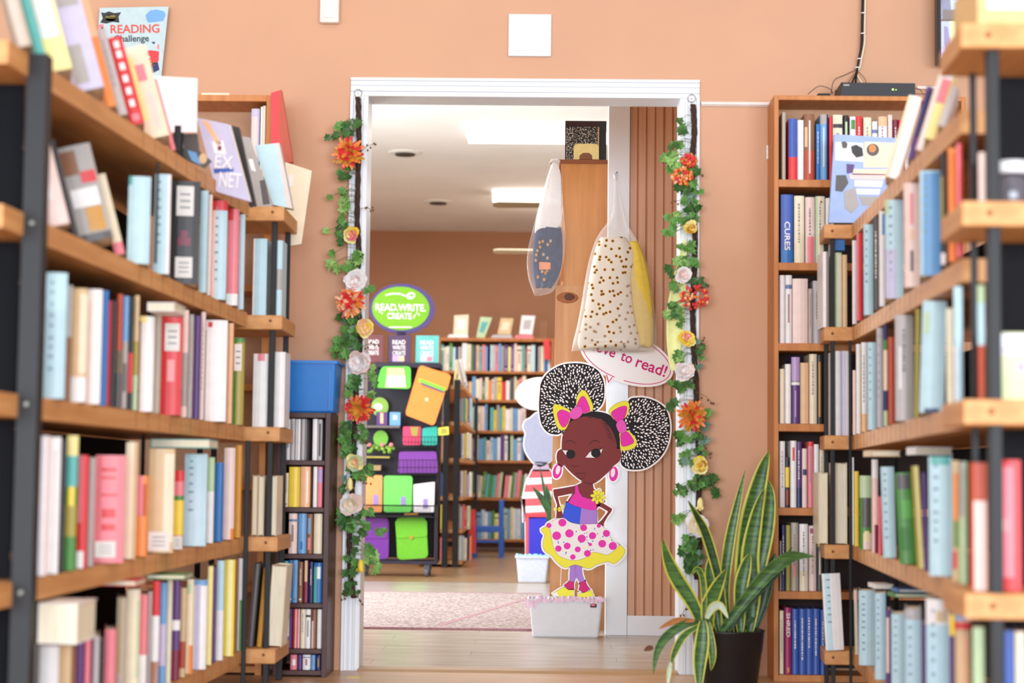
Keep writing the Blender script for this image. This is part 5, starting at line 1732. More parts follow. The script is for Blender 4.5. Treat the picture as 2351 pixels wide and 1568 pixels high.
art2('trousers', [(1206, 1184), (1284, 1184), (1281, 1264), (1252, 1270), (1252, 1290), (1208, 1290)], '#3434c4', 1, 2.4, False)
art2('trouser_stripe', [(1206, 1184), (1214, 1184), (1214, 1290), (1207, 1290)], '#cf5560', 2, 0, False)
art2('belt', [(1206, 1180), (1284, 1180), (1284, 1187), (1206, 1187)], '#d8434c', 3, 0, False)
art2('arm', [(1199, 1140), (1206, 1142), (1206, 1195), (1201, 1200)], '#a8808c', 1, 2, False)
# dark leafy plant between the bin and the bookcase end
pl = empty('potted_plant', on_z(1300, 1352, 0), 'plant with long dark green blades between the striped cutout and the bookcase end', 'plant')
Pp = on_z(1300, 1352, 0)
mb = MB(); mb.lathe(Pp, [(.07, 0), (.09, .16), (.095, .165), (.09, .17)], 20); mb.build('pot', cmat('dg'), pl, smooth=True)
M_dleaf = mat('dark_blade', '#27482e', rough=.4, hex2='#3c6a3a', scale=20)


def blade(mb, pts, Y, wmax, m_mid=0, m_edge=None, thick=.0012, ys=None, fold=.25):
    """long leaf along pixel points standing at depth Y; wmax in px"""
    q = spline(pts, 5, closed=False)
    n = len(q)
    L, Rr, Cc = [], [], []
    for i, p in enumerate(q):
        a, b = q[max(i - 1, 0)], q[min(i + 1, n - 1)]
        tx, ty = b[0] - a[0], b[1] - a[1]
        l = math.hypot(tx, ty) or 1
        t = i / (n - 1)
        w = wmax / 2 * (0.42 + 0.58 * math.sin(min(1, t / .45) * math.pi / 2)) if t < .45 else wmax / 2 * max(.02, (1 - ((t - .45) / .55) ** 1.8))
        yy = Y if ys is None else Y + (ys[0] + (ys[1] - ys[0]) * t)
        L.append((p[0] + ty / l * w, p[1] - tx / l * w, yy, w)); Rr.append((p[0] - ty / l * w, p[1] + tx / l * w, yy, w)); Cc.append((p[0], p[1], yy, w))
    def P(p, f, dy=0): return on_y(p[0], p[1], p[2] + dy)
    k = len(mb.v)
    for i in range(n):
        l_, r_, c_ = L[i], Rr[i], Cc[i]
        li = (c_[0] + (l_[0] - c_[0]) * .74, c_[1] + (l_[1] - c_[1]) * .74, c_[2])
        ri = (c_[0] + (r_[0] - c_[0]) * .74, c_[1] + (r_[1] - c_[1]) * .74, c_[2])
        dz = fold * l_[3] / 650
        pts5 = [P(l_, 0, 0), P(li, 0, dz * .8), P(c_, 0, dz), P(ri, 0, dz * .8), P(r_, 0, 0)]
        for v in pts5:
            mb.v.append(tuple(v))
        for v in pts5:
            mb.v.append((v.x, v.y + thick, v.z))
    me = m_edge if m_edge is not None else m_mid
    for i in range(n - 1):
        a, b = k + i * 10, k + (i + 1) * 10
        for j in range(4):
            mm = me if j in (0, 3) else m_mid
            mb.f.append([a + j, a + j + 1, b + j + 1, b + j]); mb.m.append(mm)
            mb.f.append([a + 5 + j, b + 5 + j, b + 6 + j, a + 6 + j]); mb.m.append(mm)
        mb.f.append([a, b, b + 5, a + 5]); mb.m.append(me)
        mb.f.append([a + 4, a + 9, b + 9, b + 4]); mb.m.append(me)


for pts, w in (([(1292, 1300), (1272, 1210), (1255, 1150), (1239, 1068)], 11), ([(1290, 1300), (1268, 1190), (1248, 1150), (1223, 1118)], 20), ([(1294, 1300), (1268, 1220), (1262, 1150), (1253, 1112)], 15),
               ([(1300, 1300), (1275, 1230), (1262, 1195), (1258, 1170)], 18)):
    mb = MB(); blade(mb, pts, Pp.y - .02, w); mb.build('leaf', M_dleaf, pl, smooth=True)

# ---- wooden bookcase end with notebook display
YW = 1.82
def wp(x, y): return on_y(x, y, YW)
Zt = wp(1340, 367).z
r = empty('bookcase', (.2, YW + .4, 0), 'end panel of a tall knotty pine bookcase standing by the white post', 'bookcase')
M_pw = mat('knotty_pine', '#d08f4a', rough=.4, hex2='#c27f3c', scale=2.2, stretch=(12, 3, 1.0))
M_pw2 = mat('knotty_pine_lower', '#d29a63', rough=.42, hex2='#bd7f48', scale=2.0, stretch=(10, 3, .9))
xR = wp(1396, 900).x
zm = wp(1300, 655).z
mb = MB()
mb.prism([(wp(1289, 376).x, YW, Zt - .008), (xR, YW, Zt - .008), (xR, YW, zm), (wp(1297, 640).x, YW, zm)], (0, .03, 0))
mb.build('end_panel', M_pw, r)
mb = MB()
mb.prism([(wp(1276, 655).x, YW + .001, zm), (xR, YW + .001, zm), (xR, YW + .001, 0.0), (wp(1262, 1300).x, YW + .001, 0.0)], (0, .03, 0))
mb.build('end_panel', M_pw2, r)
mb = MB(); mb.box(wp(1284, 370).x, xR + .003, YW - .006, YW + .8, Zt - .018, Zt); mb.build('top_board', mat('dark_pine_edge', '#8a4e22', rough=.45, noise=.15, stretch=(3, 30, 30)), r, bevel=.001)
mb = MB(); mb.ell(wp(1307, 682) + Vector((0, -.0005, 0)), .026, .0015, .017, seg=16); mb.build('knot', mat('pine_knot_dark', '#5a3220', rough=.6, noise=.4, scale=90), r, smooth=True)
mb = MB(); mb.ell(wp(1307, 682) + Vector((-.008, .0, -.003)), .050, .0012, .026, seg=16); mb.ell(wp(1340, 680), .006, .001, .008); mb.build('knot_ring', mat('pine_knot_ring', '#a05f30', rough=.6, noise=.2, scale=60), r, smooth=True)
mb = MB()
for z in (.35, .75, 1.15, 1.55, 1.9):
    mb.box(.1, xR, YW + .03, YW + .8, z, z + .02)
mb.box(.1, xR, YW + .78, YW + .81, 0, Zt - .02)
mb.build('shelf_board', M_pw2, r)
# things on it
Yd = YW + .06
zb = Zt + .001
r = empty('display_box', wp(1345, 366), 'dark brown display box standing on the pine bookcase beside the white post', 'box')
A = on_y(1298, 277, Yd); B = on_y(1392, 366, Yd)
mb = MB(); mb.box(A.x, B.x, Yd, Yd + .10, zb, A.z); mb.build('box_body', mat('box_brown', '#3a2226', rough=.5), r, bevel=.002)
mb = MB(); mb.box(on_y(1377, 300, Yd).x, B.x - .002, Yd - .001, Yd, zb + .004, A.z - .006); mb.build('box_panel', mat('box_blackgreen', '#20282a', rough=.4), r)
Yn = Yd - .03
A = on_y(1301, 291, Yn); B = on_y(1374, 366, Yn)
r = empty('notebook', ((A.x + B.x) / 2, Yn, zb), 'black and white marbled composition notebook standing before the dark display box', 'notebook')
m = mat('marbled_cover', '#141416', rough=.5, hex2='#cfcaba', scale=170)
m.node_tree.nodes['Color Ramp'].color_ramp.elements[0].position = .52
m.node_tree.nodes['Color Ramp'].color_ramp.elements[1].position = .60
mb = MB(); mb.box(A.x, B.x - .003, Yn, Yn + .022, zb, A.z); mb.build('notebook_cover', m, r, bevel=.002)
mb = MB(); mb.box(B.x - .003, B.x + .002, Yn + .001, Yn + .02, zb, A.z); mb.build('notebook_edge', cmat('tn'), r)
q = [(1317, 366), (1317, 338), (1320, 332), (1326, 330), (1366, 330), (1372, 332), (1375, 338), (1375, 366), (1360, 366), (1359, 356), (1352, 351), (1338, 351), (1331, 357), (1330, 366)]
o = slab('bookend', [(x, min(y, 366)) for x, y in q], Yn - .012, .006, cmat('ly'), 'pale yellow arched bookend in front of the marbled notebook', 'bookend')
for v in [o]:
    pass
slab('name_plate', [(1331, 357), (1338, 351.5), (1352, 351.5), (1359, 357), (1360, 366), (1330, 366)], Yn - .011, .004, cmat('br'), parent=o)['label'] = 'reddish brown plate'

# ---- hanging bags
def bag(name, prof, Y, thick, m, parent, seed=1, wr=.06, ytop=0.0):
    """prof: (ypx, xleft, xright) from top to bottom"""
    rnd = random.Random(seed)
    seg = 28
    ph = [rnd.uniform(0, 6.28) for _ in range(6)]
    prof = spline(prof, 4, closed=False)
    rings = []
    n = len(prof)
    for i, (y, xl_, xr_) in enumerate(prof):
        t = i / (n - 1)
        yy = Y + ytop * (1 - t) ** 2
        a = on_y(xl_, y, yy); b = on_y(xr_, y, yy)
        cx, hw, z = (a.x + b.x) / 2, (b.x - a.x) / 2, (a.z + b.z) / 2
        th = min(thick, hw * .9) * (1 if t < .93 else max(.15, (1 - t) / .07))
        ringp = []
        for j in range(seg):
            w = 2 * math.pi * j / seg
            k = 1 + wr * (math.sin(5 * w + ph[0] + 3 * t) * .5 + math.sin(9 * w + ph[1] - 5 * t) * .35 + math.sin(14 * w + ph[2] + 6 * t) * .2)
            ringp.append((cx + hw * math.cos(w) * (1 + (k - 1) * .15), yy + th * math.sin(w) * k, z + 0.004 * math.sin(3 * w + ph[3] + 8 * t)))
        rings.append(ringp)
    mb = MB()
    vs = [p for q in rings for p in q]
    fs = []
    for i in range(n - 1):
        for j in range(seg):
            j2 = (j + 1) % seg
            fs.append((i * seg + j, (i + 1) * seg + j, (i + 1) * seg + j2, i * seg + j2))
    fs.append(tuple(range(seg))); fs.append(tuple((n - 1) * seg + j for j in reversed(range(seg))))
    mb.add(vs, fs)
    return mb.build(name, m, parent, smooth=True)


M_bagp = mat('clear_bag_plastic', '#f6f5f4', rough=.22, alpha=.26, noise=.02, spec=.6)
M_bagw = mat('milky_bag_plastic', '#faf8f8', rough=.3, alpha=.9, noise=.02)
B1 = 1.72
r = empty('hanging_bag', on_y(1272, 372, B1), 'clear plastic bag with folded navy cloth hanging from the pine bookcase', 'bag')
bag('bag_plastic', [(378, 1266, 1278), (400, 1258, 1288), (440, 1246, 1291), (480, 1234, 1294), (520, 1224, 1297), (560, 1214, 1298), (600, 1209, 1294), (640, 1213, 1284), (668, 1222, 1268), (678, 1226, 1240)], B1, .035, mat('thin_bag_plastic', '#f6f5f4', rough=.15, alpha=.14, noise=.02, spec=.8), r, 3, .12)
bag('bag_neck', [(376, 1267, 1278), (400, 1259, 1287), (440, 1248, 1289), (480, 1237, 1290), (512, 1230, 1289), (534, 1228, 1276)], B1, .028, M_bagw, r, 4, .14)
mn = mat('navy_print', '#152d52', rough=.8, hex2='#22436f', scale=40)
bag('folded_cloth', [(524, 1236, 1288), (540, 1228, 1291), (570, 1224, 1292), (610, 1222, 1289), (640, 1225, 1280), (660, 1230, 1266)], B1, .03, mn, r, 6, .07)['label'] = 'navy patterned cloth'
mb = MB(); rn2 = random.Random(9)
for k in range(16):
    x, y = rn2.uniform(1230, 1268), rn2.uniform(545, 650)
    if 598 < y < 620: continue
    P = on_y(x, y, B1 - .033); mb.ell(P, .007, .004, .008, seg=7, rings=4)
mb.build('cloth_motif', mat('motif_grey', '#b9b6a8', rough=.8, hex2='#d08a3a', scale=60), r)
mb = MB(); q = [on_y(1238, 601, B1 - .034), on_y(1264, 603, B1 - .034), on_y(1264, 618, B1 - .034), on_y(1238, 619, B1 - .034)]
mb.prism(q, (0, .004, 0)); mb.build('cloth_label', cmat('o'), r)
mb = MB()
mb.tube([on_y(x, y, B1) for x, y in ((1272, 385), (1268, 372), (1262, 378), (1268, 368), (1278, 366), (1283, 371), (1282, 366))] + [Vector((wp(1286, 368).x, YW - .004, Zt - .01))], [.007, .006, .005, .006, .005, .004, .004, .003], 8)
mb.build('bag_knot', M_bagw, r, smooth=True)

B2 = 1.375
r = empty('hanging_bag', on_y(1413, 500, B2), 'large clear bag of sunflower print and yellow cloth hanging on the white post', 'bag')
bag('bag_plastic', [(402, 1410, 1417), (440, 1408, 1422), (490, 1404, 1432), (515, 1390, 1440), (535, 1376, 1452), (560, 1364, 1468), (600, 1352, 1484), (650, 1342, 1494), (700, 1334, 1502), (750, 1324, 1508), (785, 1315, 1508), (806, 1312, 1500)], B2, .055, M_bagp, r, 5, .09, ytop=.13)
sf = mat('sunflower_cloth', '#ece6d8', rough=.85)
nt = sf.node_tree
bs = nt.nodes['Principled BSDF']
vo = nt.nodes.new('ShaderNodeTexVoronoi'); vo.inputs['Scale'].default_value = 33
tc = nt.nodes['Texture Coordinate']
vo.voronoi_dimensions = '2D'
sx_ = nt.nodes.new('ShaderNodeSeparateXYZ'); cx_ = nt.nodes.new('ShaderNodeCombineXYZ')
nt.links.new(tc.outputs['Object'], sx_.inputs[0]); nt.links.new(sx_.outputs['X'], cx_.inputs['X']); nt.links.new(sx_.outputs['Z'], cx_.inputs['Y'])
nt.links.new(cx_.outputs[0], vo.inputs['Vector'])
cr_ = nt.nodes.new('ShaderNodeValToRGB')
e = cr_.color_ramp.elements
e[0].position = 0.0; e[0].color = lin('#6a4528')
e[1].position = 0.19; e[1].color = lin('#d9a93a')
x_ = e.new(0.12); x_.color = lin('#7a5432')
x_ = e.new(0.25); x_.color = lin('#eee9dc')
nt.links.new(vo.outputs['Distance'], cr_.inputs['Fac'])
nt.links.new(cr_.outputs['Color'], bs.inputs['Base Color'])
bag('folded_cloth', [(548, 1378, 1440), (570, 1368, 1454), (600, 1360, 1456), (640, 1352, 1448), (700, 1344, 1452), (750, 1334, 1462), (785, 1326, 1472), (802, 1330, 1466)], B2 - .004, .046, sf, r, 8, .08)['label'] = 'sunflower print cloth'
bag('folded_cloth', [(556, 1440, 1466), (590, 1444, 1479), (640, 1446, 1490), (700, 1450, 1498), (750, 1458, 1502), (785, 1464, 1500), (796, 1468, 1494)], B2 + .006, .036, mat('yellow_cloth', '#efd455', rough=.8, noise=.06), r, 9, .1)['label'] = 'yellow cloth'
mb = MB(); mb.tube([on_y(1413, 412, YP - .05), on_y(1410, 402, YP - .045), on_y(1416, 396, YP - .03), on_y(1414, 404, YP - .022)], .005, 8); mb.build('bag_knot', M_bagw, r, smooth=True)

# ---- pale yellow ribbon behind the right garland
mb = MB()
blade(mb, [(1548, 850), (1548, 780), (1553, 700), (1564, 620), (1574, 545)], -.035, 40, 0, 0, thick=.003, fold=.4)
o = mb.build('paper_streamer', mat('pale_yellow_paper', '#eef0a6', rough=.6, noise=.06, scale=60), smooth=True)
tag(o, 'pale yellow curved paper streamer hanging behind the right garland', 'streamer')
# ================================================================ back room
# black display cart
YC = on_z(950, 1324, 0).y
def cp(x, y, dy=0.0): return on_y(x, y, YC + dy)
cart = empty('display_cart', (cp(920, 1324).x, YC + .2, 0), 'black rolling display cart with wire baskets under the round green sign', 'display cart')
xl_, xr2 = cp(815, 1300).x, cp(1003, 1300).x
zc_top = cp(950, 832).z
mb = MB()
mb.box(xl_, xr2, YC + .16, YC + .19, .12, zc_top - .03)
mb.build('back_panel', mat('cart_black', '#1c1a26', rough=.55), cart)
mb = MB(); mb.box(xr2 - .02, xr2, YC - .02, YC + .36, .10, cp(990, 1160).z); mb.box(xr2 - .02, xr2, YC + .12, YC + .36, .10, zc_top); mb.build('side_panel', mat('cart_black_side', '#221c2c', rough=.5), cart, bevel=.002)
mb = MB(); mb.box(xl_, xr2, YC - .02, YC + .36, .085, .105); mb.build('base_shelf', mat('cart_base', '#2b2438', rough=.5), cart, bevel=.002)
mb = MB(); mb.box(cp(858, 840).x, xr2 + .002, YC + .02, YC + .36, zc_top - .035, zc_top); mb.build('top_shelf', mat('cart_purple_black', '#2c2336', rough=.5), cart, bevel=.002)
for fx in (xl_ + .05, xr2 - .07):
    for dy in (0.02, .3):
        mb = MB(); mb.lathe((0, 0, -.012), [(.028, 0), (.03, .004), (.03, .020), (.028, .024)], 18, M=Matrix.Translation((fx, YC + dy, .03)) @ Matrix.Rotation(math.pi / 2, 4, 'Y'))
        mb.box(fx - .018, fx + .018, YC + dy - .012, YC + dy + .012, .035, .086)
        mb.build('caster', mat('caster_grey', '#5d6470', rough=.35), cart)
mb = MB()
zr = cp(900, 1160).z; zr2 = cp(900, 1184).z
mb.tube([(xl_, YC - .06, zr), (xr2 - .04, YC - .06, zr), (xr2 - .015, YC - .03, zr), (xr2 - .01, YC + .1, zr)], .005, 8)
mb.tube([(xl_, YC - .06, zr2), (xr2 - .04, YC - .06, zr2), (xr2 - .012, YC + .1, zr2)], .003, 6)
x = xl_
while x < xr2 - .04:
    mb.tube([(x, YC - .06, zr), (x, YC - .06, zr2)], .0016, 5); x += .012
mb.tube([(xl_, YC - .05, zr2), (xl_, YC + .16, zr2)], .003, 6)
mb.build('wire_rail', M_blk, cart)
mb = MB(); mb.box(xl_, xr2 - .02, YC - .06, YC + .16, zr2 - .008, zr2 - .002); mb.build('rail_shelf', M_blk, cart)
zs1 = cp(880, 978).z
mb = MB(); mb.box(xl_, cp(917, 975).x, YC + .03, YC + .16, zs1 - .012, zs1 + .004); mb.build('small_shelf', mat('cart_shelf_grey', '#6a605c', rough=.5), cart, bevel=.001)
# sign
ps = cp(922, 708, .10)
r = empty('round_sign', cp(922, 768, .10), 'green oval sign with purple border reading READ WRITE CREATE on the display cart', 'sign')
mb = MB(); flat(mb, oval(923, 709, 75, 58, 2, 48), YC + .10, .02); mb.build('sign_border', mat('sign_purple', '#4a3a72', rough=.4), r)
mb = MB(); flat(mb, oval(920, 708, 66, 50, 2, 48), YC + .098, .004); mb.build('sign_face', mat('sign_green', '#74ab28', rough=.5, noise=.03, spec=.2), r)
mb = MB()
text_px(mb, 'READ.WRITE.', 862, 713, 115, 16, YC + .096, 1, 0, .002)
text_px(mb, 'CREATE', 889, 732, 56, 14, YC + .096, 1, 0, .002)
for x, y in ((872, 716), (877, 719), (952, 724), (957, 719), (962, 722), (950, 729)):
    flat(mb, oval(x, y, 1.8, 1.8, 0, 10), YC + .096, .002)
flat(mb, [(884, 677), (900, 672.5), (918, 673), (932, 678), (932, 681), (918, 676), (900, 675.5), (886, 679)], YC + .096, .002)
flat(mb, oval(943, 679, 10, 7.5, -15, 18), YC + .096, .002)
flat(mb, [(893, 750), (945, 750), (945, 752), (893, 752)], YC + .096, .002)
mb.build('sign_lettering', mat('sign_white', '#fbfbf4', rough=.4), r)
mb = MB(); flat(mb, oval(945, 678, 5, 3.5, -15, 14), YC + .0950, .001); mb.build('sign_swirl', mat('sign_green'  , '#8cc63a'), r)
mb = MB(); mb.box(ps.x - .03, ps.x + .03, YC + .10, YC + .14, zc_top + .001, cp(922, 762, .1).z); mb.build('sign_foot', M_blk, r)


def cover_book(x0, y0, x1, y1, Y, t, key, label, cat='journal', group=None, text=None, arts=(), name='journal', zbase=None, m=None):
    A = on_y(x0, y0, Y); B = on_y(x1, y1, Y)
    zb = zbase if zbase is not None else B.z
    zb += .0015
    r = empty(name, ((A.x + B.x) / 2, Y + t / 2, zb), label, cat, group)
    mm = m or cmat(key)
    mb = MB(); mb.box(A.x, B.x, Y, Y + .004, zb, A.z); mb.box(A.x, B.x, Y + t - .004, Y + t, zb, A.z); mb.box(A.x, A.x + .004, Y, Y + t, zb, A.z)
    mb.build('cover', mm, r, bevel=.001)
    mb = MB(); mb.box(A.x + .005, B.x - .003, Y + .004, Y + t - .004, zb + .002, A.z - .003); mb.build('pages', M_page, r)
    if text:
        mb = MB()
        w = (x1 - x0)
        yy = y0 + (y1 - y0) * .20
        for s in text:
            text_px(mb, s, x0 + w * .20, yy + (y1 - y0) * .13, w * .58, (y1 - y0) * .15, Y - .0012, 0, 0, .0015)
            yy += (y1 - y0) * .19
        mb.build('cover_lettering', cmat('w'), r)
    for ai, (ax0, ay0, ax1, ay1, kk) in enumerate(arts):
        mb = MB(); flat(mb, [(ax0, ay0), (ax1, ay0), (ax1, ay1), (ax0, ay1)], Y - .0015 * (ai + 1), .0012); mb.build('cover_print', cmat(kk), r)
    return r


T3 = ('READ', 'WRITE', 'CREATE')
cover_book(833, 768, 880, 834, YC + .04, .02, 'br', 'maroon READ WRITE CREATE journal at the left of the cart top', group='journals standing on the cart', text=T3, zbase=zc_top, m=mat('maroon_cloth', '#6d3a3e'))
cover_book(891, 769, 942, 834, YC + .04, .02, 'pu', 'dark purple READ WRITE CREATE journal in the middle of the cart top', group='journals standing on the cart', text=T3, arts=[(901, 816, 928, 830, 'li'), (915, 818, 928, 829, 'lo')], zbase=zc_top, m=mat('plum_cloth', '#4b3352'))
cover_book(954, 770, 1007, 834, YC + .04, .02, 'tl', 'teal READ WRITE CREATE journal at the right of the cart top', group='journals standing on the cart', text=T3, arts=[(965, 816, 994, 830, 'lv'), (980, 819, 992, 829, 'pk')], zbase=zc_top)
zsm = zs1 + .004
cover_book(864, 946, 889, 974, YC + .06, .012, 'pu', 'tiny purple booklet on the small grey cart shelf', 'booklet', 'booklets on the small cart shelf', name='booklet', arts=[(873, 948, 880, 972, 'lo')], zbase=zsm)
cover_book(894, 946, 919, 974, YC + .06, .012, 'lb', 'tiny sky blue booklet on the small grey cart shelf', 'booklet', 'booklets on the small cart shelf', name='booklet', arts=[(902, 953, 912, 964, 'lv')], zbase=zsm)
r = empty('round_tag', cp(872, 974, .13), 'small green round tag standing behind the booklets', 'tag')
mb = MB(); flat(mb, oval(872, 934, 20, 22, 0, 28), YC + .13, .006); flat(mb, [(868, 950), (876, 950), (876, 976), (868, 976)], YC + .132, .004); mb.build('tag_disc', mat('tag_green', '#8ab04a'), r)
mb = MB(); flat(mb, oval(868, 934, 10, 8, 0, 14), YC + .1285, .002); mb.build('tag_print', cmat('w'), r)


def pouch(quad, Y, t, m, label, cat, name='pouch', flap=None, deco=(), r_=10, zb=None):
    r = empty(name, on_y(sum(p[0] for p in quad) / 4, max(p[1] for p in quad), Y), label, cat)
    def rounded(q, rad):
        out = []
        n = len(q)
        for i in range(n):
            a, b, c = q[i - 1], q[i], q[(i + 1) % n]
            def tow(b, a, d):
                L = math.hypot(a[0] - b[0], a[1] - b[1]); return (b[0] + (a[0] - b[0]) / L * d, b[1] + (a[1] - b[1]) / L * d)
            p, s = tow(b, a, rad), tow(b, c, rad)
            for k in range(5):
                u = k / 4
                out.append(((1 - u) ** 2 * p[0] + 2 * u * (1 - u) * b[0] + u * u * s[0], (1 - u) ** 2 * p[1] + 2 * u * (1 - u) * b[1] + u * u * s[1]))
        return out
    if zb is not None:
        low = min(on_y(p[0], p[1], Y).z for p in quad)
        pz = zb + .003 - low
    else:
        pz = 0
    mb = MB(); flat(mb, rounded(quad, r_), Y, t)
    mb.v = [(p[0], p[1], p[2] + pz) for p in mb.v]
    mb.build('body', m, r, bevel=.004)
    if flap:
        mb = MB(); flat(mb, rounded(flap, min(r_, 6)), Y - .006, .006); mb.build('flap', m, r, bevel=.002)
    for nm, pts, mm, off in deco:
        mb = MB(); flat(mb, pts, Y - off, min(off, .004)); mb.build(nm, mm, r)
    return r


M_or = mat('felt_orange', '#f08a3c', rough=.6)
pouch([(962, 838), (1035, 860), (996, 978), (929, 952)], YC - .055, .03, M_or, 'tilted orange document case with a green band, leaning high on the cart', 'case', 'document_case',
      flap=[(966, 838), (1036, 862), (1026, 898), (958, 870)], deco=[('green_band', [(963, 868), (1024, 891), (1020, 899), (961, 876)], mat('band_green', '#7fc23c'), .009), ('purple_strip', [(965, 877), (1019, 898), (1018, 902), (968, 883)], cmat('pu'), .008), ('clasp', oval(980, 917, 5, 5, 0, 14), cmat('lo'), .003)])
M_gr = mat('bright_green', '#5cc63c', rough=.5)
pouch([(876, 841), (943, 841), (943, 893), (862, 890)], YC - .03, .04, M_gr, 'open bright green folder with cream paper on the upper cart', 'folder', 'folder',
      deco=[('paper', [(889, 850), (929, 850), (932, 889), (885, 889)], cmat('cr'), .003), ('paper_flap', [(889, 845), (927, 845), (930, 862), (888, 862)], cmat('tn'), .005)])
pouch([(925, 979), (967, 979), (966, 1022), (925, 1022)], YC + .04, .035, mat('cerise', '#d8406a'), 'cerise pink zip pouch in the wire basket beside a teal one', 'pouch', deco=[('paper_tag', [(942, 980), (961, 980), (958, 1001), (946, 1000)], cmat('ol'), .003)], r_=5)
pouch([(969, 983), (1004, 979), (1003, 1022), (969, 1022)], YC + .03, .035, mat('turquoise', '#2fb3a4'), 'turquoise zip pouch in the wire basket beside a cerise one', 'pouch', r_=5)
pouch([(1006, 982), (1030, 979), (1031, 998), (1006, 1000)], YC - .03, .006, mat('tag_yellow', '#d6d24a'), 'yellow square tag sticking out beside the turquoise pouch', 'tag', 'paper_tag', deco=[('tag_print', [(1012, 984), (1025, 983), (1025, 995), (1013, 996)], cmat('ol'), .002)], r_=2)
# wire baskets as parts of the cart
mb = MB()
for (x0, x1, y0, y1) in ((923, 1005, 1003, 1027), (908, 1006, 1056, 1090)):
    for y in (y0, (y0 + y1) / 2, y1):
        mb.tube([cp(x0, y, -.02), cp(x1, y, -.02)], .0022, 6)
    for i in range(12):
        x = x0 + (x1 - x0) * i / 11
        mb.tube([cp(x, y0, -.02), cp(x, y1, -.02)], .0018, 6)
        mb.tube([cp(x, y1, -.02), cp(x, y1, .16)], .0018, 6)
mb.build('wire_basket', M_blk, cart)
pouch([(916, 1037), (1001, 1036), (1005, 1086), (913, 1086)], YC + .02, .08, mat('violet_case', '#7c3a9c', rough=.4), 'wide violet case lying in the lower wire basket', 'case', 'case', r_=6)
pouch([(846, 1068), (875, 1068), (874, 1080), (847, 1080)], YC + .06, .09, mat('kraft', '#a08560'), 'small kraft cardboard box on the cart back below the plants', 'box', 'box', r_=1)
# shelf of tiny plants
r = empty('plant_tray', cp(872, 1042, .05), 'green tray of tiny plants on the cart', 'plant tray')
mb = MB(); mb.box(cp(835, 0).x, cp(910, 0).x, YC + .04, YC + .14, cp(0, 1042).z, cp(0, 1038).z); mb.build('tray', cmat('ol'), r)
mb = MB()
for k in range(26):
    p = cp(rn.uniform(838, 908), rn.uniform(1022, 1038), rn.uniform(.05, .12)); mb.ell(p, .014, .01, .012, seg=7, rings=4)
mb.build('sprouts', mat('sprout_green', '#6f9c36', hex2='#93bd4c', scale=60), r, smooth=True)
mb = MB(); flat(mb, oval(874, 1007, 17, 19, 0, 24), YC + .1, .006); mb.build('round_leaf', mat('leaf_green_round', '#6fae3c'), r)
mb = MB()
for x in (848, 878, 898):
    mb.ell(cp(x, 1021, .04), .016, .012, .014, seg=10)
mb.build('small_pot', cmat('pk'), r, smooth=True)
# cases in the rail
M_lg = mat('mint_case', '#6fd65c', rough=.5)
def raildeco(x, y): return [('clasp', [(x, y), (x + 11, y), (x + 11, y + 22), (x, y + 22)], mat('clasp_lilac', '#9a86c4', rough=.3), .003)]
pouch([(831, 1091), (878, 1091), (877, 1176), (831, 1176)], YC + .0, .04, mat('orange_case', '#f39a5c'), 'pale orange case standing behind the black wire rail', 'case', 'case', deco=raildeco(857, 1136), r_=5)
pouch([(881, 1092), (947, 1092), (945, 1176), (880, 1176)], YC + .0, .04, M_lg, 'light green case standing behind the black wire rail', 'case', 'case', deco=raildeco(920, 1140), r_=8)
pouch([(949, 1112), (998, 1106), (996, 1176), (949, 1176)], YC + .0, .04, mat('white_case', '#e8e4e6'), 'white case standing behind the black wire rail', 'case', 'case', deco=raildeco(971, 1145), r_=3)
M_sg = mat('lime_satchel', '#6cbd26', rough=.5)
pouch([(908, 1196), (978, 1195), (983, 1288), (912, 1293)], YC + .02, .07, M_sg, 'lime green satchel with a clasp on the cart base', 'satchel', 'satchel',
      flap=[(907, 1195), (980, 1194), (981, 1232), (910, 1236)], deco=[('clasp', oval(944, 1234, 4, 4, 0, 12), cmat('mu'), .010), ('strap', [(928, 1178), (960, 1177), (960, 1182), (928, 1183)], cmat('mu'), .002)], r_=12, zb=.106)
pouch([(822, 1190), (893, 1191), (892, 1286), (822, 1287)], YC + .03, .08, mat('violet_satchel', '#74309a', rough=.35), 'glossy violet satchel on the cart base, half behind the garland', 'satchel', 'satchel', flap=[(822, 1189), (890, 1190), (889, 1236), (822, 1236)], r_=12, zb=.106)

# ---- far bookcases along the back
Yb_ = on_z(1150, 1268, 0).y
def bp(x, y): return on_y(x, y, Yb_)
FS = [bp(1150, y).z for y in (852, 918, 989, 1057, 1143, 1238)]
xL, xRr = bp(1003, 900).x, bp(1272, 900).x
ft = bp(1150, 776).z + .001
bookcase('bookcase', xL, xRr, Yb_, Yb_ + .26, ft - .001, FS, .03, mat('far_oak', '#b9753c', rough=.5, hex2='#a5622e', scale=3, stretch=(8, 3, 1)), mat('far_back', '#7d5236', rough=.6),
         'wide oak bookcase of children books against the far back wall', sh_t=.024)
pal = ['w', 'cr', 'pp', 'r', 'b', 'lb', 'y', 'g', 'lg', 'o', 'pk', 'gy', 'tn', 'tl', 'w', 'cr', 'dg', 'nv', 'ly', 'si', 'ma', 'pu', 'w', 'pb']
pals = {2: ['w', 'cr', 'w', 'tn', 'pp', 'gy', 'tl', 'cr', 'y', 'w', 'lb'], 4: ['g', 'lg', 'g', 'tl', 'pk', 'w', 'lg', 'g', 'cr', 'tl', 'gy'], 5: ['lb', 'w', 'ly', 'pb', 'lg', 'g', 'w', 'tl', 'lb']}
wn = ['top row', 'second row', 'third row', 'fourth row', 'fifth row', 'lowest row']
Rb = random.Random(21)
tops = [785, 865, 930, 1000, 1082, 1168]
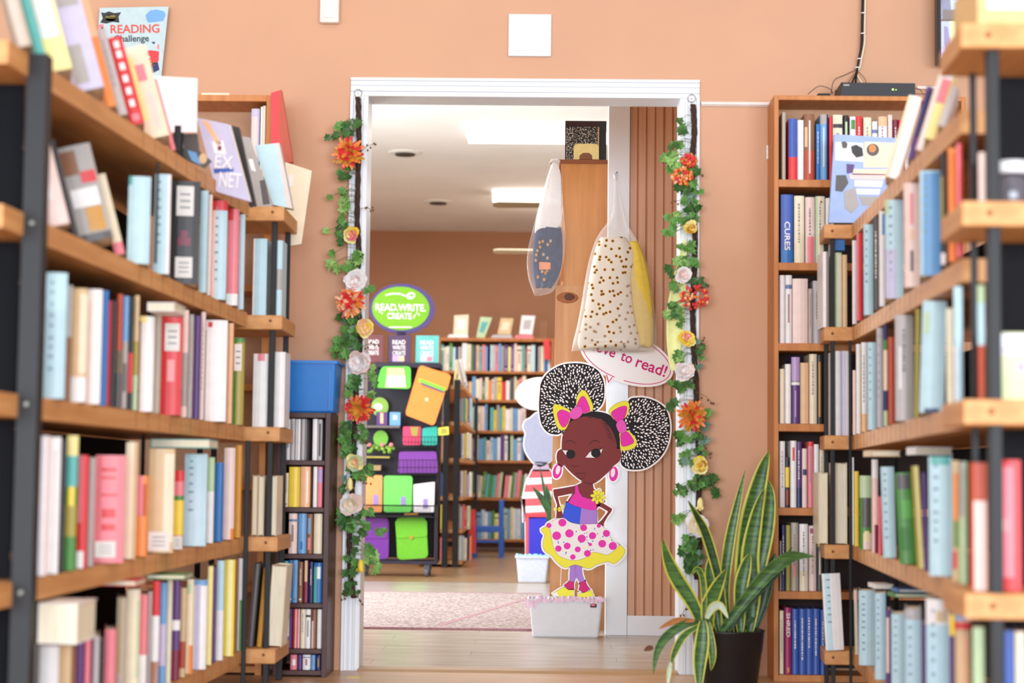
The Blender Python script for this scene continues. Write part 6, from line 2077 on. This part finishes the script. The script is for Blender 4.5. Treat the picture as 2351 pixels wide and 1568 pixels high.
for i, z in enumerate(FS):
    x = 1012 if i == 0 else (1046 if i < 3 else 1078)
    x_end = (1262, 1232, 1205, 1205, 1205, 1200)[i]
    ent = []
    while x < x_end:
        w = Rb.choice((5, 6, 6.5, 7, 8, 9, 11))
        if x + w > x_end + 3: break
        yb_px = (852, 918, 989, 1057, 1143, 1238)[i]
        yt = tops[i] + Rb.uniform(2 if i == 0 else -3, 12)
        key = Rb.choice(pals.get(i, pal))
        while ent and key == ent[-1][3]:
            key = Rb.choice(pals.get(i, pal))
        ln = -5 if i == 4 else 0
        ent.append((x, x + w, yt, key, dict(m=Rb.choice(('none', 'two', 'bar', 'none')), lean=ln)))
        x += w + 0.35
        if Rb.random() < .04: x += 6
    row(ent, z, (0, Yb_ + .02), (1, Yb_ + .02), wn[i] + ' of far bookcase', 'children books in the far bookcase', pd=.17, fan=False, simple=True, seed=90 + i)
# display books on top
for (q, key, lab, base) in (([(1043, 714), (1076, 712), (1074, 758), (1041, 757)], 'cr', 'cream picture book displayed on the far bookcase over white books', ((1028, 1076, 'w'),)),
                            ([(1103, 720), (1130, 722), (1112, 770), (1093, 768)], 'lg', 'mint green book leaning back on the far bookcase top', ()),
                            ([(1150, 716), (1179, 717), (1172, 754), (1142, 753)], 'tn', 'tan framed picture book displayed on the far bookcase', ((1128, 1177, 'si'),)),
                            ([(1198, 714), (1229, 715), (1222, 758), (1192, 757)], 'w', 'white book displayed over a coral book on the far bookcase', ((1182, 1226, 'pk'),))):
    zb = ft
    t = .03 if base else 0
    yb_px = proj(Vector((0, Yb_ + .08, ft)))[1]
    dyp = q[2][1] - (yb_px - (10 if base else 1))
    q = [(p[0], p[1] - dyp) for p in q]
    o = slab('book', q, Yb_ + .08, .016, cmat(key), lab, 'book', 'books displayed on the far bookcase top')
    mb = MB(); c = (sum(p[0] for p in q) / 4, sum(p[1] for p in q) / 4 - 2)
    flat(mb, [(c[0] + (p[0] - c[0]) * .55, c[1] + (p[1] - c[1]) * .5) for p in q], Yb_ + .0785, .0015); mb.build('cover_picture', cmat({'cr': 'w', 'lg': 'tl', 'tn': 'cr', 'w': 'si'}[key]), o)
    for (x0, x1, kk) in base:
        A = bp(x0, 700); B = bp(x1, 700)
        mb = MB(); mb.box(A.x, B.x, Yb_ + .03, Yb_ + .2, ft, ft + .014); mb.box(A.x + .012, B.x - .008, Yb_ + .035, Yb_ + .2, ft + .0142, ft + .03)
        o2 = mb.build('book_stack', cmat(kk), bevel=.001)
        tag(o2, CO[kk][0] + ' pair of books lying flat on the far bookcase top', 'book stack', 'book stacks on the far bookcase top')
A = bp(1238, 735); B = bp(1258, 735)
mb = MB(); mb.box(A.x, B.x, Yb_ + .06, Yb_ + .12, ft, A.z)
tag(mb.build('book', cmat('br'), bevel=.002), 'small dark brown book standing at the end of the far bookcase top', 'book')
q = [(1247, 783), (1262, 777), (1264, 825), (1250, 826)]
slab('folder', q, Yb_ - .02, .01, cmat('r'), 'bright red folder hooked over the end of the far bookcase', 'folder')

# ---- side rack between cart and far bookcase
Ys0, Ys1 = on_z(1035, 1302, 0).y, Yb_ - .12
side = empty('shelving_rack', (on_z(1035, 1302, 0).x - .1, (Ys0 + Ys1) / 2, 0), 'black steel and pine rack of picture books standing beyond the display cart', 'shelving rack')
xs = on_z(1062, 1300, 0).x
xk = xs - .34
zz = []
for yl in (940, 1056, 1150, 1215):
    zz.append(on_y(1010, yl, Ys0).z)
zz = [on_y(1050, 885, Ys0).z, on_y(1050, 968, Ys0).z, on_y(1050, 1052, Ys0).z, on_y(1050, 1140, Ys0).z, on_y(1050, 1215, Ys0).z, .05]
for z in zz:
    mb = MB(); mb.box(xk, xs, Ys0, Ys1, z - .03, z); mb.build('shelf_board', M_pine, side, bevel=.002)
for px in (1022, 1046):
    P = on_y(px, 1200, Ys0)
    mb = MB(); mb.box(P.x - .022, P.x + .022, Ys0 - .03, Ys0 + .012, 0, on_y(px, 872, Ys0).z); mb.build('post', M_blk, side, bevel=.003)
mb = MB(); P = on_y(1085, 1200, Ys1); mb.box(xs - .01, xs + .02, Ys1 - .04, Ys1, 0, zz[0] + .02); mb.build('post', M_blk, side)
srow = ['top board', 'second board', 'third board', 'fourth board', 'fifth board', 'lowest board']
for i, z in enumerate(zz):
    ent = []
    yb_px = proj(Vector((xs - .1, Ys0, z)))[1]
    for (a, b) in ((1003, 1020), (1052, 1078)):
        x = a
        while x < b:
            w = Rb.choice((4, 5, 6, 7))
            key = Rb.choice(pal)
            while ent and key == ent[-1][3]:
                key = Rb.choice(pal)
            ent.append((x, x + w, yb_px - Rb.uniform(50, 60), key, dict(m=Rb.choice(('none', 'two')))))
            x += w + .3
    if i == 0:
        ent = [(1040, 1046, 870, 'ly', dict(lean=-6, len=48)), (1056, 1064, 860, 'cr', dict(lean=13, len=60)), (1066, 1073, 860, 'w', dict(lean=13, len=62))]
    row(ent, z, (xk, Ys0 + .03), (xs, Ys0 + .03), srow[i] + ' of far side rack', 'books on the far side rack', pd=.15, fan=False, simple=True, seed=110 + i)

# ---- blue child chair
Yk = on_z(1120, 1281, 0).y
M_bl = mat('chair_blue', '#2a62c4', rough=.4)
ch = empty('child_chair', on_z(1120, 1281, 0), 'small blue wooden child chair before the far bookcase', 'chair')
def kp(x, y, dy=0): return on_y(x, y, Yk + dy)
for (x0, x1, yt) in ((1082, 1093, 1192), (1146, 1157, 1148)):
    A = kp(x0, yt); B = kp(x1, yt)
    mb = MB(); mb.box(A.x, B.x, Yk, Yk + .035, 0, A.z); mb.build('leg', M_bl, ch, bevel=.003)
    mb = MB(); mb.box(A.x, B.x, Yk + .26, Yk + .295, 0, kp(1120, 1212, .26).z); mb.build('leg', M_bl, ch, bevel=.003)
A = kp(1093, 1209); B = kp(1146, 1222)
mb = MB(); mb.box(A.x, B.x, Yk, Yk + .29, B.z, A.z); mb.build('seat', M_bl, ch, bevel=.003)
A = kp(1093, 1240); B = kp(1146, 1246)
mb = MB(); mb.box(A.x, B.x, Yk + .008, Yk + .028, B.z, A.z); mb.build('rung', M_bl, ch)
pouch([(1076, 1170), (1092, 1170), (1092, 1270), (1076, 1270)], Yk - .3, .03, cmat('r'), 'red upright file standing beside the blue child chair', 'file', 'file', r_=2)


# ---- of the books only the 300 that show largest stay single; the rest become one mass
def merge_small_books(keep=300):
    books = []
    for o in list(COL.objects):
        if o.get('category') == 'book' and o.type == 'MESH' and o.parent is None:
            pts = [proj(WO[o.name] + v.co) for v in o.data.vertices]
            w = max(0, min(W, max(p[0] for p in pts)) - max(0, min(p[0] for p in pts)))
            h = max(0, min(H, max(p[1] for p in pts)) - max(0, min(p[1] for p in pts)))
            books.append((w * h, o))
    books.sort(key=lambda t: -t[0])
    print('BOOKS', len(books))
    mb = MB()
    mats, idx = [], {}
    for a, o in books[keep:]:
        for q in [o] + list(o.children):
            base = WO[q.name]
            k = len(mb.v)
            mb.v += [tuple(base + v.co) for v in q.data.vertices]
            for p in q.data.polygons:
                m = q.data.materials[p.material_index]
                if m.name not in idx:
                    idx[m.name] = len(mats); mats.append(m)
                mb.f.append([k + i for i in p.vertices]); mb.m.append(idx[m.name])
        for q in list(o.children):
            bpy.data.objects.remove(q)
        bpy.data.objects.remove(o)
    o = mb.build('packed_books', mats)
    tag(o, 'packed mass of small colourful books filling gaps on the far shelves', 'books', None, 'stuff')


merge_small_books()
# ================================================================ garlands
M_vine = mat('vine_brown', '#3f2a22', rough=.8, noise=.25, scale=90, bump=.6)
LV = [mat('ivy_dark', '#3a6630', rough=.5, noise=.2, scale=60), mat('ivy_mid', '#5a8f42', rough=.5, noise=.2, scale=60), mat('ivy_light', '#8ab562', rough=.5, noise=.2, scale=60), mat('ivy_blue', '#6f9080', rough=.5, noise=.2, scale=60)]
GYY = -.055
K = 650.0


def ivy(mb, c, r, nrm, spin, m):
    """small lobed leaf, gently folded"""
    n = Vector(nrm).normalized()
    u = n.cross(Vector((0, 0, 1)))
    u = u.normalized() if u.length > .1 else Vector((1, 0, 0))
    v = u.cross(n)
    cs, sn = math.cos(spin), math.sin(spin)
    a, b = u * cs + v * sn, v * cs - u * sn
    pr = [(0, -1.0), (.42, -.55), (.95, -.35), (.62, .12), (.7, .62), (.3, .5), (0, 1.15), (-.3, .5), (-.7, .62), (-.62, .12), (-.95, -.35), (-.42, -.55)]
    k = len(mb.v)
    c = Vector(c)
    mb.v.append(tuple(c - n * r * .12))
    for x, y in pr:
        mb.v.append(tuple(c + (a * x + b * y) * r + n * (abs(x) * .28 - .05) * r))
    L = len(pr)
    for i in range(L):
        mb.f.append([k, k + 1 + i, k + 1 + (i + 1) % L]); mb.m.append(m)


def petal(mb, c, d, nrm, L, Wd, m, cup=.3):
    d = Vector(d).normalized(); n = Vector(nrm).normalized(); s = d.cross(n)
    s = s.normalized()
    k = len(mb.v)
    rows_ = [(0, .25, 0), (.35, .8, .10), (.7, 1.0, .28), (1.0, .45, .5)]
    for t, w, up in rows_:
        for q in (-1, 0, 1):
            mb.v.append(tuple(Vector(c) + d * L * t + s * Wd * .5 * w * q + n * (up * cup * L + (abs(q) * .18 * Wd * w))))
    for i in range(3):
        for j in range(2):
            mb.f.append([k + i * 3 + j, k + i * 3 + j + 1, k + (i + 1) * 3 + j + 1, k + (i + 1) * 3 + j]); mb.m.append(m)


def rose(c, r, cols, parent, name='rose', label=None, rnd=None):
    mb = MB()
    c = Vector(c)
    n0 = Vector((rnd.uniform(-.25, .25), -1, rnd.uniform(-.3, .3))).normalized()
    u = n0.cross(Vector((0, 0, 1))).normalized(); v = u.cross(n0)
    for ringi, (num, rr, cup, off) in enumerate(((7, 1.0, .35, 0), (6, .78, .8, .22), (5, .56, 1.3, .38), (4, .36, 1.9, .5))):
        for k in range(num):
            a = 2 * math.pi * (k + .5 * (ringi % 2)) / num + rnd.uniform(-.28, .28)
            d = u * math.cos(a) + v * math.sin(a)
            petal(mb, c + n0 * off * r * .8 + u * rnd.uniform(-.08, .08) * r + v * rnd.uniform(-.08, .08) * r, d, n0, r * rr * rnd.uniform(.8, 1.15), r * rr * rnd.uniform(.9, 1.3), (ringi + rnd.randint(0, 1)) % len(cols), cup * rnd.uniform(.7, 1.3))
    mb.ell(c + n0 * r * .5, r * .28, r * .28, r * .28, len(cols) - 1, 8, 5)
    o = mb.build(name, [cmat(x) if not isinstance(x, bpy.types.Material) else x for x in cols], parent, smooth=True)
    if label: o['label'] = label
    return o


def dahlia(c, r, cols, parent, rnd, label):
    mb = MB()
    c = Vector(c)
    n0 = Vector((rnd.uniform(-.3, .3), -1, rnd.uniform(-.5, .1))).normalized()
    u = n0.cross(Vector((0, 0, 1))).normalized(); v = u.cross(n0)
    for ringi, (num, rr, cup) in enumerate(((18, 1.0, .12), (16, .88, .4), (13, .7, .8), (10, .5, 1.3), (6, .32, 2.0))):
        for k in range(num):
            a = 2 * math.pi * (k + rnd.uniform(-.3, .3)) / num
            d = u * math.cos(a) + v * math.sin(a)
            petal(mb, c + n0 * r * .12 * ringi, d, n0, r * rr * rnd.uniform(.85, 1.12), r * .26, rnd.choice((0, 0, 1, 2) if ringi < 3 else (1, 2, 2)), cup)
    o = mb.build('dahlia', [cmat(x) for x in cols], parent, smooth=True)
    o['label'] = label
    return o


def garland(ring_px, stem, leaves, flowers, label, seed, twigs):
    rnd = random.Random(seed)
    top = on_y(ring_px[0], ring_px[1], GYY + .03)
    g = empty('flower_garland', top, label, 'garland', 'flower garlands hanging on the door casing')
    mb = MB()
    R_ = 9 / K
    mb.tube([(top.x + R_ * math.cos(a), top.y, top.z + R_ * math.sin(a)) for a in [2 * math.pi * i / 20 for i in range(21)]], .0014, 6)
    mb.tube([(top.x, top.y, top.z), (top.x, -.018, top.z)], .002, 6)
    mb.build('hanging_ring', mat('ring_wire', '#8f8680', rough=.3, metal=.7), g)
    q = spline([tuple(on_y(x, y, GYY + .02)) for x, y in stem], 8, closed=False)
    mb = MB()
    for s in range(4):
        pts = []
        for i, p in enumerate(q):
            a = i * .55 + s * math.pi / 2
            pts.append((p[0] + .0055 * math.cos(a) + rnd.uniform(-.0012, .0012), p[1] + .0055 * math.sin(a), p[2]))
        mb.tube(pts, .0052, 6)
    mb.build('vine_stem', M_vine, g, smooth=True)
    mb = MB()
    tw = MB()
    for (cx, cy, sx, sy, num, size, mset) in leaves:
        for k in range(num):
            x, y = rnd.gauss(cx, sx * .5), rnd.gauss(cy, sy * .5)
            x = max(cx - sx, min(cx + sx, x)); y = max(cy - sy, min(cy + sy, y))
            yy = GYY + rnd.uniform(-.025, .018)
            if cx < 1000 and y > 925:
                x = max(x, 783)
            P = on_y(x, y, yy)
            ivy(mb, P, size / K * rnd.uniform(.75, 1.2), (rnd.uniform(-.55, .55), -1, rnd.uniform(-.2, .7)), math.pi + rnd.uniform(-1.1, 1.1), rnd.choice(mset))
            # thin stalk to the stem
            best = min(q, key=lambda s_: abs(s_[2] - P.z - .02))
            mid = ((P.x + best[0]) / 2, yy, (P.z + best[2]) / 2 + .012)
            tw.tube([tuple(P), mid, (best[0], best[1], best[2])], .0009, 4, caps=False)
    for (x0, y0, x1, y1) in twigs:
        a, b = on_y(x0, y0, GYY), on_y(x1, y1, GYY - .01)
        tw.tube([tuple(a), tuple((a + b) / 2 + Vector((0, 0, .008))), tuple(b)], .0010, 5)
        for t in (.4, .6, .75, .9, 1.0):
            p = a + (b - a) * t + Vector((rnd.uniform(-.008, .008), 0, rnd.uniform(-.008, .010)))
            tw.ell(p, .0035, .0035, .0045, 1, 6, 4)
    mb.add(tw.v, [f for f, m_ in zip(tw.f, tw.m) if m_ == 0], 4)
    mb.add(tw.v, [f for f, m_ in zip(tw.f, tw.m) if m_ == 1], 5)
    mb.build('ivy_foliage', LV + [mat('twig_green', '#5d6b3c', rough=.7), mat('twig_berry', '#6a4632', rough=.6)], g)
    for (kind, x, y, r, cols, lab) in flowers:
        P = on_y(x, y, GYY - .028)
        if kind == 'rose':
            rose(P, r / K, cols, g, 'rose', lab, rnd)
        elif kind == 'dahlia':
            dahlia(P, r / K * 1.05, cols, g, rnd, lab)
        elif kind == 'berries':
            mb = MB()
            for k in range(70):
                a, rr = rnd.uniform(0, 6.28), r / K * math.sqrt(rnd.uniform(0, 1))
                c = P + Vector((rr * math.cos(a), rnd.uniform(-.012, .01) - .012 * (1 - rr * K / r), rr * .85 * math.sin(a)))
                mb.ell(c, .006, .006, .0065, rnd.choice((0, 0, 1, 2)), 7, 4)
            o = mb.build('berry_cluster', [cmat(c) for c in cols], g, smooth=True)
            o['label'] = lab
        elif kind == 'bud':
            mb = MB()
            mb.ell(P, r / K * .6, r / K * .6, r / K * 1.3, 0, 9, 6)
            for k in range(5):
                a = 2 * math.pi * k / 5
                petal(mb, P + Vector((0, 0, r / K * .2)), (math.cos(a) * .5, math.sin(a) * .5, -.8), (math.cos(a), math.sin(a), .2), r / K * 1.4, r / K * .7, 0, .2)
            o = mb.build('flower_bud', [cmat(c) for c in cols], g, smooth=True)
            o['label'] = lab
    return g


D, MI, LI, BL = 0, 1, 2, 3
OR = ('o', 'mu', 'r')
garland((822, 214),
        [(822, 224), (824, 300), (822, 400), (820, 500), (824, 580), (818, 660), (828, 760), (820, 850), (816, 940), (812, 1040), (808, 1140), (802, 1240), (805, 1320), (812, 1372)],
        [(795, 300, 30, 20, 12, 13, (D, D, MI)), (762, 318, 16, 20, 3, 12, (D,)), (788, 395, 16, 28, 9, 12, (D, MI)), (790, 450, 14, 35, 9, 12, (MI, LI)), (760, 452, 6, 6, 1, 11, (MI,)),
         (782, 510, 18, 25, 7, 12, (MI, D)), (752, 534, 6, 6, 1, 12, (LI,)), (780, 560, 18, 22, 6, 13, (MI, D)), (805, 595, 22, 28, 9, 14, (MI, LI)), (770, 608, 12, 14, 3, 14, (D, LI)), (848, 665, 7, 8, 2, 12, (D, MI)),
         (800, 728, 20, 18, 6, 13, (D, MI)), (795, 785, 26, 30, 18, 13, (D, MI)), (785, 812, 20, 14, 6, 13, (MI,)), (808, 880, 26, 24, 14, 13, (D, D, MI)), (858, 862, 10, 30, 5, 12, (LI, MI)), (850, 905, 14, 14, 4, 12, (MI, LI)),
         (795, 1015, 20, 42, 18, 14, (D, MI)), (832, 1000, 22, 28, 10, 10, (D, MI, BL)), (825, 1085, 28, 22, 12, 12, (D, MI)), (785, 1110, 10, 26, 4, 9, (D, BL)), (800, 1200, 24, 34, 14, 14, (D, MI)), (835, 1215, 22, 40, 9, 13, (MI, D)),
         (855, 1175, 10, 8, 2, 12, (MI,)), (872, 1218, 16, 10, 3, 13, (LI, MI)), (855, 1280, 18, 24, 8, 14, (LI, MI)), (873, 1305, 12, 10, 3, 14, (LI,)), (808, 1290, 16, 32, 10, 11, (D, MI)), (805, 1350, 22, 22, 12, 9, (D, D))],
        [('dahlia', 800, 353, 36, OR, 'orange and yellow dahlia'), ('rose', 808, 537, 19, ('y', 'ly', 'pk'), 'small yellow and pink rose'), ('rose', 818, 645, 26, ('pp', 'w', 'w'), 'blush white rose'),
         ('dahlia', 805, 695, 34, ('o', 'lo', 'r'), 'peach orange dahlia'), ('rose', 838, 752, 22, ('ly', 'y', 'lo'), 'pale yellow rose'), ('rose', 825, 828, 28, ('w', 'pp', 'w'), 'large white rose'),
         ('dahlia', 825, 938, 34, ('r', 'o', 'mu'), 'red orange dahlia'), ('rose', 815, 1062, 20, ('ly', 'lg', 'lo'), 'green tinged yellow rose'), ('rose', 806, 1155, 26, ('pp', 'w', 'cr'), 'cream white rose'),
         ('bud', 803, 1112, 12, ('ly',), 'pale yellow bud'), ('bud', 828, 1300, 12, ('y',), 'yellow bud')],
        'long ivy garland with orange dahlias and white roses on the left door casing', 3,
        [(826, 480, 855, 482), (826, 350, 861, 330), (822, 800, 868, 790), (815, 1010, 848, 1020), (812, 1100, 846, 1110), (805, 1350, 830, 1385), (800, 1350, 788, 1378)])
garland((1588, 226),
        [(1591, 240), (1594, 300), (1590, 360), (1590, 450), (1596, 540), (1594, 620), (1590, 700), (1592, 790), (1598, 880), (1600, 960), (1606, 1060), (1604, 1150), (1606, 1240), (1600, 1330)],
        [(1563, 292, 8, 14, 4, 13, (D, MI)), (1553, 335, 14, 8, 4, 12, (MI, D)), (1535, 362, 16, 16, 6, 13, (LI, MI)), (1570, 392, 30, 22, 18, 13, (MI, MI, D, LI)), (1580, 432, 28, 16, 12, 14, (MI, D)), (1590, 470, 20, 30, 12, 12, (MI, D, BL)),
         (1548, 510, 18, 26, 8, 12, (MI, LI)), (1535, 538, 10, 8, 2, 11, (MI,)), (1590, 500, 16, 14, 5, 12, (D, MI)), (1572, 568, 16, 14, 5, 13, (MI,)), (1575, 603, 24, 14, 7, 13, (MI, LI)), (1545, 625, 12, 12, 3, 12, (D,)), (1550, 650, 18, 14, 4, 12, (MI, BL)),
         (1545, 700, 16, 24, 6, 12, (MI, D)), (1530, 720, 10, 10, 2, 11, (LI,)), (1560, 730, 10, 20, 4, 11, (MI,)), (1610, 650, 18, 12, 8, 9, (D,)), (1560, 812, 16, 20, 6, 12, (MI, LI)), (1606, 810, 14, 34, 16, 8, (D, MI, BL)),
         (1565, 885, 26, 14, 10, 13, (MI, LI, D)), (1540, 930, 12, 12, 3, 13, (MI, D)), (1620, 950, 14, 16, 4, 13, (LI, MI)), (1560, 1005, 12, 16, 5, 14, (MI, D)), (1605, 1010, 24, 34, 20, 10, (D, MI, BL)), (1575, 1045, 18, 22, 7, 11, (BL, MI)),
         (1630, 1100, 14, 14, 5, 15, (D, D)), (1640, 1128, 8, 8, 2, 15, (D,)), (1600, 1108, 24, 20, 12, 11, (D, MI)), (1565, 1125, 14, 14, 5, 12, (MI, D)), (1562, 1185, 14, 12, 4, 12, (LI, MI)),
         (1588, 1255, 24, 26, 18, 13, (MI, D)), (1590, 1305, 24, 26, 14, 12, (MI, D)), (1610, 1280, 16, 30, 8, 8, (BL, D))],
        [('berries', 1582, 368, 17, ('r', 'mu', 'o'), 'red and orange blossoms'), ('berries', 1566, 405, 24, ('o', 'lo', 'r'), 'small orange blossoms'), ('rose', 1586, 522, 16, ('y', 'ly', 'mu'), 'yellow rose'), ('rose', 1568, 632, 20, ('pp', 'w', 'pp'), 'blush rose'),
         ('berries', 1594, 682, 33, ('r', 'o', 'lo'), 'orange red blossom cluster'), ('rose', 1576, 778, 20, ('ly', 'y', 'pk'), 'yellow and pink rose'), ('rose', 1568, 853, 22, ('pp', 'w', 'w'), 'blush white rose'),
         ('dahlia', 1588, 955, 35, ('o', 'r', 'mu'), 'orange dahlia with red heart'), ('rose', 1608, 1067, 20, ('y', 'ly', 'mu'), 'round yellow rose'), ('bud', 1608, 1158, 12, ('ly',), 'pale yellow bud'), ('rose', 1601, 1205, 27, ('w', 'cr', 'cr'), 'large cream rose')],
        'long ivy garland with orange blossoms and yellow roses on the right door casing', 8,
        [(1590, 395, 1614, 405), (1590, 400, 1518, 372), (1592, 660, 1625, 655), (1596, 800, 1615, 780), (1600, 900, 1640, 930), (1600, 1010, 1636, 1050), (1604, 1240, 1630, 1225), (1590, 1380, 1560, 1420), (1590, 460, 1545, 465)])

# ================================================================ snake plant
PYY = -.36
pc = on_y(1672, 1446, PYY)
snake = empty('snake_plant', (pc.x, PYY, 0), 'tall variegated snake plant with yellow-edged leaves in a black pot beside the bookcase', 'snake plant')
rt = (on_y(1758, 1440, PYY).x - on_y(1588, 1440, PYY).x) / 2
zt_ = pc.z
mb = MB()
prof = [(rt * .74, 0.0), (rt * .78, .006), (rt * .90, zt_ * .62), (rt * .915, zt_ * .63), (rt * .97, zt_ - .004), (rt, zt_), (rt * .95, zt_ + .002), (rt * .90, zt_ - .03), (rt * .05, zt_ - .031)]
mb.lathe((pc.x, PYY, 0), prof, 40)
mb.build('pot', mat('pot_black', '#19171a', rough=.45, spec=.5), snake, smooth=True)
mb = MB(); mb.lathe((pc.x, PYY, zt_ - .032), [(rt * .9, 0), (rt * .88, .006)], 28); mb.build('soil', mat('soil', '#2e2019', rough=.95, noise=.4, scale=120), snake)
M_mid = mat('snake_green', '#2f4d2a', rough=.35, hex2='#577f3e', scale=9, stretch=(1.2, 1.2, 9))
M_dk = mat('snake_green_deep', '#23381f', rough=.35, hex2='#3a5a2f', scale=10, stretch=(1.2, 1.2, 9))
M_edge = mat('snake_yellow', '#c9c44a', rough=.35, noise=.1)
M_pale = mat('snake_pale', '#c4d3c4', rough=.3, noise=.12)
LEAV = [
    ([(1694, 1452), (1706, 1340), (1722, 1200), (1748, 1090), (1765, 1036)], 50, .06, (0, -.02), M_mid, 1),
    ([(1712, 1452), (1735, 1340), (1760, 1220), (1768, 1140), (1762, 1100)], 36, .05, (0, 0), M_mid, 1),
    ([(1720, 1452), (1728, 1370), (1722, 1280), (1738, 1180), (1755, 1120)], 44, .04, (0, -.02), M_mid, 1),
    ([(1730, 1452), (1752, 1380), (1768, 1310), (1780, 1270)], 30, .07, (0, .02), M_dk, 0),
    ([(1672, 1452), (1664, 1350), (1674, 1250), (1692, 1160), (1711, 1078)], 27, .03, (0, 0), M_mid, 1),
    ([(1700, 1452), (1700, 1360), (1712, 1300), (1722, 1270)], 34, .0, (0, 0), M_mid, 1),
    ([(1668, 1450), (1650, 1330), (1622, 1230), (1600, 1185), (1579, 1148)], 24, -.04, (0, -.09), M_dk, 1),
    ([(1650, 1450), (1640, 1370), (1630, 1310), (1638, 1262)], 30, .0, (0, 0), M_mid, 1),
    ([(1618, 1450), (1590, 1385), (1552, 1325), (1532, 1280), (1521, 1236)], 36, -.06, (0, -.06), M_mid, 1),
    ([(1628, 1450), (1626, 1400), (1645, 1350), (1668, 1306)], 38, -.06, (0, -.05), M_mid, 1),
    ([(1655, 1452), (1705, 1385), (1760, 1320), (1806, 1283), (1834, 1276), (1872, 1278)], 32, -.07, (0, -.12), M_mid, 0),
    ([(1672, 1450), (1720, 1380), (1775, 1320), (1800, 1290), (1818, 1256)], 22, -.04, (0, -.05), M_dk, 0),
    ([(1615, 1440), (1617, 1380), (1612, 1325), (1600, 1305), (1584, 1325)], 14, -.07, (0, -.04), M_mid, 1),
    ([(1610, 1430), (1575, 1432), (1530, 1462), (1508, 1500), (1500, 1548)], 22, -.09, (0, -.05), M_mid, 0),
    ([(1606, 1436), (1570, 1460), (1548, 1500), (1540, 1532)], 18, -.10, (0, -.06), M_mid, 1),
    ([(1540, 1520), (1536, 1545), (1532, 1580)], 12, -.16, (0, 0), M_pale, 1),
    ([(1614, 1425), (1612, 1470), (1606, 1530), (1606, 1600)], 36, -.13, (0, -.03), M_mid, 1),
    ([(1626, 1428), (1632, 1470), (1636, 1510), (1632, 1540)], 20, -.12, (0, -.03), M_mid, 1),
    ([(1622, 1420), (1636, 1395), (1655, 1392), (1672, 1420)], 22, -.11, (0, -.04), M_pale, 1),
    ([(1700, 1450), (1725, 1410), (1742, 1372), (1755, 1345)], 26, .03, (0, .03), M_dk, 0),
]
for pts, w, dy, ys, mm, eg in LEAV:
    mb = MB()
    blade(mb, pts, PYY + dy, w, 0, 1 if eg else 0, thick=.0016, ys=ys, fold=.35)
    o = mb.build('leaf', [mm, M_edge], snake, smooth=True)
mb = MB(); blade(mb, [(1595, 1425), (1560, 1424), (1535, 1432), (1512, 1444)], PYY - .1, 14, 0, 0); mb.build('leaf', mat('dry_leaf', '#b5703a', rough=.7, noise=.2), snake, smooth=True)['label'] = 'dry orange-brown leaf'
mb = MB(); blade(mb, [(1500, 1488), (1490, 1488), (1478, 1494)], PYY - .1, 13, 0, 0); mb.build('leaf', mat('dead_leaf', '#6e3f2a', rough=.7), snake, smooth=True)['label'] = 'brown withered leaf tip'
